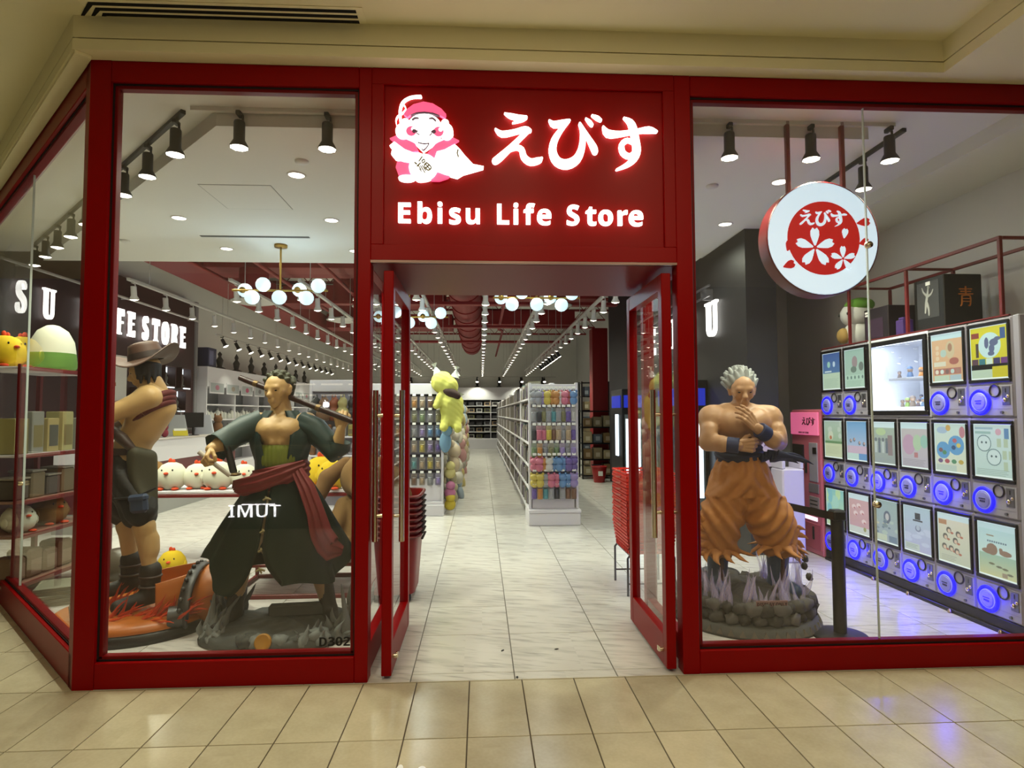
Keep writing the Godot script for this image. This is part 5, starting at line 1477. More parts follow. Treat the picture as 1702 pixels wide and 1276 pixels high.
		15:
			grad(im, C.call("24428a"), C.call("3c6498"), 0, 70); rect(im, 0, 70, 104, 58, C.call("b4ccae")); disc(im, 36, 40, 9, C.call("8cc4b0"), 1.2); disc(im, 66, 40, 7, C.call("b4cce0"), 1.4); rect(im, 12, 62, 40, 5, C.call("c9dfe0")); lines(im, 10, 90, 80, 8, C.call("8fae98"))
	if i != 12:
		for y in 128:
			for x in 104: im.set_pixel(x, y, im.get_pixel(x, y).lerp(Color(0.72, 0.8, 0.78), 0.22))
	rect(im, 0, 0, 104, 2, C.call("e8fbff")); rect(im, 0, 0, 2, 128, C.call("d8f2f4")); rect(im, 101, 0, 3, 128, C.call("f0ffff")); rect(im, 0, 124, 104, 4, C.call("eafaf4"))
	return ImageTexture.create_from_image(im)

const POSTERS := ["dinosaur scene", "brown haired portraits on beige", "black hat over clouds", "dark ring on grey green", "pink card", "teal and lime card", "mint card of line drawings", "blue fishing game card", "pastel pink and green card", "grey figures under green", "blue sky card", "meadow picture card", "bright yellow card", "peach card with red boat", "grey green portraits", "navy and pale green card"]

func capsule_wall() -> void:
	var body := mat("machine_body", Color(0.63, 0.62, 0.66), 0.38)
	var black := mat("machine_black", Color(0.02, 0.02, 0.03), 0.3)
	var blue := glow("led_blue", Color(0.05, 0.03, 1.0), 3.2, Color(0.1, 0.1, 0.6))
	var pale := mat("highlight_pale", Color(0.75, 0.78, 1.0), 0.3)  # pale colour painted in for the highlights on the lit ring, does not glow
	var dial := mat("dial", Color(0.55, 0.55, 0.85), 0.35)
	var chrome := mat("chrome")
	var ink := mat("dial_ink", Color(0.05, 0.05, 0.25), 0.6)
	var steel := mat("machine_steel", Color(0.45, 0.45, 0.48), 0.35, 0.7)
	var cup := mat("return_cup", Color(0.55, 0.53, 0.57), 0.4)
	var proto: Node3D
	var rows := ["bottom", "middle", "top"]
	var zf := Basis(V(1, 0, 0), V(0, 0, 1), V(0, -1, 0))
	for i in 16:
		var r := 0 if i < 6 else 1 if i < 12 else 2
		var c: int = i % 6 if i < 12 else [0, 1, 4, 5][i - 12]
		var lab := "capsule machine with %s, %s from the window in the %s row" % [POSTERS[i], nth(c), rows[r]]
		var m: Node3D
		if proto == null:
			m = thing("capsule_machine", lab, "capsule machine")
			proto = m
			add("body", MB.new().mm(V(-0.19, 0.0, -0.5), V(0.19, 0.693, 0.0), 0.012).mesh(), body, m)
			add("lower_cover", MB.new().mm(V(-0.18, 0.012, 0.0), V(0.18, 0.225, 0.008), 0.003).mesh(), body, m)
			var rim := 0.02
			var fr := MB.new()
			for q in [[V(-0.177, 0.243, 0), V(0.177, 0.27, 0.016)], [V(-0.177, 0.647, 0), V(0.177, 0.673, 0.016)], [V(-0.177, 0.27, 0), V(-0.177 + rim, 0.647, 0.016)], [V(0.177 - rim, 0.27, 0), V(0.177, 0.647, 0.016)]]:
				fr.mm(q[0], q[1], 0.005)
			add("poster_frame", fr.mesh(), black, m)
			var pq := MB.new()
			pq.vert(V(-0.158, 0.648, 0.004), V(0, 0, 1), Vector2(0, 0)); pq.vert(V(0.158, 0.648, 0.004), V(0, 0, 1), Vector2(1, 0)); pq.vert(V(0.158, 0.269, 0.004), V(0, 0, 1), Vector2(1, 1)); pq.vert(V(-0.158, 0.269, 0.004), V(0, 0, 1), Vector2(0, 1))
			pq.tri(0, 1, 2); pq.tri(0, 2, 3)
			add("poster", pq.mesh(), body, m)
			add("led_ring", MB.new().ring(V(-0.08, 0.108, 0.014), 0.083, 0.011, 24, 5).mesh(), blue, m)
			var d := add("dial", MB.new().lathe([[0.0005, 0.03], [0.05, 0.03], [0.058, 0.024], [0.062, 0.008]], 36, Transform3D(zf, V(-0.08, 0.108, 0.0))).mesh(), dial, m)
			add("inner_ring", MB.new().ring(V(-0.08, 0.108, 0.02), 0.064, 0.0045, 24, 5).mesh(), pale, d)
			add("pointer", MB.new().mm(V(-0.105, 0.115, 0.028), V(-0.05, 0.121, 0.034), 0.001).mesh(), ink, d)
			text("lettering", "PUSH", 0.013, 0.002, ink, d, V(-0.076, 0.098, 0.0305))
			add("cup_rim", MB.new().ring(V(0.045, 0.185, 0.012), 0.042, 0.006, 30, 8).mesh(), black, m)
			add("return_cup", MB.new().lathe([[0.0005, 0.004], [0.03, 0.006], [0.038, 0.012]], 26, Transform3D(zf, V(0.045, 0.185, 0.0))).mesh(), cup, m)
			var cs := add("coin_plate", MB.new().mm(V(0.1, 0.085, 0.0), V(0.165, 0.215, 0.012), 0.003).mesh(), steel, m)
			add("coin_slot", MB.new().mm(V(0.13, 0.17, 0.012), V(0.135, 0.2, 0.0135)).mesh(), black, cs)
			add("coin_button", MB.new().ball(V(0.15, 0.145, 0.014), V(0.012, 0.012, 0.009), 12).mesh(), chrome, cs)
			add("coin_return", MB.new().ball(V(0.122, 0.12, 0.014), V(0.014, 0.016, 0.009), 12).mesh(), chrome, cs)
			add("lock", MB.new().tube([V(0.1, 0.035, 0.0), V(0.1, 0.035, 0.02)], [0.01], 12).mesh(), steel, m)
			add("seam", MB.new().mm(V(-0.17, 0.058, 0.008), V(0.17, 0.0595, 0.0088)).mesh(), steel, m)
		else:
			m = place(proto, lab, Vector3.ZERO)
		m.position = V(3.6, 0.1 + 0.695 * r, -0.527 - 0.383 * c)
		m.rotation.y = -PI / 2
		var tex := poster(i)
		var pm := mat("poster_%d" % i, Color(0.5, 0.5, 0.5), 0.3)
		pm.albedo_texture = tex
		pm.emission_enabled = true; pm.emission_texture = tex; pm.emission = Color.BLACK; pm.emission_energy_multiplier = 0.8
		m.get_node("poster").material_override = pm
		if i == 0:
			pass
	for i in [0, 2, 4, 7, 9, 12]:
		var r := 0 if i < 6 else 1 if i < 12 else 2
		var c: int = i % 6 if i < 12 else [0, 1, 4, 5][i - 12]
		var l := OmniLight3D.new()
		l.name = "ring_light"
		l.light_color = Color(0.12, 0.08, 1.0); l.light_energy = 0.1; l.light_size = 0.06; l.omni_range = 10; l.omni_attenuation = 2; l.shadow_enabled = true
		add_child(l, true)
		l.position = V(3.55, 0.1 + 0.695 * r + 0.108, -0.527 - 0.383 * c - 0.08)
	# plinth
	var pl := thing("machine_plinth", "black plinth with small chrome feet under the capsule machines", "plinth", V(3.6, 0, 0))
	add("board", MB.new().mm(V(0.0, 0.03, -2.64), V(0.5, 0.099, -0.335), 0.004).mesh(), mat("plinth_black", Color(0.03, 0.03, 0.035), 0.4), pl)
	add("skirt_board", MB.new().mm(V(-0.02, 0.0, -2.63), V(0.46, 0.03, -0.34), 0.004).mesh(), mat("plinth_black"), pl)
	for z in [-0.5, -0.95, -1.4, -1.85, -2.3]:
		add("foot", MB.new().lathe([[0.018, 0.0], [0.016, 0.012], [0.008, 0.03]], 12, Transform3D(Basis(), V(-0.025, 0, z))).mesh(), chrome, pl)
	# the end panel beyond the first column
	var en := thing("end_panel", "plain grey end panel closing the capsule machine wall beside the window", "panel", V(3.6, 0, 0))
	add("sheet", MB.new().mm(V(0.0, 0.1, -0.333), V(0.52, 2.185, -0.28), 0.006).mesh(), body, en)
	for y in [0.5, 1.1, 1.7, 2.05]:
		add("screw_cap", MB.new().tube([V(0.09, y, -0.282), V(0.09, y, -0.276)], [0.007], 10).mesh(), black, en)
	# lit display case
	var dc := thing("display_case", "lit white display case with black frame in the top row of the machine wall", "display case", V(3.6, 1.49, -1.4845), -PI / 2)
	var wh := mat("case_white", Color(0.86, 0.87, 0.9), 0.5)
	var sh := MB.new()
	for q in [[V(-0.38, 0, -0.5), V(0.38, 0.693, -0.48)], [V(-0.38, 0, -0.48), V(-0.36, 0.693, 0)], [V(0.36, 0, -0.48), V(0.38, 0.693, 0)], [V(-0.36, 0, -0.48), V(0.36, 0.05, 0)], [V(-0.36, 0.65, -0.48), V(0.36, 0.693, 0)]]:
		sh.mm(q[0], q[1], 0.003)
	add("case_body", sh.mesh(), wh, dc)
	var fr2 := MB.new()
	for q in [[V(-0.378, 0.01, 0.0), V(0.378, 0.052, 0.02)], [V(-0.378, 0.63, 0.0), V(0.378, 0.672, 0.02)], [V(-0.378, 0.052, 0.0), V(-0.335, 0.63, 0.02)], [V(0.335, 0.052, 0.0), V(0.378, 0.63, 0.02)]]:
		fr2.mm(q[0], q[1], 0.005)
	add("case_frame", fr2.mesh(), black, dc)
	add("shelf", MB.new().mm(V(-0.3, 0.325, -0.46), V(0.36, 0.345, -0.14), 0.003).mesh(), mat("case_shelf", Color(0.66, 0.67, 0.7), 0.5), dc)
	add("riser", MB.new().mm(V(-0.36, 0.05, -0.47), V(0.36, 0.13, -0.3), 0.003).mm(V(-0.36, 0.05, -0.3), V(0.36, 0.085, -0.16), 0.003).mesh(), wh, dc)
	add("light_strip", MB.new().mm(V(-0.33, 0.638, -0.06), V(0.33, 0.648, -0.02)).mesh(), glow("case_strip", Color(0.85, 0.92, 1), 4.0), dc)
	area(dc, V(0, 0.63, -0.05), Vector2(0.6, 0.05), Color(0.85, 0.92, 1.0), 0.4, V(0, -1, -0.3))
	area(dc, V(0, 0.318, -0.2), Vector2(0.55, 0.05), Color(0.85, 0.92, 1.0), 0.2, V(0, -1, -0.1))
	var g := mat("case_glass", Color(1, 1, 1, 0.02), 0.0)
	g.transparency = BaseMaterial3D.TRANSPARENCY_ALPHA
	add("pane", MB.new().sheet(V(-0.335, 0.052, 0.002), V(0.335, 0.63, 0.007)).mesh(), g, dc)
	var tf: Node3D
	var cols := [Color(0.45, 0.4, 0.38), Color(0.3, 0.33, 0.42), Color(0.62, 0.55, 0.48), Color(0.35, 0.3, 0.36), Color(0.5, 0.62, 0.35), Color(0.75, 0.5, 0.25), Color(0.32, 0.42, 0.55)]
	var cn := ["brown", "slate", "tan", "plum", "lime", "orange", "blue"]
	var spots := []
	for k in 9: spots.append([-0.24 + 0.068 * k, 0.345, -0.2 - 0.05 * (k % 2), "the upper shelf of the display case"])
	for k in 9: spots.append([-0.24 + 0.065 * k, 0.0855, -0.22, "the lower step of the display case"])
	for k in 8: spots.append([-0.2 + 0.065 * k, 0.1305, -0.37, "the raised back step of the display case"])
	for k in spots.size():
		var q: Array = spots[k]
		var ci: int = (k * 3 + k / 5) % 7
		var lab := "tiny %s figurine, %s from the left on %s" % [cn[ci], nth(k if k < 9 else k - 9 if k < 18 else k - 18), q[3]]
		var o: Node3D
		if tf == null:
			tf = thing("figurine", lab, "figurine", Vector3.ZERO, 0.0, "tiny figures in the lit display case")
			add("figure_body", MB.new().lathe([[0.0005, 0.0], [0.017, 0.0], [0.018, 0.006], [0.012, 0.03], [0.0005, 0.036]], 12).mesh(), body, tf)
			add("head", MB.new().ball(V(0, 0.046, 0), V(0.016, 0.016, 0.015), 12).mesh(), hue(Color(0.7, 0.6, 0.52)), tf)
			add("cap", MB.new().lathe([[0.017, 0.05], [0.013, 0.062], [0.0005, 0.067]], 12).mesh(), body, tf)
			o = tf
		else:
			o = place(tf, lab, Vector3.ZERO, 0.0, "tiny figures in the lit display case")
		o.position = dc.transform * V(q[0], q[1], q[2])
		o.scale = Vector3.ONE * (1.0 + 0.25 * (k % 3))
		o.rotation.y = -PI / 2
		for cc in ["figure_body", "cap"]: o.get_node(cc).material_override = hue(cols[ci])
	# red frame above
	var rf := thing("red_rail_frame", "open red square-tube frame standing on top of the capsule machines", "rack", V(3.6, 2.186, 0))
	var rm := mat("rod_red")
	for q in [[V(0.02, 0.55, -2.17), V(0.045, 0.575, -0.43)], [V(0.44, 0.55, -2.17), V(0.465, 0.575, -0.43)], [V(0.0, 0.0, -2.63), V(0.02, 0.012, -0.36)]]:
		add("rail", MB.new().mm(q[0], q[1], 0.003).mesh(), rm, rf)
	for z in [-0.44, -1.37, -2.17]:
		for x in [0.02, 0.44]:
			add("upright", MB.new().mm(V(x, 0, z - 0.0125), V(x + 0.025, 0.55, z + 0.0125), 0.003).mesh(), rm, rf)
		add("crossbar", MB.new().mm(V(0.045, 0.552, z - 0.0125), V(0.44, 0.573, z + 0.0125), 0.003).mesh(), rm, rf)
	# boxes on top
	var bx := thing("figure_box", "large black collector box with window and gold character on its side", "box", V(3.84, 2.2, -1.19))
	add("carton", MB.new().mm(V(-0.16, 0, -0.16), V(0.16, 0.43, 0.17), 0.006).mesh(), mat("carton_black", Color(0.05, 0.05, 0.045), 0.45), bx)
	add("window_print", MB.new().mm(V(-0.1625, 0.1, -0.12), V(-0.1605, 0.4, 0.12)).mesh(), mat("print_grey", Color(0.22, 0.22, 0.22), 0.4), bx)
	var sil := MB.new()
	strokes(sil, [[[60, 20, 4], [52, 60, 9], [40, 110, 10], [30, 170, 6]], [[52, 70, 8], [20, 40, 5], [8, 10, 3]], [[55, 70, 8], [85, 60, 6], [100, 35, 3]], [[46, 110, 9], [60, 150, 7], [62, 190, 5]], [[62, 12, 8], [64, 18, 7]]], 0.0013, Vector2(52, 100), 0, 0.002)
	add("pale_silhouette", sil.mesh(), mat("print_white", Color(0.6, 0.6, 0.58), 0.5), bx, V(-0.1625, 0.24, 0.0), Basis(Vector3.UP, -PI / 2))
	var ao := MB.new()
	strokes(ao, [[[10, 14, 4], [90, 14, 4]], [[18, 30, 4], [82, 30, 4]], [[4, 46, 4], [96, 46, 4]], [[50, 0, 5], [50, 46, 5]], [[24, 58, 4], [22, 110, 4], [14, 122, 3]], [[24, 58, 4], [76, 58, 4], [76, 116, 4], [66, 120, 3]], [[26, 76, 3], [74, 76, 3]], [[26, 94, 3], [74, 94, 3]]], 0.00125, Vector2(50, 60), 0, 0.002)
	add("gold_character", ao.mesh(), mat("print_gold", Color(0.62, 0.36, 0.1), 0.5), bx, V(0.02, 0.25, 0.1705))
	add("price_sticker", MB.new().mm(V(-0.163, 0.37, -0.02), V(-0.161, 0.4, 0.03)).mesh(), mat("paper", Color(0.85, 0.85, 0.82), 0.7), bx)
	bx = thing("figure_box", "dark plum collector box behind the post of the red frame", "box", V(3.82, 2.2, -1.85))
	add("carton", MB.new().mm(V(-0.14, 0, -0.17), V(0.14, 0.3, 0.17), 0.006).mesh(), mat("carton_plum", Color(0.1, 0.06, 0.09), 0.45), bx)
	add("face_print", MB.new().mm(V(-0.1425, 0.02, -0.14), V(-0.1405, 0.2, 0.1)).mesh(), mat("print_plum", Color(0.2, 0.12, 0.2), 0.5), bx)
	for y in [0.235, 0.26]:
		add("sticker", MB.new().mm(V(-0.143, y, -0.15), V(-0.1405, y + 0.018, -0.11)).mesh(), mat("paper"), bx)
	bx = thing("toy_bottle", "small purple boxed toy standing beside the plum collector box", "toy", V(3.7, 2.2, -1.5))
	add("carton", MB.new().mm(V(-0.05, 0, -0.045), V(0.05, 0.13, 0.045), 0.005).mesh(), mat("toy_purple", Color(0.25, 0.15, 0.4), 0.5), bx)
	add("cap", MB.new().mm(V(-0.035, 0.13, -0.03), V(0.035, 0.155, 0.03), 0.006).mesh(), mat("toy_purple"), bx)
	var ps := thing("wrapped_plush", "white plush toy with a green cap wrapped in clear plastic on the machine wall", "plush toy", V(3.8, 2.2, -2.3))
	add("plush_body", MB.new().ball(V(0, 0.12, 0), V(0.13, 0.14, 0.13), 18).mesh(), mat("plush_white", Color(0.8, 0.8, 0.77), 0.85), ps)
	add("head", MB.new().ball(V(-0.01, 0.31, 0), V(0.15, 0.13, 0.16), 20).mesh(), mat("plush_white"), ps)
	add("green_cap", MB.new().ball(V(0, 0.4, 0.03), V(0.13, 0.075, 0.15), 18).mesh(), mat("plush_green", Color(0.4, 0.62, 0.2), 0.8), ps)
	add("bouquet", MB.new().ball(V(-0.13, 0.1, -0.04), V(0.06, 0.08, 0.07), 12).mesh(), mat("plush_tan", Color(0.6, 0.48, 0.25), 0.8), ps)
	for z in [-0.07, 0.07]: add("eye", MB.new().ball(V(-0.15, 0.31, z), V(0.01, 0.016, 0.01), 8).mesh(), black, ps)

# ---------- small goods ----------
func hang_card() -> Node3D:
	var t := thing("carded_toy", "toy", "toy")
	add("card", MB.new().mm(V(-0.04, -0.15, -0.002), V(0.04, 0.0, 0.002), 0.001).mesh(), mat("paper"), t)
	add("blister", MB.new().mm(V(-0.034, -0.145, 0.002), V(0.034, -0.04, 0.03), 0.01).mesh(), mat("paper"), t)
	add("contents", MB.new().ball(V(0, -0.09, 0.028), V(0.022, 0.036, 0.012), 10).mesh(), mat("paper"), t)
	return t

func soft_toy() -> Node3D:
	var t := thing("plush_keyring", "toy", "plush toy")
	add("plush_body", MB.new().ball(V(0, -0.115, 0.02), V(0.038, 0.045, 0.03), 12).mesh(), mat("paper"), t)
	add("head", MB.new().ball(V(0, -0.055, 0.025), V(0.04, 0.036, 0.034), 12).mesh(), mat("paper"), t)
	for s in [-1, 1]: add("ear", MB.new().ball(V(0.026 * s, -0.022, 0.02), V(0.013, 0.018, 0.01), 8).mesh(), mat("paper"), t)
	add("loop", MB.new().ring(V(0, -0.008, 0.01), 0.01, 0.0025, 12, 5).mesh(), mat("machine_steel"), t)
	return t

const CN := {"grey": "8d8f94", "orange": "b9772f", "yellow": "c9b23c", "pink": "c9617a", "blue": "4f7fb8", "purple": "5a4590", "white": "c9c8c2", "brown": "6d4a34", "green": "6f8a5a", "red": "a03a34", "teal": "4a8f96", "black": "2a2a2e", "tan": "b49a78", "violet": "8d7ab8", "olive": "77764a"}

func colour(n: String) -> Material: return hue(Color.html(CN[n]), 0.5)

func rack_part(t: Node3D, called: String, lo: Vector3, hi: Vector3, m: Material, bev := 0.004) -> void:
	add(called, MB.new().mm(lo, hi, bev).mesh(), m, t)

func merch() -> void:
	var wht := mat("rack_white", Color(0.82, 0.81, 0.83), 0.5)
	var dk := mat("rack_dark", Color(0.2, 0.19, 0.2), 0.6)
	var paper := mat("paper")
	var card := hang_card()
	var soft := soft_toy()
	var usedc := [false, false]
	# right gondola with hook end
	var rg := thing("gondola_shelf", "long white gondola right of the middle aisle, hook panel facing the door", "shelf unit", V(1.0, 0, -4.74))
	rack_part(rg, "plinth", V(-0.35, 0, -0.55), V(0.36, 0.17, 0.06), wht, 0.008)
	rack_part(rg, "plinth_lip", V(-0.35, 0.17, -0.55), V(0.37, 0.215, 0.07), wht, 0.006)
	rack_part(rg, "back_panel", V(-0.31, 0.215, -0.06), V(0.31, 1.93, -0.03), wht)
	for x in [-0.34, 0.31]: rack_part(rg, "upright", V(x, 0.215, -0.07), V(x + 0.035, 1.95, 0.0), wht)
	rack_part(rg, "slot_strip", V(-0.303, 0.23, -0.03), V(-0.293, 0.75, -0.028), dk, 0.0)
	rack_part(rg, "slot_strip", V(0.293, 0.23, -0.03), V(0.303, 0.75, -0.028), dk, 0.0)
	rack_part(rg, "spine", V(-0.03, 0.0, -16.9), V(0.03, 1.95, -0.07), wht)
	for s in [-1, 1]:
		for k in 6:
			var y := 0.16 + 0.31 * k
			rack_part(rg, "shelf", V(-0.34 if s < 0 else 0.03, y, -16.9), V(-0.03 if s < 0 else 0.34, y + 0.025, -0.08), wht, 0.003)
	for k in 9: rack_part(rg, "divider", V(-0.33, 0.0, -2.0 - 1.85 * k), V(0.33, 1.95, -1.97 - 1.85 * k), wht, 0.0)
	var rows := [
		[1.86, ["grey", "grey", "violet", "yellow", "orange", "orange", "white", "pink", "red", "blue"], 1],
		[1.61, ["grey", "black", "olive", "grey", "teal", "grey", "olive", "purple", "white"], 0],
		[1.36, ["black", "pink", "pink", "yellow", "brown", "tan", "grey", "tan", "purple"], 0],
		[1.12, ["green", "orange", "grey", "olive", "green", "violet", "grey", "violet"], 0],
		[0.95, ["pink", "pink", "orange", "white", "blue", "blue", "blue", "purple", "purple"], 1],
		[0.735, ["yellow", "yellow", "grey", "pink", "pink", "blue", "blue", "violet"], 1],
		[0.56, ["purple", "orange", "teal", "grey", "black", "grey", "brown", "brown"], 0]]
	for r in rows.size():
		var cs: Array = rows[r][1]
		for k in cs.size():
			var x := -0.27 + 0.54 * k / (cs.size() - 1)
			var y: float = rows[r][0]
			add("hook", MB.new().tube([V(x, y, -0.03), V(x, y, 0.085)], [0.003], 6).mesh(), mat("machine_steel"), rg)
			add("price_tag", cbox(V(0.05, 0.034, 0.002), 0.0), paper, rg, V(x, y + 0.02, 0.088), Basis(V(1, 0, 0), -0.2))
			var kind: int = rows[r][2]
			var lab := "%s %s, %s from the left in the %s row of the right hook panel" % [cs[k], "soft toy" if kind else "carded toy", nth(k), nth(r)]
			var p: Node3D = soft if kind else card
			var o: Node3D = place(p, lab, Vector3.ZERO) if usedc[kind] else p
			usedc[kind] = true
			tag(o, lab, "plush toy" if kind else "toy")
			o.position = V(1.0 + x, y - 0.004, -4.74 + 0.03 + 0.02 * (k % 2))
			o.scale = V(1.55, 1.35, 1.3) if kind else V(0.98, 1.35, 1.0)
			for c in o.get_children():
				if String(c.name).begins_with("loop"): continue
				var base := Color.html(CN[cs[k]]).lerp(Color(0.5, 0.49, 0.5), 0.25)
				c.material_override = hue(base if not String(c.name).begins_with("card") else base.lerp(Color(0.75, 0.75, 0.75), 0.55), 0.4)
	# boxes along the aisle side of the right gondola
	var bp := thing("toy_carton", "x", "box")
	add("carton", cbox(V(0.17, 0.23, 0.125), 0.003), paper, bp, V(0, 0.115, 0))
	add("front_window", cbox(V(0.002, 0.15, 0.09), 0.0), dk, bp, V(-0.086, 0.125, 0))
	var pal := ["grey", "tan", "white", "brown", "black", "teal", "violet", "grey", "white", "olive"]
	var ub := false
	for s in 6:
		for k in 24:
			var cname: String = pal[(k * 7 + s * 3) % 10]
			var lab := "%s toy carton, %s from the front on the %s shelf facing the middle aisle" % [cname, nth(k), nth(s)]
			var o: Node3D = place(bp, lab, Vector3.ZERO) if ub else bp
			ub = true
			tag(o, lab, "box")
			var z := -4.95 - 0.155 * k - 0.08 * (k / 12)
			var h := 0.75 + 0.12 * ((k * 5 + s) % 4)
			o.position = V(0.765 + 0.02 * ((k + s) % 2), 0.185 + 0.31 * s if s < 5 else 1.735, z)
			o.scale = V(1, h, 1)
			o.get_node("carton").material_override = hue(Color.html(CN[cname]).lerp(Color(0.42, 0.38, 0.34), 0.55), 0.5)
			o.get_node("front_window").material_override = hue(Color.html(CN[pal[(k * 3 + s) % 10]]).darkened(0.3), 0.3)
	var farb := MB.new()
	for s in 6:
		for k in 68:
			var h := 0.17 + 0.02 * ((k * 5 + s) % 5)
			farb.at(V(0.17, h, 0.14), V(0.77, (0.185 + 0.31 * s if s < 5 else 1.735) + h / 2, -8.95 - 0.185 * k))
	var fo := add("distant_cartons", farb.mesh(), hue(Color(0.38, 0.35, 0.31)), self)
	tag(fo, "rows of small toy cartons far down the right gondola of the middle aisle", "boxes"); fo.set_meta("kind", "stuff")
	# left gondola
	var lg := thing("gondola_shelf", "white gondola left of the middle aisle with six rows of carded toys", "shelf unit", V(-1.05, 0, -5.6))
	rack_part(lg, "plinth", V(-0.6, 0, -0.5), V(0.5, 0.17, 0.06), wht, 0.008)
	rack_part(lg, "plinth_lip", V(-0.6, 0.17, -0.5), V(0.49, 0.215, 0.05), wht, 0.006)
	rack_part(lg, "back_panel", V(-0.58, 0.215, -0.06), V(0.46, 1.82, -0.03), mat("rack_grey", Color(0.5, 0.49, 0.53), 0.5))
	rack_part(lg, "header", V(-0.6, 1.82, -0.08), V(0.49, 1.98, 0.02), wht)
	rack_part(lg, "kick_panel", V(-0.58, 0.215, -0.03), V(0.46, 0.55, 0.01), wht)
	for x in [-0.61, 0.455]: rack_part(lg, "upright", V(x, 0.215, -0.07), V(x + 0.035, 1.98, 0.03), wht)
	rack_part(lg, "spine", V(0.3, 0.0, -16.0), V(0.33, 1.95, -0.07), wht)
	var lrows := [[1.79, ["orange", "brown", "orange", "brown", "brown", "orange", "tan", "brown", "orange"]], [1.58, ["green", "olive", "grey", "olive", "green", "olive", "green", "grey", "olive"]], [1.36, ["violet", "grey", "purple", "orange", "orange", "grey", "violet", "blue", "blue"]], [1.13, ["grey", "olive", "green", "grey", "grey", "tan", "yellow", "violet", "purple"]], [0.88, ["tan", "grey", "teal", "brown", "grey", "teal", "tan", "yellow", "tan"]], [0.64, ["brown", "violet", "grey", "white", "grey", "brown", "tan", "grey", "violet"]]]
	for r in lrows.size():
		rack_part(lg, "hook_bar", V(-0.57, lrows[r][0] + 0.0, -0.03), V(0.45, lrows[r][0] + 0.035, -0.015), dk, 0.0)
		for k in 9:
			var x := -0.54 + 0.119 * k
			var y: float = lrows[r][0]
			add("price_tag", cbox(V(0.05, 0.034, 0.002), 0.0), paper, lg, V(x, y + 0.018, 0.06), Basis(V(1, 0, 0), -0.2))
			var cname: String = lrows[r][1][k]
			var lab := "%s carded toy, %s from the left in the %s row of the left gondola end" % [cname, nth(k), nth(r)]
			var o := place(card, lab, V(-1.05 + x, y - 0.01, -5.6 + 0.03))
			tag(o, lab, "toy")
			o.scale = V(1.05, 1.15, 1.0)
			var base := Color.html(CN[cname]).lerp(Color(0.42, 0.4, 0.38), 0.3)
			o.get_node("card").material_override = hue(base.lerp(Color(0.6, 0.6, 0.6), 0.6), 0.4)
			o.get_node("blister").material_override = hue(base.lerp(Color(0.4, 0.4, 0.4), 0.4), 0.3)
			o.get_node("contents").material_override = hue(base, 0.4)
	# toys hanging down the aisle side of the left gondola
	var hp := ["white", "pink", "tan", "yellow", "grey", "blue", "brown", "white", "pink", "olive", "white", "yellow"]
	for k in 26:
		for s in 5:
			if s == 0 and k < 3: continue
			var cname: String = hp[(k * 5 + s * 7) % 12]
			var lab := "bagged %s soft toy, %s along the %s tier beside the left gondola" % [cname, nth(k), nth(s)]
			var o := place(soft, lab, V(-0.56 + 0.06 * sin(k * 2.1 + s), 1.78 - 0.33 * s, -5.95 - 0.3 * k - 0.1 * (s % 2)), PI / 2)
			tag(o, lab, "plush toy")
			o.scale = V(2.6 + 0.4 * ((k + s) % 2), 2.5 + 0.4 * ((k * 2 + s) % 3), 2.2 + 0.5 * ((k + s) % 3))
			o.rotation.x = 0.25 * sin(k * 3.3 + s * 1.7)
			for c in o.get_children():
				if not String(c.name).begins_with("loop"):
					c.material_override = hue(Color.html(CN[cname]).lerp(Color(0.72, 0.68, 0.6), 0.6), 0.45)
	var big := thing("bagged_plush", "big yellow plush toy in clear plastic hanging on the corner of the left gondola", "plush toy", V(-0.5, 1.28, -5.6))
	var yel := mat("plush_lemon", Color(0.74, 0.74, 0.36), 0.8)
	add("plush_body", MB.new().flesh([[V(-0.08, 0.72, 0), V(0.0, 0.66, 0.02), 0.17, 0.16], [V(0.05, 0.4, 0), V(0.07, 0.18, 0), 0.19, 0.16], [V(0, 0.6, 0), V(0.05, 0.4, 0), 0.12, 0.15], [V(-0.1, 0.5, 0.1), V(-0.16, 0.36, 0.14), 0.06, 0.05], [V(0.12, 0.14, 0.08), V(0.16, 0.02, 0.14), 0.08, 0.06], [V(-0.02, 0.14, 0.08), V(-0.05, 0.04, 0.16), 0.08, 0.06]], 0.016, 0.03, func(p, n): return 0.004 * sin(p.x * 45.0 + p.y * 30.0) * sin(p.y * 52.0 - p.z * 40.0)).mesh(), yel, big)
	add("sash", MB.new().ball(V(0.07, 0.55, 0.13), V(0.15, 0.07, 0.07), 14, Basis(V(0, 0, 1), -0.45)).mesh(), mat("plush_cocoa", Color(0.2, 0.12, 0.1), 0.8), big)
	for q in [V(-0.17, 0.9, 0), V(0.12, 0.85, 0), V(0.17, 0.45, 0)]:
		add("plastic_twist", MB.new().lathe([[0.07, -0.06], [0.03, 0.03], [0.012, 0.06], [0.05, 0.11]], 9, Transform3D(Basis(V(0, 0, 1), -q.x * 2.0), q)).mesh(), mat("cellophane", Color(0.75, 0.77, 0.74), 0.25), big)
	var bl := thing("bagged_plush", "pale blue plush toy hanging below the big yellow one", "plush toy", V(-0.53, 0.98, -5.55))
	add("plush_body", MB.new().ball(V(0, 0.12, 0), V(0.09, 0.16, 0.08), 14).mesh(), mat("plush_sky", Color(0.42, 0.56, 0.66), 0.8), bl)
	add("head", MB.new().ball(V(0.03, 0.3, 0.02), V(0.08, 0.09, 0.08), 14).mesh(), mat("plush_sky"), bl)
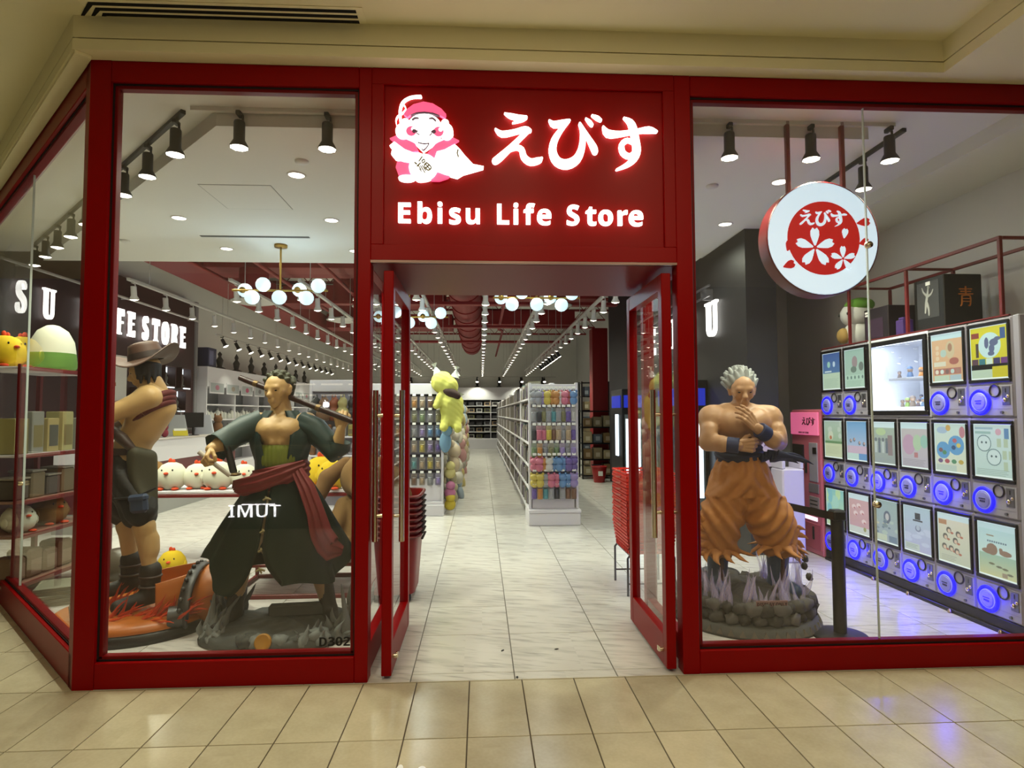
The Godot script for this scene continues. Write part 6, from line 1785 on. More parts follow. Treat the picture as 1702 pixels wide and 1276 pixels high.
	for q in [[0.62, "white and yellow", Color(0.72, 0.68, 0.45)], [0.32, "pink", Color(0.66, 0.4, 0.52)], [0.14, "yellow", Color(0.72, 0.64, 0.2)]]:
		var t := thing("bagged_plush", "bagged %s plush toy low on the aisle corner of the left gondola" % q[1], "plush toy", V(-0.47, q[0], -5.75))
		add("plush_body", MB.new().ball(V(0, 0.0, 0), V(0.09, 0.085, 0.08), 14).mesh(), hue(q[2], 0.7), t)
		add("head", MB.new().ball(V(0.01, 0.11, 0.02), V(0.075, 0.07, 0.07), 14).mesh(), hue(q[2], 0.7), t)
	# back wall shelving
	var bw := thing("wall_shelf", "white headed shelf unit along the far end wall with dark stock", "shelf unit", V(0, 0, -22.88))
	rack_part(bw, "header", V(-5.5, 2.1, 0), V(3.4, 2.65, 0.45), wht, 0.01)
	rack_part(bw, "base", V(-5.5, 0, 0), V(3.4, 0.42, 0.5), wht, 0.01)
	rack_part(bw, "backing", V(-5.5, 0.42, 0), V(3.4, 2.1, 0.03), dk)
	for k in 6: rack_part(bw, "shelf", V(-5.5, 0.42 + 0.28 * k, 0.03), V(3.4, 0.45 + 0.28 * k, 0.42), wht)
	for k in 7: rack_part(bw, "divider", V(-5.5 + 1.48 * k, 0.42, 0.03), V(-5.47 + 1.48 * k, 2.1, 0.42), wht)
	for s in 6:
		for k in 11:
			var cname: String = ["black", "white", "grey", "black", "olive", "tan", "black"][(k * 3 + s) % 7]
			var lab := "%s goods box, %s from the left on the %s shelf of the far wall" % [cname, nth(k), nth(s)]
			var o := place(bp, lab, V(-2.1 + 0.34 * k, 0.452 + 0.28 * s, -22.62), PI / 2)
			tag(o, lab, "box")
			o.scale = V(1.2, 0.7, 2.0)
			o.get_node("carton").material_override = hue(Color.html(CN[cname]), 0.5)
			o.get_node("front_window").material_override = dk
	for k in 7:
		var t := thing("display_figure", "%s small dark figure from the left on top of the far wall shelf" % nth(k), "figurine", V(-3.0 + 0.95 * k, 2.652, -22.6))
		add("figure_body", MB.new().lathe([[0.0005, 0], [0.12, 0.0], [0.12, 0.03], [0.05, 0.06], [0.07, 0.25], [0.03, 0.36], [0.05, 0.42], [0.0005, 0.48]], 12).mesh(), mat("figure_dark", Color(0.12, 0.11, 0.1), 0.5), t)
	# stack of red shopping baskets beside the left leaf
	var redp := mat("basket_red", Color(0.50, 0.055, 0.055), 0.4)
	var loft := func(w0, d0, w1, d1, h, th):
		var m := MB.new()
		var prof := [[1.0, h, 0.0], [0.0, 0.0, 0.0], [0.02, th, th], [1.0, h, th]]
		m.grid(func(i, j):
			var a: float = TAU * i
			var k: float = j * 2.999
			var q := int(k)
			var p: Array = prof[q]
			var e: Array = prof[q + 1]
			var t: float = lerpf(p[0], e[0], k - q)
			var y: float = lerpf(p[1], e[1], k - q)
			var ins: float = lerpf(p[2], e[2], k - q)
			var cx := signf(cos(a)) * pow(absf(cos(a)), 0.35)
			var cz := signf(sin(a)) * pow(absf(sin(a)), 0.35)
			return V(cx * (lerpf(w0, w1, t) / 2 - ins), y, cz * (lerpf(d0, d1, t) / 2 - ins)), 40, 9, true)
		m.prism(oval(Vector2.ZERO, w0 * 0.47, d0 * 0.47, 0, 20), 0.0, th, Transform3D(FLAT, Vector3.ZERO))
		return m.mesh()
	var big_b := thing("rolling_basket", "deep red rolling basket under the stack beside the left door leaf", "basket", V(-0.72, 0.0, -1.66))
	add("tub", loft.call(0.36, 0.46, 0.43, 0.56, 0.46, 0.012), redp, big_b, V(0, 0.07, 0))
	for q in [[-0.14, -0.18], [0.14, -0.18], [-0.14, 0.18], [0.14, 0.18]]:
		add("castor", MB.new().ball(V(q[0], 0.03, q[1]), V(0.015, 0.03, 0.03), 12).mesh(), mat("machine_black"), big_b)
		add("castor_fork", MB.new().at(V(0.02, 0.03, 0.02), V(q[0], 0.06, q[1]), 0.003).mesh(), mat("machine_black"), big_b)
	var bs: Node3D
	for k in 8:
		var lab := "%s red basket from the floor in the nested stack beside the left leaf" % nth(k)
		if bs == null:
			bs = thing("shopping_basket", lab, "basket")
			add("basket_shell", loft.call(0.37, 0.47, 0.43, 0.56, 0.24, 0.008), redp, bs)
			add("rim", MB.new().grid(func(i, j):
				var a: float = TAU * i
				var b: float = TAU * j
				var cx := signf(cos(a)) * pow(absf(cos(a)), 0.35)
				var cz := signf(sin(a)) * pow(absf(sin(a)), 0.35)
				return V(cx * (0.225 + 0.014 * cos(b)), 0.235 + 0.012 * sin(b), cz * (0.29 + 0.014 * cos(b))), 40, 8, true).mesh(), mat("basket_rim", Color(0.40, 0.05, 0.05), 0.4), bs)
			add("carry_handle", MB.new().at(V(0.02, 0.012, 0.3), V(0.236, 0.2, 0.0), 0.004).mesh(), mat("basket_black", Color(0.12, 0.05, 0.05), 0.5), bs)
		else:
			bs = place(bs, lab, Vector3.ZERO)
		bs.position = V(-0.72, 0.30 + 0.046 * k, -1.66)
	# wire basket stack right of the doorway
	var coral := mat("basket_coral", Color(0.82, 0.2, 0.15), 0.5)
	var st := thing("basket_stand", "metal stand with four legs under the coral basket stack", "stand", V(1.43, 0, -1.75))
	for q in [[-0.2, -0.24], [0.2, -0.24], [-0.2, 0.24], [0.2, 0.24]]:
		add("leg", MB.new().tube([V(q[0], 0, q[1]), V(q[0], 0.31, q[1]), V(q[0] * 0.9, 0.335, q[1])], [0.01], 10).mesh(), mat("machine_steel"), st)
	for z in [-0.24, 0.24]: add("foot_bar", MB.new().tube([V(-0.2, 0.1, z), V(0.2, 0.1, z)], [0.008], 8).mesh(), mat("machine_steel"), st)
	for x in [-0.18, 0.18]: add("top_bar", MB.new().tube([V(x, 0.335, -0.24), V(x, 0.335, 0.24)], [0.008], 8).mesh(), mat("machine_steel"), st)
	var cb: Node3D
	for k in 10:
		var lab := "%s coral slatted basket from the floor in the stack on the metal stand" % nth(k)
		if cb == null:
			cb = thing("slatted_basket", lab, "basket")
			var sm := MB.new()
			for j in 7:
				var y := 0.012 + 0.03 * j
				var w := 0.19 + 0.004 * j
				var d := 0.25 + 0.004 * j
				for q in [[V(-w, y, -d), V(w, y + 0.017, -d + 0.008)], [V(-w, y, d - 0.008), V(w, y + 0.017, d)], [V(-w, y, -d), V(-w + 0.008, y + 0.017, d)], [V(w - 0.008, y, -d), V(w, y + 0.017, d)]]:
					sm.mm(q[0], q[1])
			add("slats", sm.mesh(), coral, cb)
			var rb := MB.new()
			for q in 9:
				var t := -0.2 + 0.05 * q
				rb.mm(V(-0.197, 0, t - 0.004), V(-0.191, 0.215, t + 0.004)); rb.mm(V(0.191, 0, t - 0.004), V(0.197, 0.215, t + 0.004))
				if absf(t) < 0.18:
					rb.mm(V(t - 0.004, 0, 0.25), V(t + 0.004, 0.215, 0.257)); rb.mm(V(t - 0.004, 0, -0.257), V(t + 0.004, 0.215, -0.25))
			add("ribs", rb.mesh(), coral, cb)
			add("floor_grid", MB.new().mm(V(-0.19, 0, -0.25), V(0.19, 0.008, 0.25), 0.002).mesh(), coral, cb)
			add("grip", MB.new().tube([V(-0.215, 0.2, -0.09), V(-0.215, 0.212, 0.09)], [0.008], 8).mesh(), mat("basket_grip", Color(0.72, 0.35, 0.3), 0.5), cb)
		else:
			cb = place(cb, lab, Vector3.ZERO)
		cb.position = V(1.43, 0.346 + 0.052 * k, -1.75)

# ---------- left part of the shop ----------
func chick(label: String, at: Vector3, sc: float, m: Material, turn: float) -> void:
	var t := thing("round_plush", label, "plush toy", at, turn)
	var o := mat("plush_orange", Color(0.82, 0.27, 0.1), 0.8)
	add("plush_body", MB.new().lathe([[0.0005, 0.0], [0.08, 0.008], [0.13, 0.05], [0.15, 0.115], [0.135, 0.185], [0.09, 0.245], [0.04, 0.268], [0.0005, 0.272]], 24, Transform3D(Basis.from_scale(V(sc, sc, sc)), Vector3.ZERO)).mesh(), m, t)
	add("comb", MB.new().ball(V(-0.015, 0.285, 0) * sc, V(0.02, 0.028, 0.016) * sc, 10).ball(V(0.015, 0.278, 0) * sc, V(0.018, 0.024, 0.016) * sc, 10).mesh(), o, t)
	add("beak", MB.new().ball(V(0, 0.17, 0.145) * sc, V(0.022, 0.014, 0.03) * sc, 10).mesh(), o, t)
	for s in [-1, 1]:
		add("foot", MB.new().ball(V(0.07 * s, 0.014, 0.1) * sc, V(0.035, 0.014, 0.045) * sc, 10).mesh(), o, t)
		add("wing", MB.new().ball(V(0.142 * s, 0.11, 0.02) * sc, V(0.018, 0.05, 0.05) * sc, 10).mesh(), m, t)
		add("eye", MB.new().ball(V(0.05 * s, 0.2, 0.118) * sc, V(0.008, 0.011, 0.006) * sc, 8).mesh(), mat("machine_black"), t)

func left_side() -> void:
	var maroon := mat("maroon", Color(0.19, 0.055, 0.075), 0.5)
	var wht := mat("rack_white")
	var red := mat("rod_red")
	var dk := mat("rack_dark")
	var paper := mat("paper")
	# maroon sign wall with lit letters
	var sw := thing("sign_wall", "maroon wall panel behind the counter carrying large lit serif letters", "wall panel", V(-6.12, 0, 0))
	add("panel", MB.new().mm(V(-0.12, 0, -9.4), V(0.1, 3.85, -0.6 - 3.4), 0.004).mesh(), maroon, sw)
	add("edge_trim", MB.new().mm(V(-0.12, 0, -9.5), V(0.13, 3.9, -9.4), 0.004).mesh(), mat("trim_grey", Color(0.5, 0.49, 0.5), 0.5), sw)
	var ls := thing("wall_lettering", "large lit white serif letters of the shop name on the maroon wall", "sign", V(-6.0, 3.06, 0))
	var lit := glow("sign_white", Color(1, 1, 1), 2.6)
	var T := Basis(Vector3.UP, PI / 2)
	var word := "LIFE STORE"
	var zs := [-5.85, -6.4, -6.7, -7.02, 0, -7.46, -7.8, -8.13, -8.47, -8.8]
	for i in word.length():
		if word[i] == " ": continue
		text("letter", word[i], 0.42, 0.04, lit, ls, V(0.03, 0.0, zs[i]), T, true, "Droid Serif", 0.54)
	for q in [["S", -3.8], ["U", -4.3]]:
		text("letter", q[0], 0.42, 0.04, lit, ls, V(0.03, 0.0, q[1] - 0.75), T, true, "Droid Serif", 0.54)
	var lr := thing("light_rail", "thin white rail mounted above the lit serif letters", "track", V(-5.9, 3.45, 0))
	add("rail", MB.new().mm(V(-0.02, 0, -9.3), V(0.02, 0.03, -4.1), 0.003).mesh(), mat("rail_white"), lr)
	for z in [-4.5, -6.8, -9.1]: add("bracket", MB.new().mm(V(-0.13, 0.005, z - 0.01), V(0, 0.025, z + 0.01)).mesh(), mat("rail_white"), lr)
	var wl := glow("niche_lit", Color(0.9, 0.97, 1), 2.2)
	var names := ["upper niche nearest the grey trim", "lower niche nearest the grey trim", "upper niche second from the grey trim", "lower niche second from the grey trim", "upper niche third from the grey trim", "lower niche third from the grey trim"]
	for i in 6:
		var z := -8.75 + 0.62 * (i / 2) + 0.2 * (i % 2)
		var t := thing("wall_niche", "lit display box on the maroon wall, " + names[i], "display box", V(-5.9, 2.05 if i % 2 == 0 else 1.6, z))
		add("box_shell", MB.new().mm(V(-0.12, 0, -0.2), V(0.05, 0.02, 0.2)).mm(V(-0.12, 0.38, -0.2), V(0.05, 0.4, 0.2)).mm(V(-0.12, 0.02, -0.2), V(0.05, 0.38, -0.18)).mm(V(-0.12, 0.02, 0.18), V(0.05, 0.38, 0.2)).mesh(), maroon, t)
		add("back_light", MB.new().mm(V(-0.119, 0.26, -0.18), V(-0.11, 0.38, 0.18)).mesh(), wl, t)
		add("ledge_light", MB.new().mm(V(0.03, -0.02, -0.15), V(0.05, -0.003, 0.1)).mesh(), wl, t)
		var fgr := add("figure", MB.new().lathe([[0.0005, 0], [0.07, 0], [0.07, 0.02], [0.03, 0.05], [0.045, 0.15], [0.02, 0.2], [0.03, 0.24], [0.0005, 0.27]], 12, Transform3D(Basis(), V(-0.04, 0.021, 0.02))).mesh(), mat("figure_dark", Color(0.12, 0.11, 0.1), 0.5), t)
	var eb := thing("emblem_board", "white board with the smiling fisherman emblem on the maroon wall", "sign", V(-5.98, 2.15, -6.45))
	add("board", MB.new().mm(V(-0.02, -0.42, -0.5), V(0.0, 0.36, 0.5), 0.004).mesh(), paper, eb)
	var pt := {"white": MB.new(), "pink": MB.new(), "grey": MB.new(), "dark": [], "gold": MB.new()}
	logo(pt, 0.00062, Vector2(600, 640), 0.008)
	for q in [["white_shapes", pt.white, paper], ["red_shapes", pt.pink, mat("emblem_red", Color(0.5, 0.08, 0.09), 0.6)], ["cap_shadow", pt.grey, dk], ["gold_character", pt.gold, mat("print_gold")]]:
		add(q[0], q[1].mesh(), q[2], eb, Vector3.ZERO, T)
	for q in pt.dark: add("face_line", q.mesh(), mat("machine_black"), eb, Vector3.ZERO, T)
	# counter
	var ct := thing("sales_counter", "long sales counter with white front and maroon band in front of the maroon wall", "counter", V(-4.97, 0, 0))
	add("kick_panel", MB.new().mm(V(-0.5, 0, -9.0), V(0, 0.25, -4.5), 0.004).mesh(), mat("counter_grey", Color(0.55, 0.55, 0.54), 0.5), ct)
	add("band", MB.new().mm(V(-0.5, 0.25, -9.0), V(-0.01, 0.8, -4.5), 0.004).mesh(), mat("counter_maroon", Color(0.35, 0.1, 0.13), 0.5), ct)
	add("front", MB.new().mm(V(-0.5, 0.8, -9.0), V(0.0, 1.13, -4.5), 0.004).mesh(), wht, ct)
	add("worktop", MB.new().mm(V(-0.52, 1.13, -9.02), V(0.02, 1.16, -4.48), 0.006).mesh(), mat("counter_top", Color(0.75, 0.72, 0.7), 0.35), ct)
	var mn := thing("monitor", "black till monitor on a stand on the sales counter", "monitor", V(-5.05, 1.16, -7.35), 0.5)
	add("screen", MB.new().mm(V(-0.16, 0.14, -0.015), V(0.16, 0.4, 0.015), 0.005).mesh(), mat("machine_black"), mn)
	add("stand", MB.new().tube([V(0, 0.01, 0), V(0, 0.16, -0.01)], [0.02], 10).mesh(), mat("machine_black"), mn)
	add("foot", MB.new().lathe([[0.0005, 0.012], [0.09, 0.012], [0.1, 0.0]], 20).mesh(), mat("machine_black"), mn)
	for q in [[-7.0, "pale grey paper bag standing beside the till monitor", Color(0.62, 0.63, 0.64)], [-8.0, "white paper bag at the far end of the sales counter", Color(0.75, 0.77, 0.8)]]:
		var b := thing("paper_bag", q[1], "bag", V(-5.15, 1.16, q[0]), 0.4)
		add("bag_body", MB.new().grid(func(i, j):
			var a: float = TAU * i
			var w := signf(cos(a)) * pow(absf(cos(a)), 0.3)
			var d := signf(sin(a)) * pow(absf(sin(a)), 0.3)
			return V(w * (0.17 - 0.07 * j), 0.36 * j, d * 0.07 * (1.0 - 0.8 * j)), 32, 6, true, true).mesh(), hue(q[2], 0.6), b)
		add("bag_handle", MB.new().tube([V(-0.05, 0.35, 0), V(-0.04, 0.43, 0), V(0.04, 0.43, 0), V(0.05, 0.35, 0)], [0.006], 6).mesh(), hue(q[2], 0.6), b)
	var t := thing("card_stand", "small yellow and white card stand on the sales counter", "stand", V(-4.98, 1.16, -6.75), 0.9)
	add("card", MB.new().box(V(0.24, 0.1, 0.01), 0.002, Transform3D(Basis(V(1, 0, 0), -0.3), V(0, 0.06, 0))).mesh(), hue(Color(0.72, 0.66, 0.12)), t)
	add("header", MB.new().box(V(0.2, 0.04, 0.008), 0.002, Transform3D(Basis(V(1, 0, 0), -0.3), V(0, 0.115, -0.015))).mesh(), paper, t)
	for q in [[-6.2, 0.2, Color(0.55, 0.25, 0.32), "tall pink plush standing at the near end of the sales counter"], [-6.45, 0.14, Color(0.5, 0.16, 0.22), "short crimson plush beside the tall pink one on the counter"], [-8.4, 0.24, Color(0.42, 0.28, 0.16), "brown plush bear sitting far along the sales counter"]]:
		var p := thing("counter_plush", q[3], "plush toy", V(-5.08, 1.16, q[0]), 0.9)
		add("plush_body", MB.new().ball(V(0, q[1] * 0.5, 0), V(q[1] * 0.4, q[1] * 0.5, q[1] * 0.35), 14).mesh(), hue(q[2], 0.85), p)
		add("head", MB.new().ball(V(0, q[1] * 1.15, 0.01), V(q[1] * 0.34, q[1] * 0.32, q[1] * 0.32), 14).mesh(), hue(q[2], 0.85), p)
		for s in [-1, 1]: add("ear", MB.new().ball(V(q[1] * 0.22 * s, q[1] * 1.45, 0), V(0.09, 0.16, 0.06) * q[1], 8).mesh(), hue(q[2], 0.85), p)
	var tb := thing("stock_tub", "blue plastic tub behind the counter under the lit boxes", "tub", V(-5.75, 1.25, -7.3))
	add("tub_shell", MB.new().mm(V(-0.15, 0, -0.45), V(0.15, 0.32, 0.45), 0.02).mesh(), mat("tub_blue", Color(0.06, 0.14, 0.28), 0.4), tb)
	add("lid", MB.new().mm(V(-0.165, 0.32, -0.465), V(0.165, 0.345, 0.465), 0.006).mesh(), mat("tub_blue"), tb)
	var sd := thing("back_cabinet", "dark maroon back cabinet standing under the stock tub", "cabinet", V(-5.8, 0, -7.0))
	add("carcass", MB.new().mm(V(-0.2, 0, -2.0), V(0.15, 1.22, 2.0), 0.004).mesh(), maroon, sd)
	add("top", MB.new().mm(V(-0.2, 1.22, -2.02), V(0.17, 1.25, 2.02), 0.004).mesh(), dk, sd)
	# white shelving along the left wall
	var ws := thing("wall_shelf", "long white wall shelving with picture header along the left wall", "shelf unit", V(-6.24, 0, 0))
	var a0 := -21.5
	var a1 := -9.55
	rack_part(ws, "header", V(0, 2.12, a0), V(0.44, 2.55, a1), wht, 0.006)
	rack_part(ws, "base", V(0, 0, a0), V(0.46, 0.4, a1), wht, 0.006)
	rack_part(ws, "backing", V(0, 0.4, a0), V(0.03, 2.12, a1), mat("shelf_grey", Color(0.45, 0.46, 0.48), 0.6))
	for k in 5: rack_part(ws, "shelf", V(0.03, 0.4 + 0.33 * k, a0), V(0.42, 0.43 + 0.33 * k, a1), wht)
	for k in 9: rack_part(ws, "divider", V(0.03, 0.4, a1 - 0.03 - 1.49 * k), V(0.43, 2.12, a1 - 1.49 * k), wht)
	for k in 12:
		var z := a1 - 0.45 - 0.85 * k
		var fr := add("picture", MB.new().mm(V(0.44, 1.98, z - 0.36), V(0.455, 2.24, z + 0.36), 0.003).mesh(), wht, ws)
		add("print", MB.new().mm(V(0.455, 2.01, z - 0.33), V(0.458, 2.21, z + 0.33)).mesh(), hue(Color(0.6, 0.62, 0.63)), fr)
		add("motif", MB.new().ball(V(0.457, 2.11, z), V(0.004, 0.06, 0.11), 12).mesh(), hue([Color(0.65, 0.4, 0.48), Color(0.55, 0.5, 0.45), Color(0.66, 0.22, 0.38), Color(0.4, 0.4, 0.42)][k % 4]), fr)
	var bt: Node3D
	for s in 3:
		for k in 34:
			var lab := "white bottle, %s from the front on the %s shelf of the left wall" % [nth(k), ["lower", "middle", "upper"][s]]
			if bt == null:
				bt = thing("bottle", lab, "bottle")
				add("bottle_body", MB.new().lathe([[0.0005, 0], [0.05, 0], [0.052, 0.01], [0.052, 0.14], [0.02, 0.165], [0.02, 0.18]], 12).mesh(), hue(Color(0.74, 0.74, 0.71)), bt)
				add("cap", MB.new().lathe([[0.024, 0.175], [0.024, 0.2], [0.0005, 0.202]], 12).mesh(), hue(Color(0.5, 0.5, 0.5)), bt)
			else:
				bt = place(bt, lab, Vector3.ZERO)
			bt.position = V(-5.88, 1.09 + 0.33 * s - 0.33 + 0.001, a1 - 0.2 - 0.17 * k - 0.06 * (k / 6))
			bt.scale = V(1, 0.8 + 0.25 * ((k * 3 + s) % 4) / 2.0, 1)
	for k in 8:
		var p := thing("display_figure", "%s dark figure from the front on top of the left wall shelving" % nth(k), "figurine", V(-6.0, 2.551, -10.6 - 0.95 * k))
		add("figure_body", MB.new().lathe([[0.0005, 0], [0.13, 0.0], [0.13, 0.03], [0.05, 0.07], [0.08, 0.22], [0.03, 0.3], [0.05, 0.36], [0.0005, 0.42 + 0.04 * (k % 3)]], 12).mesh(), mat("figure_dark"), p)
	var bb := thing("blue_box", "dark blue box standing on top of the left wall shelving next to the trim", "box", V(-5.98, 2.551, -9.9))
	add("carton", MB.new().mm(V(-0.12, 0, -0.2), V(0.12, 0.42, 0.2), 0.006).mesh(), hue(Color(0.08, 0.09, 0.25)), bb)
	add("label_print", MB.new().mm(V(0.12, 0.05, -0.05), V(0.122, 0.36, 0.15)).mesh(), hue(Color(0.35, 0.36, 0.5)), bb)
	# display table with plush toys
	var tab := thing("display_table", "white display table with red edge behind the two window figures", "table", V(-2.4, 0, -2.95))
	add("tabletop", MB.new().mm(V(-1.25, 0.745, -0.36), V(1.25, 0.775, 0.36), 0.005).mesh(), wht, tab)
	add("edge_frame", MB.new().mm(V(-1.26, 0.71, -0.37), V(1.26, 0.744, 0.37), 0.004).mesh(), red, tab)
	for q in [[-1.23, -0.34], [1.23, -0.34], [-1.23, 0.34], [1.23, 0.34]]:
		add("leg", MB.new().mm(V(q[0] - 0.017, 0, q[1] - 0.017), V(q[0] + 0.017, 0.71, q[1] + 0.017), 0.003).mesh(), red, tab)
	var pw := mat("plush_cream", Color(0.82, 0.82, 0.74), 0.9)
	var lab2 := ["leftmost visible round white hen plush on the display table", "second round white hen plush beside the hatted figure", "third round white hen plush near the swordsman's fist", "fourth round white hen plush behind the swordsman's arm"]
	for i in 4:
		chick(lab2[i], V(-3.12 + 0.232 * i, 0.776, -2.75 - 0.05 * (i % 2)), [1.0, 0.93, 1.02, 0.9][i], pw, 0.25 * (i % 2) + 0.1)
	chick("tan round hen plush at the left end of the display table", V(-3.38, 0.776, -2.85), 1.05, mat("plush_camel", Color(0.5, 0.36, 0.18), 0.9), 0.3)
	chick("tall yellow hen plush right of the swordsman", V(-1.66, 0.776, -2.85), 1.15, mat("plush_yellow", Color(0.8, 0.68, 0.08), 0.9), 0.5)
	chick("nearer yellow hen plush beside the big brown plush", V(-1.5, 0.776, -2.68), 1.05, mat("plush_yellow"), -0.2)
	chick("yellow hen plush on the floor behind the orange raft", V(-2.95, 0.0, -2.45), 0.85, mat("plush_yellow"), 0.2)
	var lp := thing("low_platform", "low red framed platform behind the swordsman's feet", "platform", V(-1.35, 0, -1.95))
	for q in [[V(-0.75, 0.0, -0.34), V(0.6, 0.035, -0.31)], [V(-0.75, 0.0, 0.31), V(0.6, 0.035, 0.34)], [V(-0.75, 0.0, -0.31), V(-0.72, 0.035, 0.31)], [V(0.57, 0.0, -0.31), V(0.6, 0.035, 0.31)], [V(-0.75, 0.26, -0.34), V(0.6, 0.285, 0.34)]]:
		add("frame_bar", MB.new().mm(q[0], q[1], 0.003).mesh(), red, lp)
	for q in [[-0.735, -0.325], [0.585, -0.325], [-0.735, 0.325], [0.585, 0.325]]:
		add("leg", MB.new().mm(V(q[0] - 0.015, 0.035, q[1] - 0.015), V(q[0] + 0.015, 0.26, q[1] + 0.015), 0.002).mesh(), red, lp)
	add("board", MB.new().mm(V(-0.74, 0.285, -0.33), V(0.59, 0.31, 0.33), 0.004).mesh(), wht, lp)
	var bp := thing("large_plush", "big brown long-eared plush dog sitting beside the door recess", "plush toy", V(-1.04, 0.311, -1.9), 0.1)
	var br := mat("plush_brown", Color(0.50, 0.38, 0.22), 0.95)
	add("plush_body", MB.new().flesh([[V(0, 0.2, 0), V(0.02, 0.45, -0.02), 0.23, 0.17], [V(-0.13, 0.1, 0.2), V(-0.17, 0.08, 0.32), 0.095, 0.085], [V(0.14, 0.1, 0.2), V(0.18, 0.08, 0.32), 0.095, 0.085], [V(-0.16, 0.42, 0.05), V(-0.22, 0.25, 0.2), 0.075, 0.07], [V(0.18, 0.42, 0.05), V(0.24, 0.25, 0.2), 0.075, 0.07]], 0.018, 0.04).mesh(), br, bp)
	add("head", MB.new().flesh([[V(0, 0.66, 0.02), V(0, 0.68, -0.02), 0.2, 0.19], [V(0, 0.6, 0.15), V(0, 0.58, 0.24), 0.11, 0.085]], 0.018, 0.06).mesh(), br, bp)
	for s in [-1.0, 1.0]:
		add("ear", MB.new().flesh([[V(0.15 * s, 0.78, 0), V(0.3 * s, 0.66, 0.06), 0.06, 0.07], [V(0.3 * s, 0.66, 0.06), V(0.37 * s, 0.5, 0.12), 0.07, 0.06]], 0.014, 0.03).mesh(), mat("plush_umber", Color(0.45, 0.33, 0.19), 0.95), bp)
		add("eye", MB.new().ball(V(0.075 * s, 0.7, 0.185), V(0.016, 0.018, 0.01), 10).mesh(), mat("machine_black"), bp)
	add("nose", MB.new().ball(V(0, 0.6, 0.325), V(0.035, 0.025, 0.02), 12).mesh(), mat("machine_black"), bp)
	var cu := thing("bagged_cushion", "grey brown cushion in clear wrap on the floor behind the traveller's legs", "cushion", V(-3.25, 0, -2.2))
	add("cushion", MB.new().ball(V(0, 0.16, 0), V(0.28, 0.16, 0.2), 16).mesh(), hue(Color(0.3, 0.27, 0.22), 0.3), cu)
	add("wrap_twist", MB.new().lathe([[0.03, 0.28], [0.015, 0.33], [0.05, 0.4]], 9).mesh(), mat("cellophane", Color(0.75, 0.77, 0.74), 0.25), cu)
	# bag rack behind the swordsman's raised hand
	var rk := thing("bag_rack", "white rack with bags and small goods behind the swordsman's raised hand", "rack", V(-1.93, 0, -4.6))
	for x in [-0.34, 0.31]: rack_part(rk, "upright", V(x, 0, -0.03), V(x + 0.035, 1.95, 0.03), wht)
	rack_part(rk, "header", V(-0.34, 1.83, -0.02), V(0.345, 1.98, 0.02), wht)
	rack_part(rk, "backing", V(-0.31, 0.3, -0.03), V(0.31, 1.83, -0.015), mat("rack_grey"))
	for y in [0.3, 0.72, 0.98, 1.22]: rack_part(rk, "shelf", V(-0.31, y, -0.015), V(0.31, y + 0.02, 0.34), wht)
	var bl := ["black hanging bag", "tan hanging bag", "orange hanging bag", "pale yellow hanging bag", "dark grey hanging bag"]
	var bc := [Color(0.05, 0.05, 0.055), Color(0.42, 0.3, 0.2), Color(0.5, 0.24, 0.1), Color(0.62, 0.58, 0.36), Color(0.1, 0.11, 0.12)]
	for i in 5:
		var b := thing("hanging_bag", bl[i] + " on the rack behind the swordsman's raised hand", "bag", V(-2.17 + 0.12 * i, 1.42, -4.5 + 0.04 * (i % 2)))
		add("bag_body", MB.new().flesh([[V(-0.02, 0.1, 0), V(0.02, 0.1, 0), 0.085, 0.085], [V(0, 0.25, 0), V(0.01, 0.28, 0), 0.065, 0.05]], 0.015, 0.05).mesh(), hue(bc[i], 0.5), b)
		add("bag_strap", MB.new().tube([V(-0.03, 0.28, 0), V(-0.02, 0.36, 0), V(0.02, 0.36, 0), V(0.03, 0.28, 0)], [0.008], 6).mesh(), hue(bc[i], 0.5), b)
	for s in 3:
		for i in 6:
			var c: Color = [Color(0.66, 0.66, 0.64), Color(0.6, 0.56, 0.3), Color(0.5, 0.32, 0.16), Color(0.6, 0.6, 0.62)][(i + s * 2) % 4]
			var g := thing("small_pack", "%s small pack from the left on the %s shelf of the bag rack" % [nth(i), ["lowest", "middle", "top"][s]], "pack", V(-2.17 + 0.098 * i, [0.741, 1.001, 1.241][s], -4.4))
			add("pack_body", MB.new().mm(V(-0.035, 0, -0.04), V(0.035, 0.12 + 0.015 * (i % 3), 0.04), 0.01).mesh(), hue(c), g)
			add("pack_label", MB.new().mm(V(-0.025, 0.03, 0.04), V(0.025, 0.09, 0.042)).mesh(), hue(c.lerp(Color(0.3, 0.25, 0.25), 0.5)), g)
	# rack behind the angled window
	var ar := thing("window_rack", "red framed shelf rack seen through the angled window at the left", "rack", V(-4.05, 0, -2.1))
	for q in [[-0.28, -0.5], [0.28, -0.5], [-0.28, 0.5], [0.28, 0.5]]:
		add("upright", MB.new().mm(V(q[0] - 0.02, 0, q[1] - 0.02), V(q[0] + 0.02, 1.95, q[1] + 0.02), 0.003).mesh(), red, ar)
	for y in [0.145, 0.54, 0.82, 1.2, 1.93]:
		add("shelf", MB.new().mm(V(-0.27, y - 0.02, -0.5), V(0.29, y, 0.5), 0.003).mesh(), wht if y > 1 else hue(Color(0.55, 0.42, 0.36)), ar)
		add("shelf_lip", MB.new().mm(V(0.29, y - 0.03, -0.5), V(0.305, y + 0.005, 0.5), 0.003).mesh(), red, ar)
	var cream2 := mat("plush_cream")
	chick("white hen plush on the second shelf of the window rack", V(-3.9, 0.541, -1.8), 0.85, cream2, 1.2)
	chick("tan hen plush on the second shelf of the window rack", V(-3.92, 0.541, -2.2), 0.95, mat("plush_camel"), 1.2)
	chick("yellow hen plush on top of the window rack at the left edge", V(-4.02, 1.931, -1.75), 1.0, mat("plush_yellow"), 1.2)
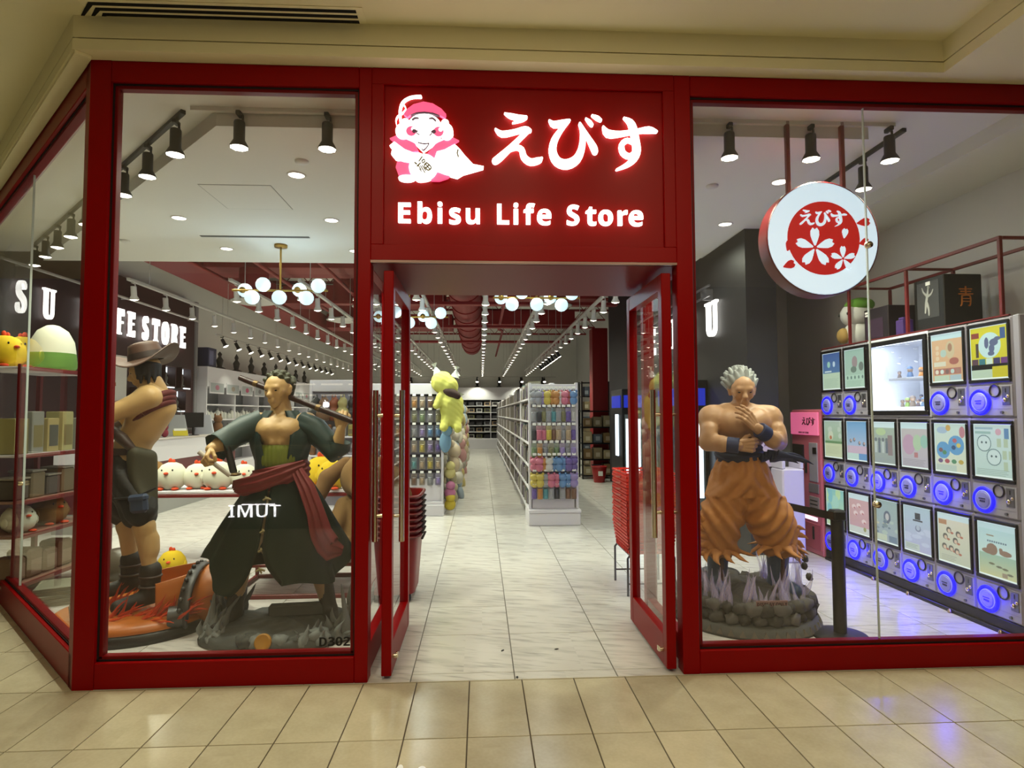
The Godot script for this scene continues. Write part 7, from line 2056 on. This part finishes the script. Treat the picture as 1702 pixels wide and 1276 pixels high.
	var gp := thing("large_plush", "big white and green plush on top of the window rack beside the corner post", "plush toy", V(-4.0, 1.931, -2.28))
	add("plush_body", MB.new().lathe([[0.0005, 0], [0.17, 0.0], [0.2, 0.05], [0.185, 0.17]], 24).mesh(), mat("plush_lime", Color(0.36, 0.52, 0.2), 0.9), gp)
	add("head", MB.new().lathe([[0.185, 0.17], [0.17, 0.28], [0.12, 0.38], [0.05, 0.43], [0.0005, 0.44]], 24).mesh(), cream2, gp)
	for i in 5:
		var b := thing("clear_pack", "%s pale boxed toy from the window on the fourth shelf of the window rack" % nth(i), "box", V(-3.92, 1.201, -1.72 - 0.19 * i))
		add("carton", MB.new().mm(V(-0.08, 0, -0.07), V(0.08, 0.3 + 0.06 * (i % 2), 0.07), 0.006).mesh(), hue([Color(0.62, 0.6, 0.4), Color(0.5, 0.5, 0.46), Color(0.62, 0.56, 0.36)][i % 3]), b)
		add("print", MB.new().mm(V(0.08, 0.05, -0.055), V(0.082, 0.24, 0.055)).mesh(), hue([Color(0.3, 0.3, 0.26), Color(0.46, 0.42, 0.26)][i % 2]), b)
		var b2 := thing("clear_pack", "%s brown packed toy from the window on the lowest shelf of the window rack" % nth(i), "box", V(-3.92, 0.146, -1.72 - 0.19 * i))
		add("carton", MB.new().mm(V(-0.1, 0, -0.085), V(0.1, 0.2 + 0.04 * (i % 2), 0.085), 0.02).mesh(), hue(Color(0.45, 0.36, 0.28)), b2)
		add("print", MB.new().mm(V(0.1, 0.04, -0.06), V(0.102, 0.15, 0.06)).mesh(), hue(Color(0.56, 0.47, 0.4)), b2)
		var b3 := thing("grey_tub", "%s grey tub from the window on the third shelf of the window rack" % nth(i), "tub", V(-3.92, 0.821, -1.72 - 0.19 * i))
		add("tub_shell", MB.new().mm(V(-0.1, 0, -0.08), V(0.1, 0.17 + 0.05 * (i % 2), 0.08), 0.012).mesh(), hue([Color(0.33, 0.3, 0.27), Color(0.45, 0.4, 0.3)][i % 2]), b3)
		add("lid", MB.new().mm(V(-0.105, 0.17 + 0.05 * (i % 2), -0.085), V(0.105, 0.185 + 0.05 * (i % 2), 0.085), 0.003).mesh(), hue(Color(0.55, 0.53, 0.48)), b3)
	for i in 5:
		var b := thing("shelf_board", "%s board from the floor in the flat stack beside the window rack" % nth(i), "board", V(-3.42, 0.001 + 0.03 * i, -1.7), 0.4 + 0.05 * (i % 3))
		add("plank", MB.new().mm(V(-0.2, 0, -0.16), V(0.2, 0.026, 0.16), 0.003).mesh(), hue(Color(0.5, 0.5, 0.42)), b)
		add("edge_band", MB.new().mm(V(-0.2, 0.006, 0.16), V(0.2, 0.02, 0.1615)).mesh(), hue(Color(0.36, 0.35, 0.28)), b)

# ---------- right part of the shop ----------
func right_side() -> void:
	var lit := glow("sign_white", Color(1, 1, 1), 2.6)
	var black := mat("machine_black")
	var ls := thing("wall_lettering", "lit white serif letters on the black partition at the right", "sign", V(2.9, 2.69, 0))
	for q in [["E", -6.35], ["B", -5.72], ["I", -5.2], ["S", -4.62], ["U", -3.76]]:
		text("letter", q[0], 0.43, 0.04, lit, ls, V(-0.03, 0, q[1]), Basis(Vector3.UP, -PI / 2), true, "Droid Serif", 0.85)
	var lr := thing("light_rail", "pair of thin metal rails above the letters on the black partition", "rail", V(2.75, 3.05, 0))
	for y in [0.0, -0.12]: add("rail", MB.new().mm(V(-0.012, y, -7.5), V(0.012, y + 0.022, -3.5), 0.003).mesh(), mat("machine_steel"), lr)
	for z in [-3.8, -7.2]: add("bracket", MB.new().mm(V(0, -0.12, z), V(0.15, 0.02, z + 0.02)).mesh(), mat("machine_steel"), lr)
	# two lit photo cabinets
	var scr := glow("screen_blue", Color(0.12, 0.2, 0.75), 0.8, Color(0.02, 0.02, 0.06))
	var tube := glow("tube_white", Color(0.85, 0.93, 1), 2.0)
	for k in 2:
		var c := thing("photo_cabinet", ["black cabinet with blue screen header left of the fighter statue", "farther black cabinet with a bright upright light strip"][k], "cabinet", V(2.9, 0, [-4.0, -7.0][k]))
		add("carcass", MB.new().mm(V(-0.4, 0, -0.9), V(-0.005, 1.95, 0), 0.01).mesh(), mat("cabinet_black", Color(0.06, 0.06, 0.07), 0.35), c)
		add("header_screen", MB.new().mm(V(-0.37, 1.62, 0.0), V(-0.04, 1.84, 0.012), 0.004).mm(V(-0.412, 1.62, -0.8), V(-0.4, 1.84, -0.1), 0.004).mesh(), scr, c)
		add("front_glass", MB.new().mm(V(-0.36, 0.3, 0.0), V(-0.05, 1.5, 0.008), 0.002).mesh(), mat("pane_grey", Color(0.35, 0.38, 0.4), 0.15), c)
		for x in [-0.34, -0.14]: add("light_strip", MB.new().mm(V(x, 0.45, 0.008), V(x + 0.06, 1.42, 0.016)).mesh(), tube, c)
		add("light_strip", MB.new().mm(V(-0.414, 0.75, -0.5), V(-0.4, 1.5, -0.3)).mesh(), tube, c)
		area(c, V(-0.2, 1.0, 0.03), Vector2(0.3, 1.0), Color(0.85, 0.93, 1), 0.12, V(0, 0, 1))
	for k in 2:
		var n := thing("wall_notice", ["white notice sheet with purple capitals on the black partition", "smaller white notice below the larger one on the black partition"][k], "notice", V([3.13, 3.1][k], [1.32, 1.04][k], -2.845))
		var h: float = [0.37, 0.19][k]
		add("sheet", MB.new().mm(V(-0.1, -h / 2, 0), V(0.1, h / 2, 0.003)).mesh(), hue(Color(0.72, 0.66, 0.76)), n)
		var wl: Array = [["NO", "TOKEN", "NO", "COKE", "ONLY", "AT GAME"], ["CASH", "TOKEN"]][k]
		for i in wl.size():
			text("lettering", wl[i], 0.026, 0.002, hue(Color(0.25, 0.12, 0.35)), n, V(0.01, h / 2 - 0.045 - 0.057 * i, 0.0035))
	# pink vending machine at the end of the capsule wall
	var pm := thing("token_machine", "tall pink token machine with lit pink header at the end of the capsule machines", "vending machine", V(3.6, 0, -2.98), -PI / 2)
	var pink := mat("vend_pink", Color(0.8, 0.42, 0.5), 0.45)
	add("body", MB.new().mm(V(-0.3, 0.0, -0.5), V(0.3, 1.56, 0.0), 0.015).mesh(), pink, pm)
	add("lit_header", MB.new().mm(V(-0.28, 1.28, 0.0), V(0.28, 1.53, 0.02), 0.006).mesh(), glow("header_pink", Color(0.95, 0.42, 0.62), 0.55, Color(0.8, 0.45, 0.55)), pm)
	var hl := MB.new()
	for i in 3: strokes(hl, KANA[i], 0.26 / 860.0, Vector2(1100, 520), 0.02, 0.024)
	add("lettering", hl.mesh(), hue(Color(0.3, 0.05, 0.12)), pm, V(0.11, 1.43, 0.0))
	text("small_lettering", "EBISU LIFE STORE", 0.018, 0.002, hue(Color(0.3, 0.05, 0.12)), pm, V(0.0, 1.305, 0.021))
	for q in [["card_reader", V(-0.25, 0.98, 0), V(-0.03, 1.17, 0.02), Color(0.06, 0.05, 0.1)], ["screen", V(-0.22, 0.6, 0), V(-0.06, 0.8, 0.015), Color(0.1, 0.06, 0.1)], ["coin_panel", V(0.08, 0.78, 0), V(0.24, 1.2, 0.012), Color(0.6, 0.58, 0.62)], ["slot_plate", V(0.06, 0.66, 0), V(0.25, 0.76, 0.012), Color(0.45, 0.42, 0.44)], ["note_plate", V(0.06, 0.42, 0), V(0.25, 0.62, 0.01), Color(0.55, 0.5, 0.5)], ["lower_door", V(-0.27, 0.06, 0), V(0.27, 0.33, 0.008), Color(0.72, 0.32, 0.40)]]:
		add(q[0], MB.new().mm(q[1], q[2], 0.004).mesh(), hue(q[3], 0.4), pm)
	for q in [[0.0, 0.86], [0.12, 0.16]]: add("handle", MB.new().mm(V(q[0], q[1], 0.0), V(q[0] + 0.025, q[1] + 0.14, 0.02), 0.004).mesh(), black, pm)
	add("tray_light", MB.new().mm(V(-0.27, 0.36, 0.0), V(0.2, 0.4, 0.008)).mesh(), glow("tray_white", Color(1, 0.9, 0.97), 1.2), pm)
	add("coin_window", MB.new().mm(V(0.16, 1.08, 0.012), V(0.23, 1.15, 0.016)).mesh(), black, pm)
	for k in 4: add("notice_line", MB.new().mm(V(0.08, 0.45 + 0.04 * k, 0.01), V(0.22, 0.462 + 0.04 * k, 0.0112)).mesh(), black, pm)
	var wb := thing("white_bin", "white plastic bin standing between the fighter statue and the pink machine", "bin", V(3.2, 0, -2.62))
	add("bin_body", MB.new().mm(V(-0.12, 0, -0.13), V(0.11, 0.95, 0.13), 0.015).mesh(), hue(Color(0.76, 0.74, 0.82), 0.5), wb)
	for x in [-0.1, 0.09]: add("lug", MB.new().mm(V(x - 0.018, 0.95, -0.12), V(x + 0.018, 1.05, 0.12), 0.006).mesh(), hue(Color(0.76, 0.74, 0.82), 0.5), wb)
	# stanchion with belt
	var st := thing("belt_stanchion", "black belt barrier post with round base inside the right window", "barrier", V(2.45, 0, -0.52))
	add("base", MB.new().lathe([[0.0005, 0.035], [0.1, 0.03], [0.17, 0.02], [0.18, 0.008], [0.18, 0.0]], 36).mesh(), mat("stanchion_black", Color(0.04, 0.04, 0.045), 0.5), st)
	add("post", MB.new().tube([V(0, 0.02, 0), V(0, 0.83, 0)], [0.042], 20).mesh(), mat("stanchion_black"), st)
	add("head", MB.new().mm(V(-0.045, 0.785, -0.045), V(0.045, 0.86, 0.045), 0.012).mesh(), mat("stanchion_black"), st)
	var bt := MB.new()
	bt.grid(func(i, j):
		var k: float = i * 2.0
		var u: float = k if k <= 1.0 else 2.0 - k
		return V(lerpf(-0.04, -0.15, u), lerpf(0.79, 0.845, j) - 0.015 * sin(u * PI), lerpf(-0.02, -1.66, u) + (0.002 if k <= 1.0 else -0.002)), 24, 1)
	add("belt", bt.mesh(), mat("belt_black", Color(0.03, 0.03, 0.035), 0.7), st)
	var s2 := thing("belt_stanchion", "second black belt barrier post behind the fighter statue", "barrier", V(2.29, 0, -2.2))
	add("base", MB.new().lathe([[0.0005, 0.035], [0.1, 0.03], [0.17, 0.02], [0.18, 0.008], [0.18, 0.0]], 36).mesh(), mat("stanchion_black"), s2)
	add("post", MB.new().tube([V(0, 0.02, 0), V(0, 0.87, 0)], [0.033], 20).mesh(), mat("stanchion_black"), s2)
	# far right: red pillar and black shelf units
	struct("wall_pillar", MB.new().mm(V(2.72, 0, -11.35), V(3.1, 3.6, -10.95), 0.01).mesh(), mat("pillar_red", Color(0.5, 0.04, 0.045), 0.5), "bright red square pillar beyond the black partition", "pillar")
	var ri := 0
	for z in [-13.0, -10.38]:
		var w := 0.75
		var x0: float = [2.8, 2.36][ri]
		var H: float = [2.4, 1.6][ri]
		var rk := thing("metal_rack", ["tall black metal rack of boxes beyond the red pillar", "low black metal rack of boxes in front of the red pillar"][ri], "rack", V(x0, 0, z))
		for q in [[0.0, 0.0], [w, 0.0], [0.0, -0.45], [w, -0.45]]:
			add("upright", MB.new().mm(V(q[0] - 0.018, 0, q[1] - 0.018), V(q[0] + 0.018, H, q[1] + 0.018), 0.002).mesh(), black, rk)
		var n := int(H / 0.38)
		for k in n + 1:
			var y := 0.08 + (H - 0.1) * k / n
			add("shelf", MB.new().mm(V(0.0, y - 0.03, -0.45), V(w, y, 0.0), 0.003).mesh(), black, rk)
			if k < n:
				for i in 3:
					var c: Color = [Color(0.45, 0.4, 0.3), Color(0.55, 0.5, 0.38), Color(0.25, 0.28, 0.32), Color(0.42, 0.33, 0.2)][(i + k * 2 + ri) % 4]
					var b := thing("stock_box", "%s stock box from the left on the %s shelf of the %s black rack" % [nth(i), nth(k), ["tall", "low"][ri]], "box", V(x0 + 0.14 + 0.235 * i, y + 0.001, z - 0.2))
					add("carton", MB.new().mm(V(-0.1, 0, -0.14), V(0.1, 0.2 + 0.03 * ((i + k) % 3), 0.14), 0.005).mesh(), hue(c), b)
					add("label_print", MB.new().mm(V(-0.05, 0.05, 0.14), V(0.05, 0.15, 0.142)).mesh(), hue(c.lightened(0.3)), b)
		ri += 1
	var rb := thing("red_bin", "small red bucket on the floor by the end of the black partition", "bucket", V(2.62, 0, -9.75))
	add("bucket", MB.new().lathe([[0.0005, 0.0], [0.12, 0.0], [0.17, 0.33], [0.18, 0.33], [0.18, 0.35], [0.16, 0.35], [0.112, 0.015], [0.0005, 0.012]], 24).mesh(), mat("bucket_red", Color(0.6, 0.05, 0.05), 0.4), rb)
	add("sticker", MB.new().mm(V(-0.05, 0.15, 0.148), V(0.05, 0.25, 0.162), 0.003).mesh(), mat("paper"), rb)
	# things lying on the floor of the doorway
	for q in [[0.14, -0.42], [0.49, -0.42], [0.21, -0.02]]:
		var d := thing("leaf_scrap", "tiny dark scrap on the floor %s" % ["left of the doorway centre joint" if q[0] == 0.14 else "right of the doorway centre joint" if q[0] == 0.49 else "at the threshold joint"], "scrap", V(q[0], 0.001, q[1]), q[0] * 7)
		add("scrap", MB.new().ball(V(0, 0.002, 0), V(0.016, 0.003, 0.007), 10).mesh(), mat("figure_dark"), d)

# ---------- the mall behind the camera ----------
func mall_beyond() -> void:
	var fs := thing("floor_sticker", "white rounded floor sticker on the beige tiles in front of the door", "sticker", V(-0.37, 0.0005, 0.86))
	for q in [[0.02, 0.0, 0.016, 0.045], [0.115, 0.012, 0.022, 0.04]]:
		add("lobe", MB.new().prism(oval(Vector2(q[0], -q[1]), q[2], q[3]), 0.0, 0.0012, Transform3D(FLAT, Vector3.ZERO)).mesh(), mat("vinyl_white", Color(0.92, 0.92, 0.92), 0.5), fs)
	add("foot_band", MB.new().prism(oval(Vector2(0.07, -0.12), 0.1, 0.085), 0.0, 0.001, Transform3D(FLAT, Vector3.ZERO)).mesh(), mat("vinyl_white"), fs)
	var warm := Color(1.0, 0.925, 0.77)
	var wht := mat("lamp_white")
	var k := 0
	for z in [1.5, 3.0, 4.3]:  # unseen lamps added to light the shop front, spaced to keep reflections off the glass
		for x in [-0.75 - 0.2 * z / 1.5, 0.3, 1.3 + 0.3 * (z - 1.5)]:
			var t := thing("mall_downlight", "%s added downlight out of view in the mall ceiling, lighting the shop front" % nth(k), "downlight", V(x, 3.8 if x < 2.83 else 3.6, z))
			add("trim", MB.new().ring(Vector3.ZERO, 0.085, 0.01, 26, 6, Basis(V(1, 0, 0), PI / 2)).mesh(), wht, t)
			add("lens", MB.new().lathe([[0.08, -0.002], [0.05, -0.008], [0.0005, -0.01]], 24).mesh(), glow("added_lens", warm, 3.0), t)
			area(t, V(0, -0.03, 0), Vector2(0.15, 0.15), warm, MALL * [0.6, 1.15, 1.6][k / 3])
			k += 1
	var far := mat("far_shop", Color(0.16, 0.13, 0.1), 0.7)
	struct("wall_front", MB.new().mm(V(-14, -5.0, 14.0), V(10, 6.0, 14.2)).mesh(), far, "dark shop fronts across the open void of the mall", "wall")
	struct("floor", MB.new().mm(V(-14, -5.2, 4.6), V(10, -5.0, 14.2)).mesh(), mat("lower_floor", Color(0.5, 0.45, 0.38), 0.4), "lower mall floor beneath the open void", "floor")
	struct("trim_1", MB.new().mm(V(-9, -0.5, 4.6), V(7, -0.02, 4.66)).mesh(), mat("cream_plaster"), "slab edge of the upper mall floor", "trim")
	var b := thing("balustrade", "glass balustrade with metal handrail along the open void", "railing", V(0, 0, 4.5))
	add("handrail", MB.new().tube([V(-8, 1.1, 0), V(6.5, 1.1, 0)], [0.025], 14).mesh(), mat("chrome"), b)
	for i in 7: add("pane", MB.new().sheet(V(-8 + 2.08 * i, 0.03, -0.006), V(-5.96 + 2.08 * i, 1.07, 0.006)).mesh(), mat("glass"), b)
	var bright := glow("far_sign", Color(1, 1, 1), 26.0)
	var s := thing("far_sign", "glowing shop name of the store across the void", "sign", V(-6.42, -1.23, 13.95), PI)
	text("lettering", "TUMI", 0.33, 0.04, bright, s, Vector3.ZERO, Basis(), false, "Droid Sans", 1.3)
	add("top_bar", MB.new().mm(V(-0.56, 0.18, -0.02), V(0.36, 0.205, 0.02)).mesh(), bright, s)
	var a := thing("far_sign", "small glowing fruit emblem of the shop across the void", "sign", V(-4.45, 1.79, 13.95), PI)
	var body := Geometry2D.merge_polygons(oval(Vector2(-0.035, 0), 0.065, 0.085), oval(Vector2(0.035, 0), 0.065, 0.085))[0]
	body = Geometry2D.clip_polygons(body, oval(Vector2(0.115, 0.01), 0.04, 0.04))[0]
	add("fruit", MB.new().prism(body, 0, 0.03).mesh(), bright, a)
	add("leaf", MB.new().prism(oval(Vector2(0.02, 0.11), 0.014, 0.032, -0.6), 0, 0.03).mesh(), bright, a)
	for i in 6:
		var l := thing("linear_lamp", "%s thin linear lamp on the shop front across the void" % nth(i), "lamp", V(-4.9 + 0.75 * (i % 3), 2.05 + 0.3 * (i / 3), 13.4))
		add("tube", MB.new().tube([V(-0.3, 0, 0), V(0.3, 0.0, 0)], [0.022], 8).mesh(), glow("far_tube", Color(1, 0.95, 0.85), 5.0), l)
		add("end_cap", MB.new().tube([V(0.3, 0, 0), V(0.32, 0, 0)], [0.024], 8).tube([V(-0.32, 0, 0), V(-0.3, 0, 0)], [0.024], 8).mesh(), wht, l)
		add("bracket", MB.new().mm(V(-0.02, -0.01, 0.0), V(0.02, 0.01, 0.6)).mesh(), wht, l)

const MALL := 1.35
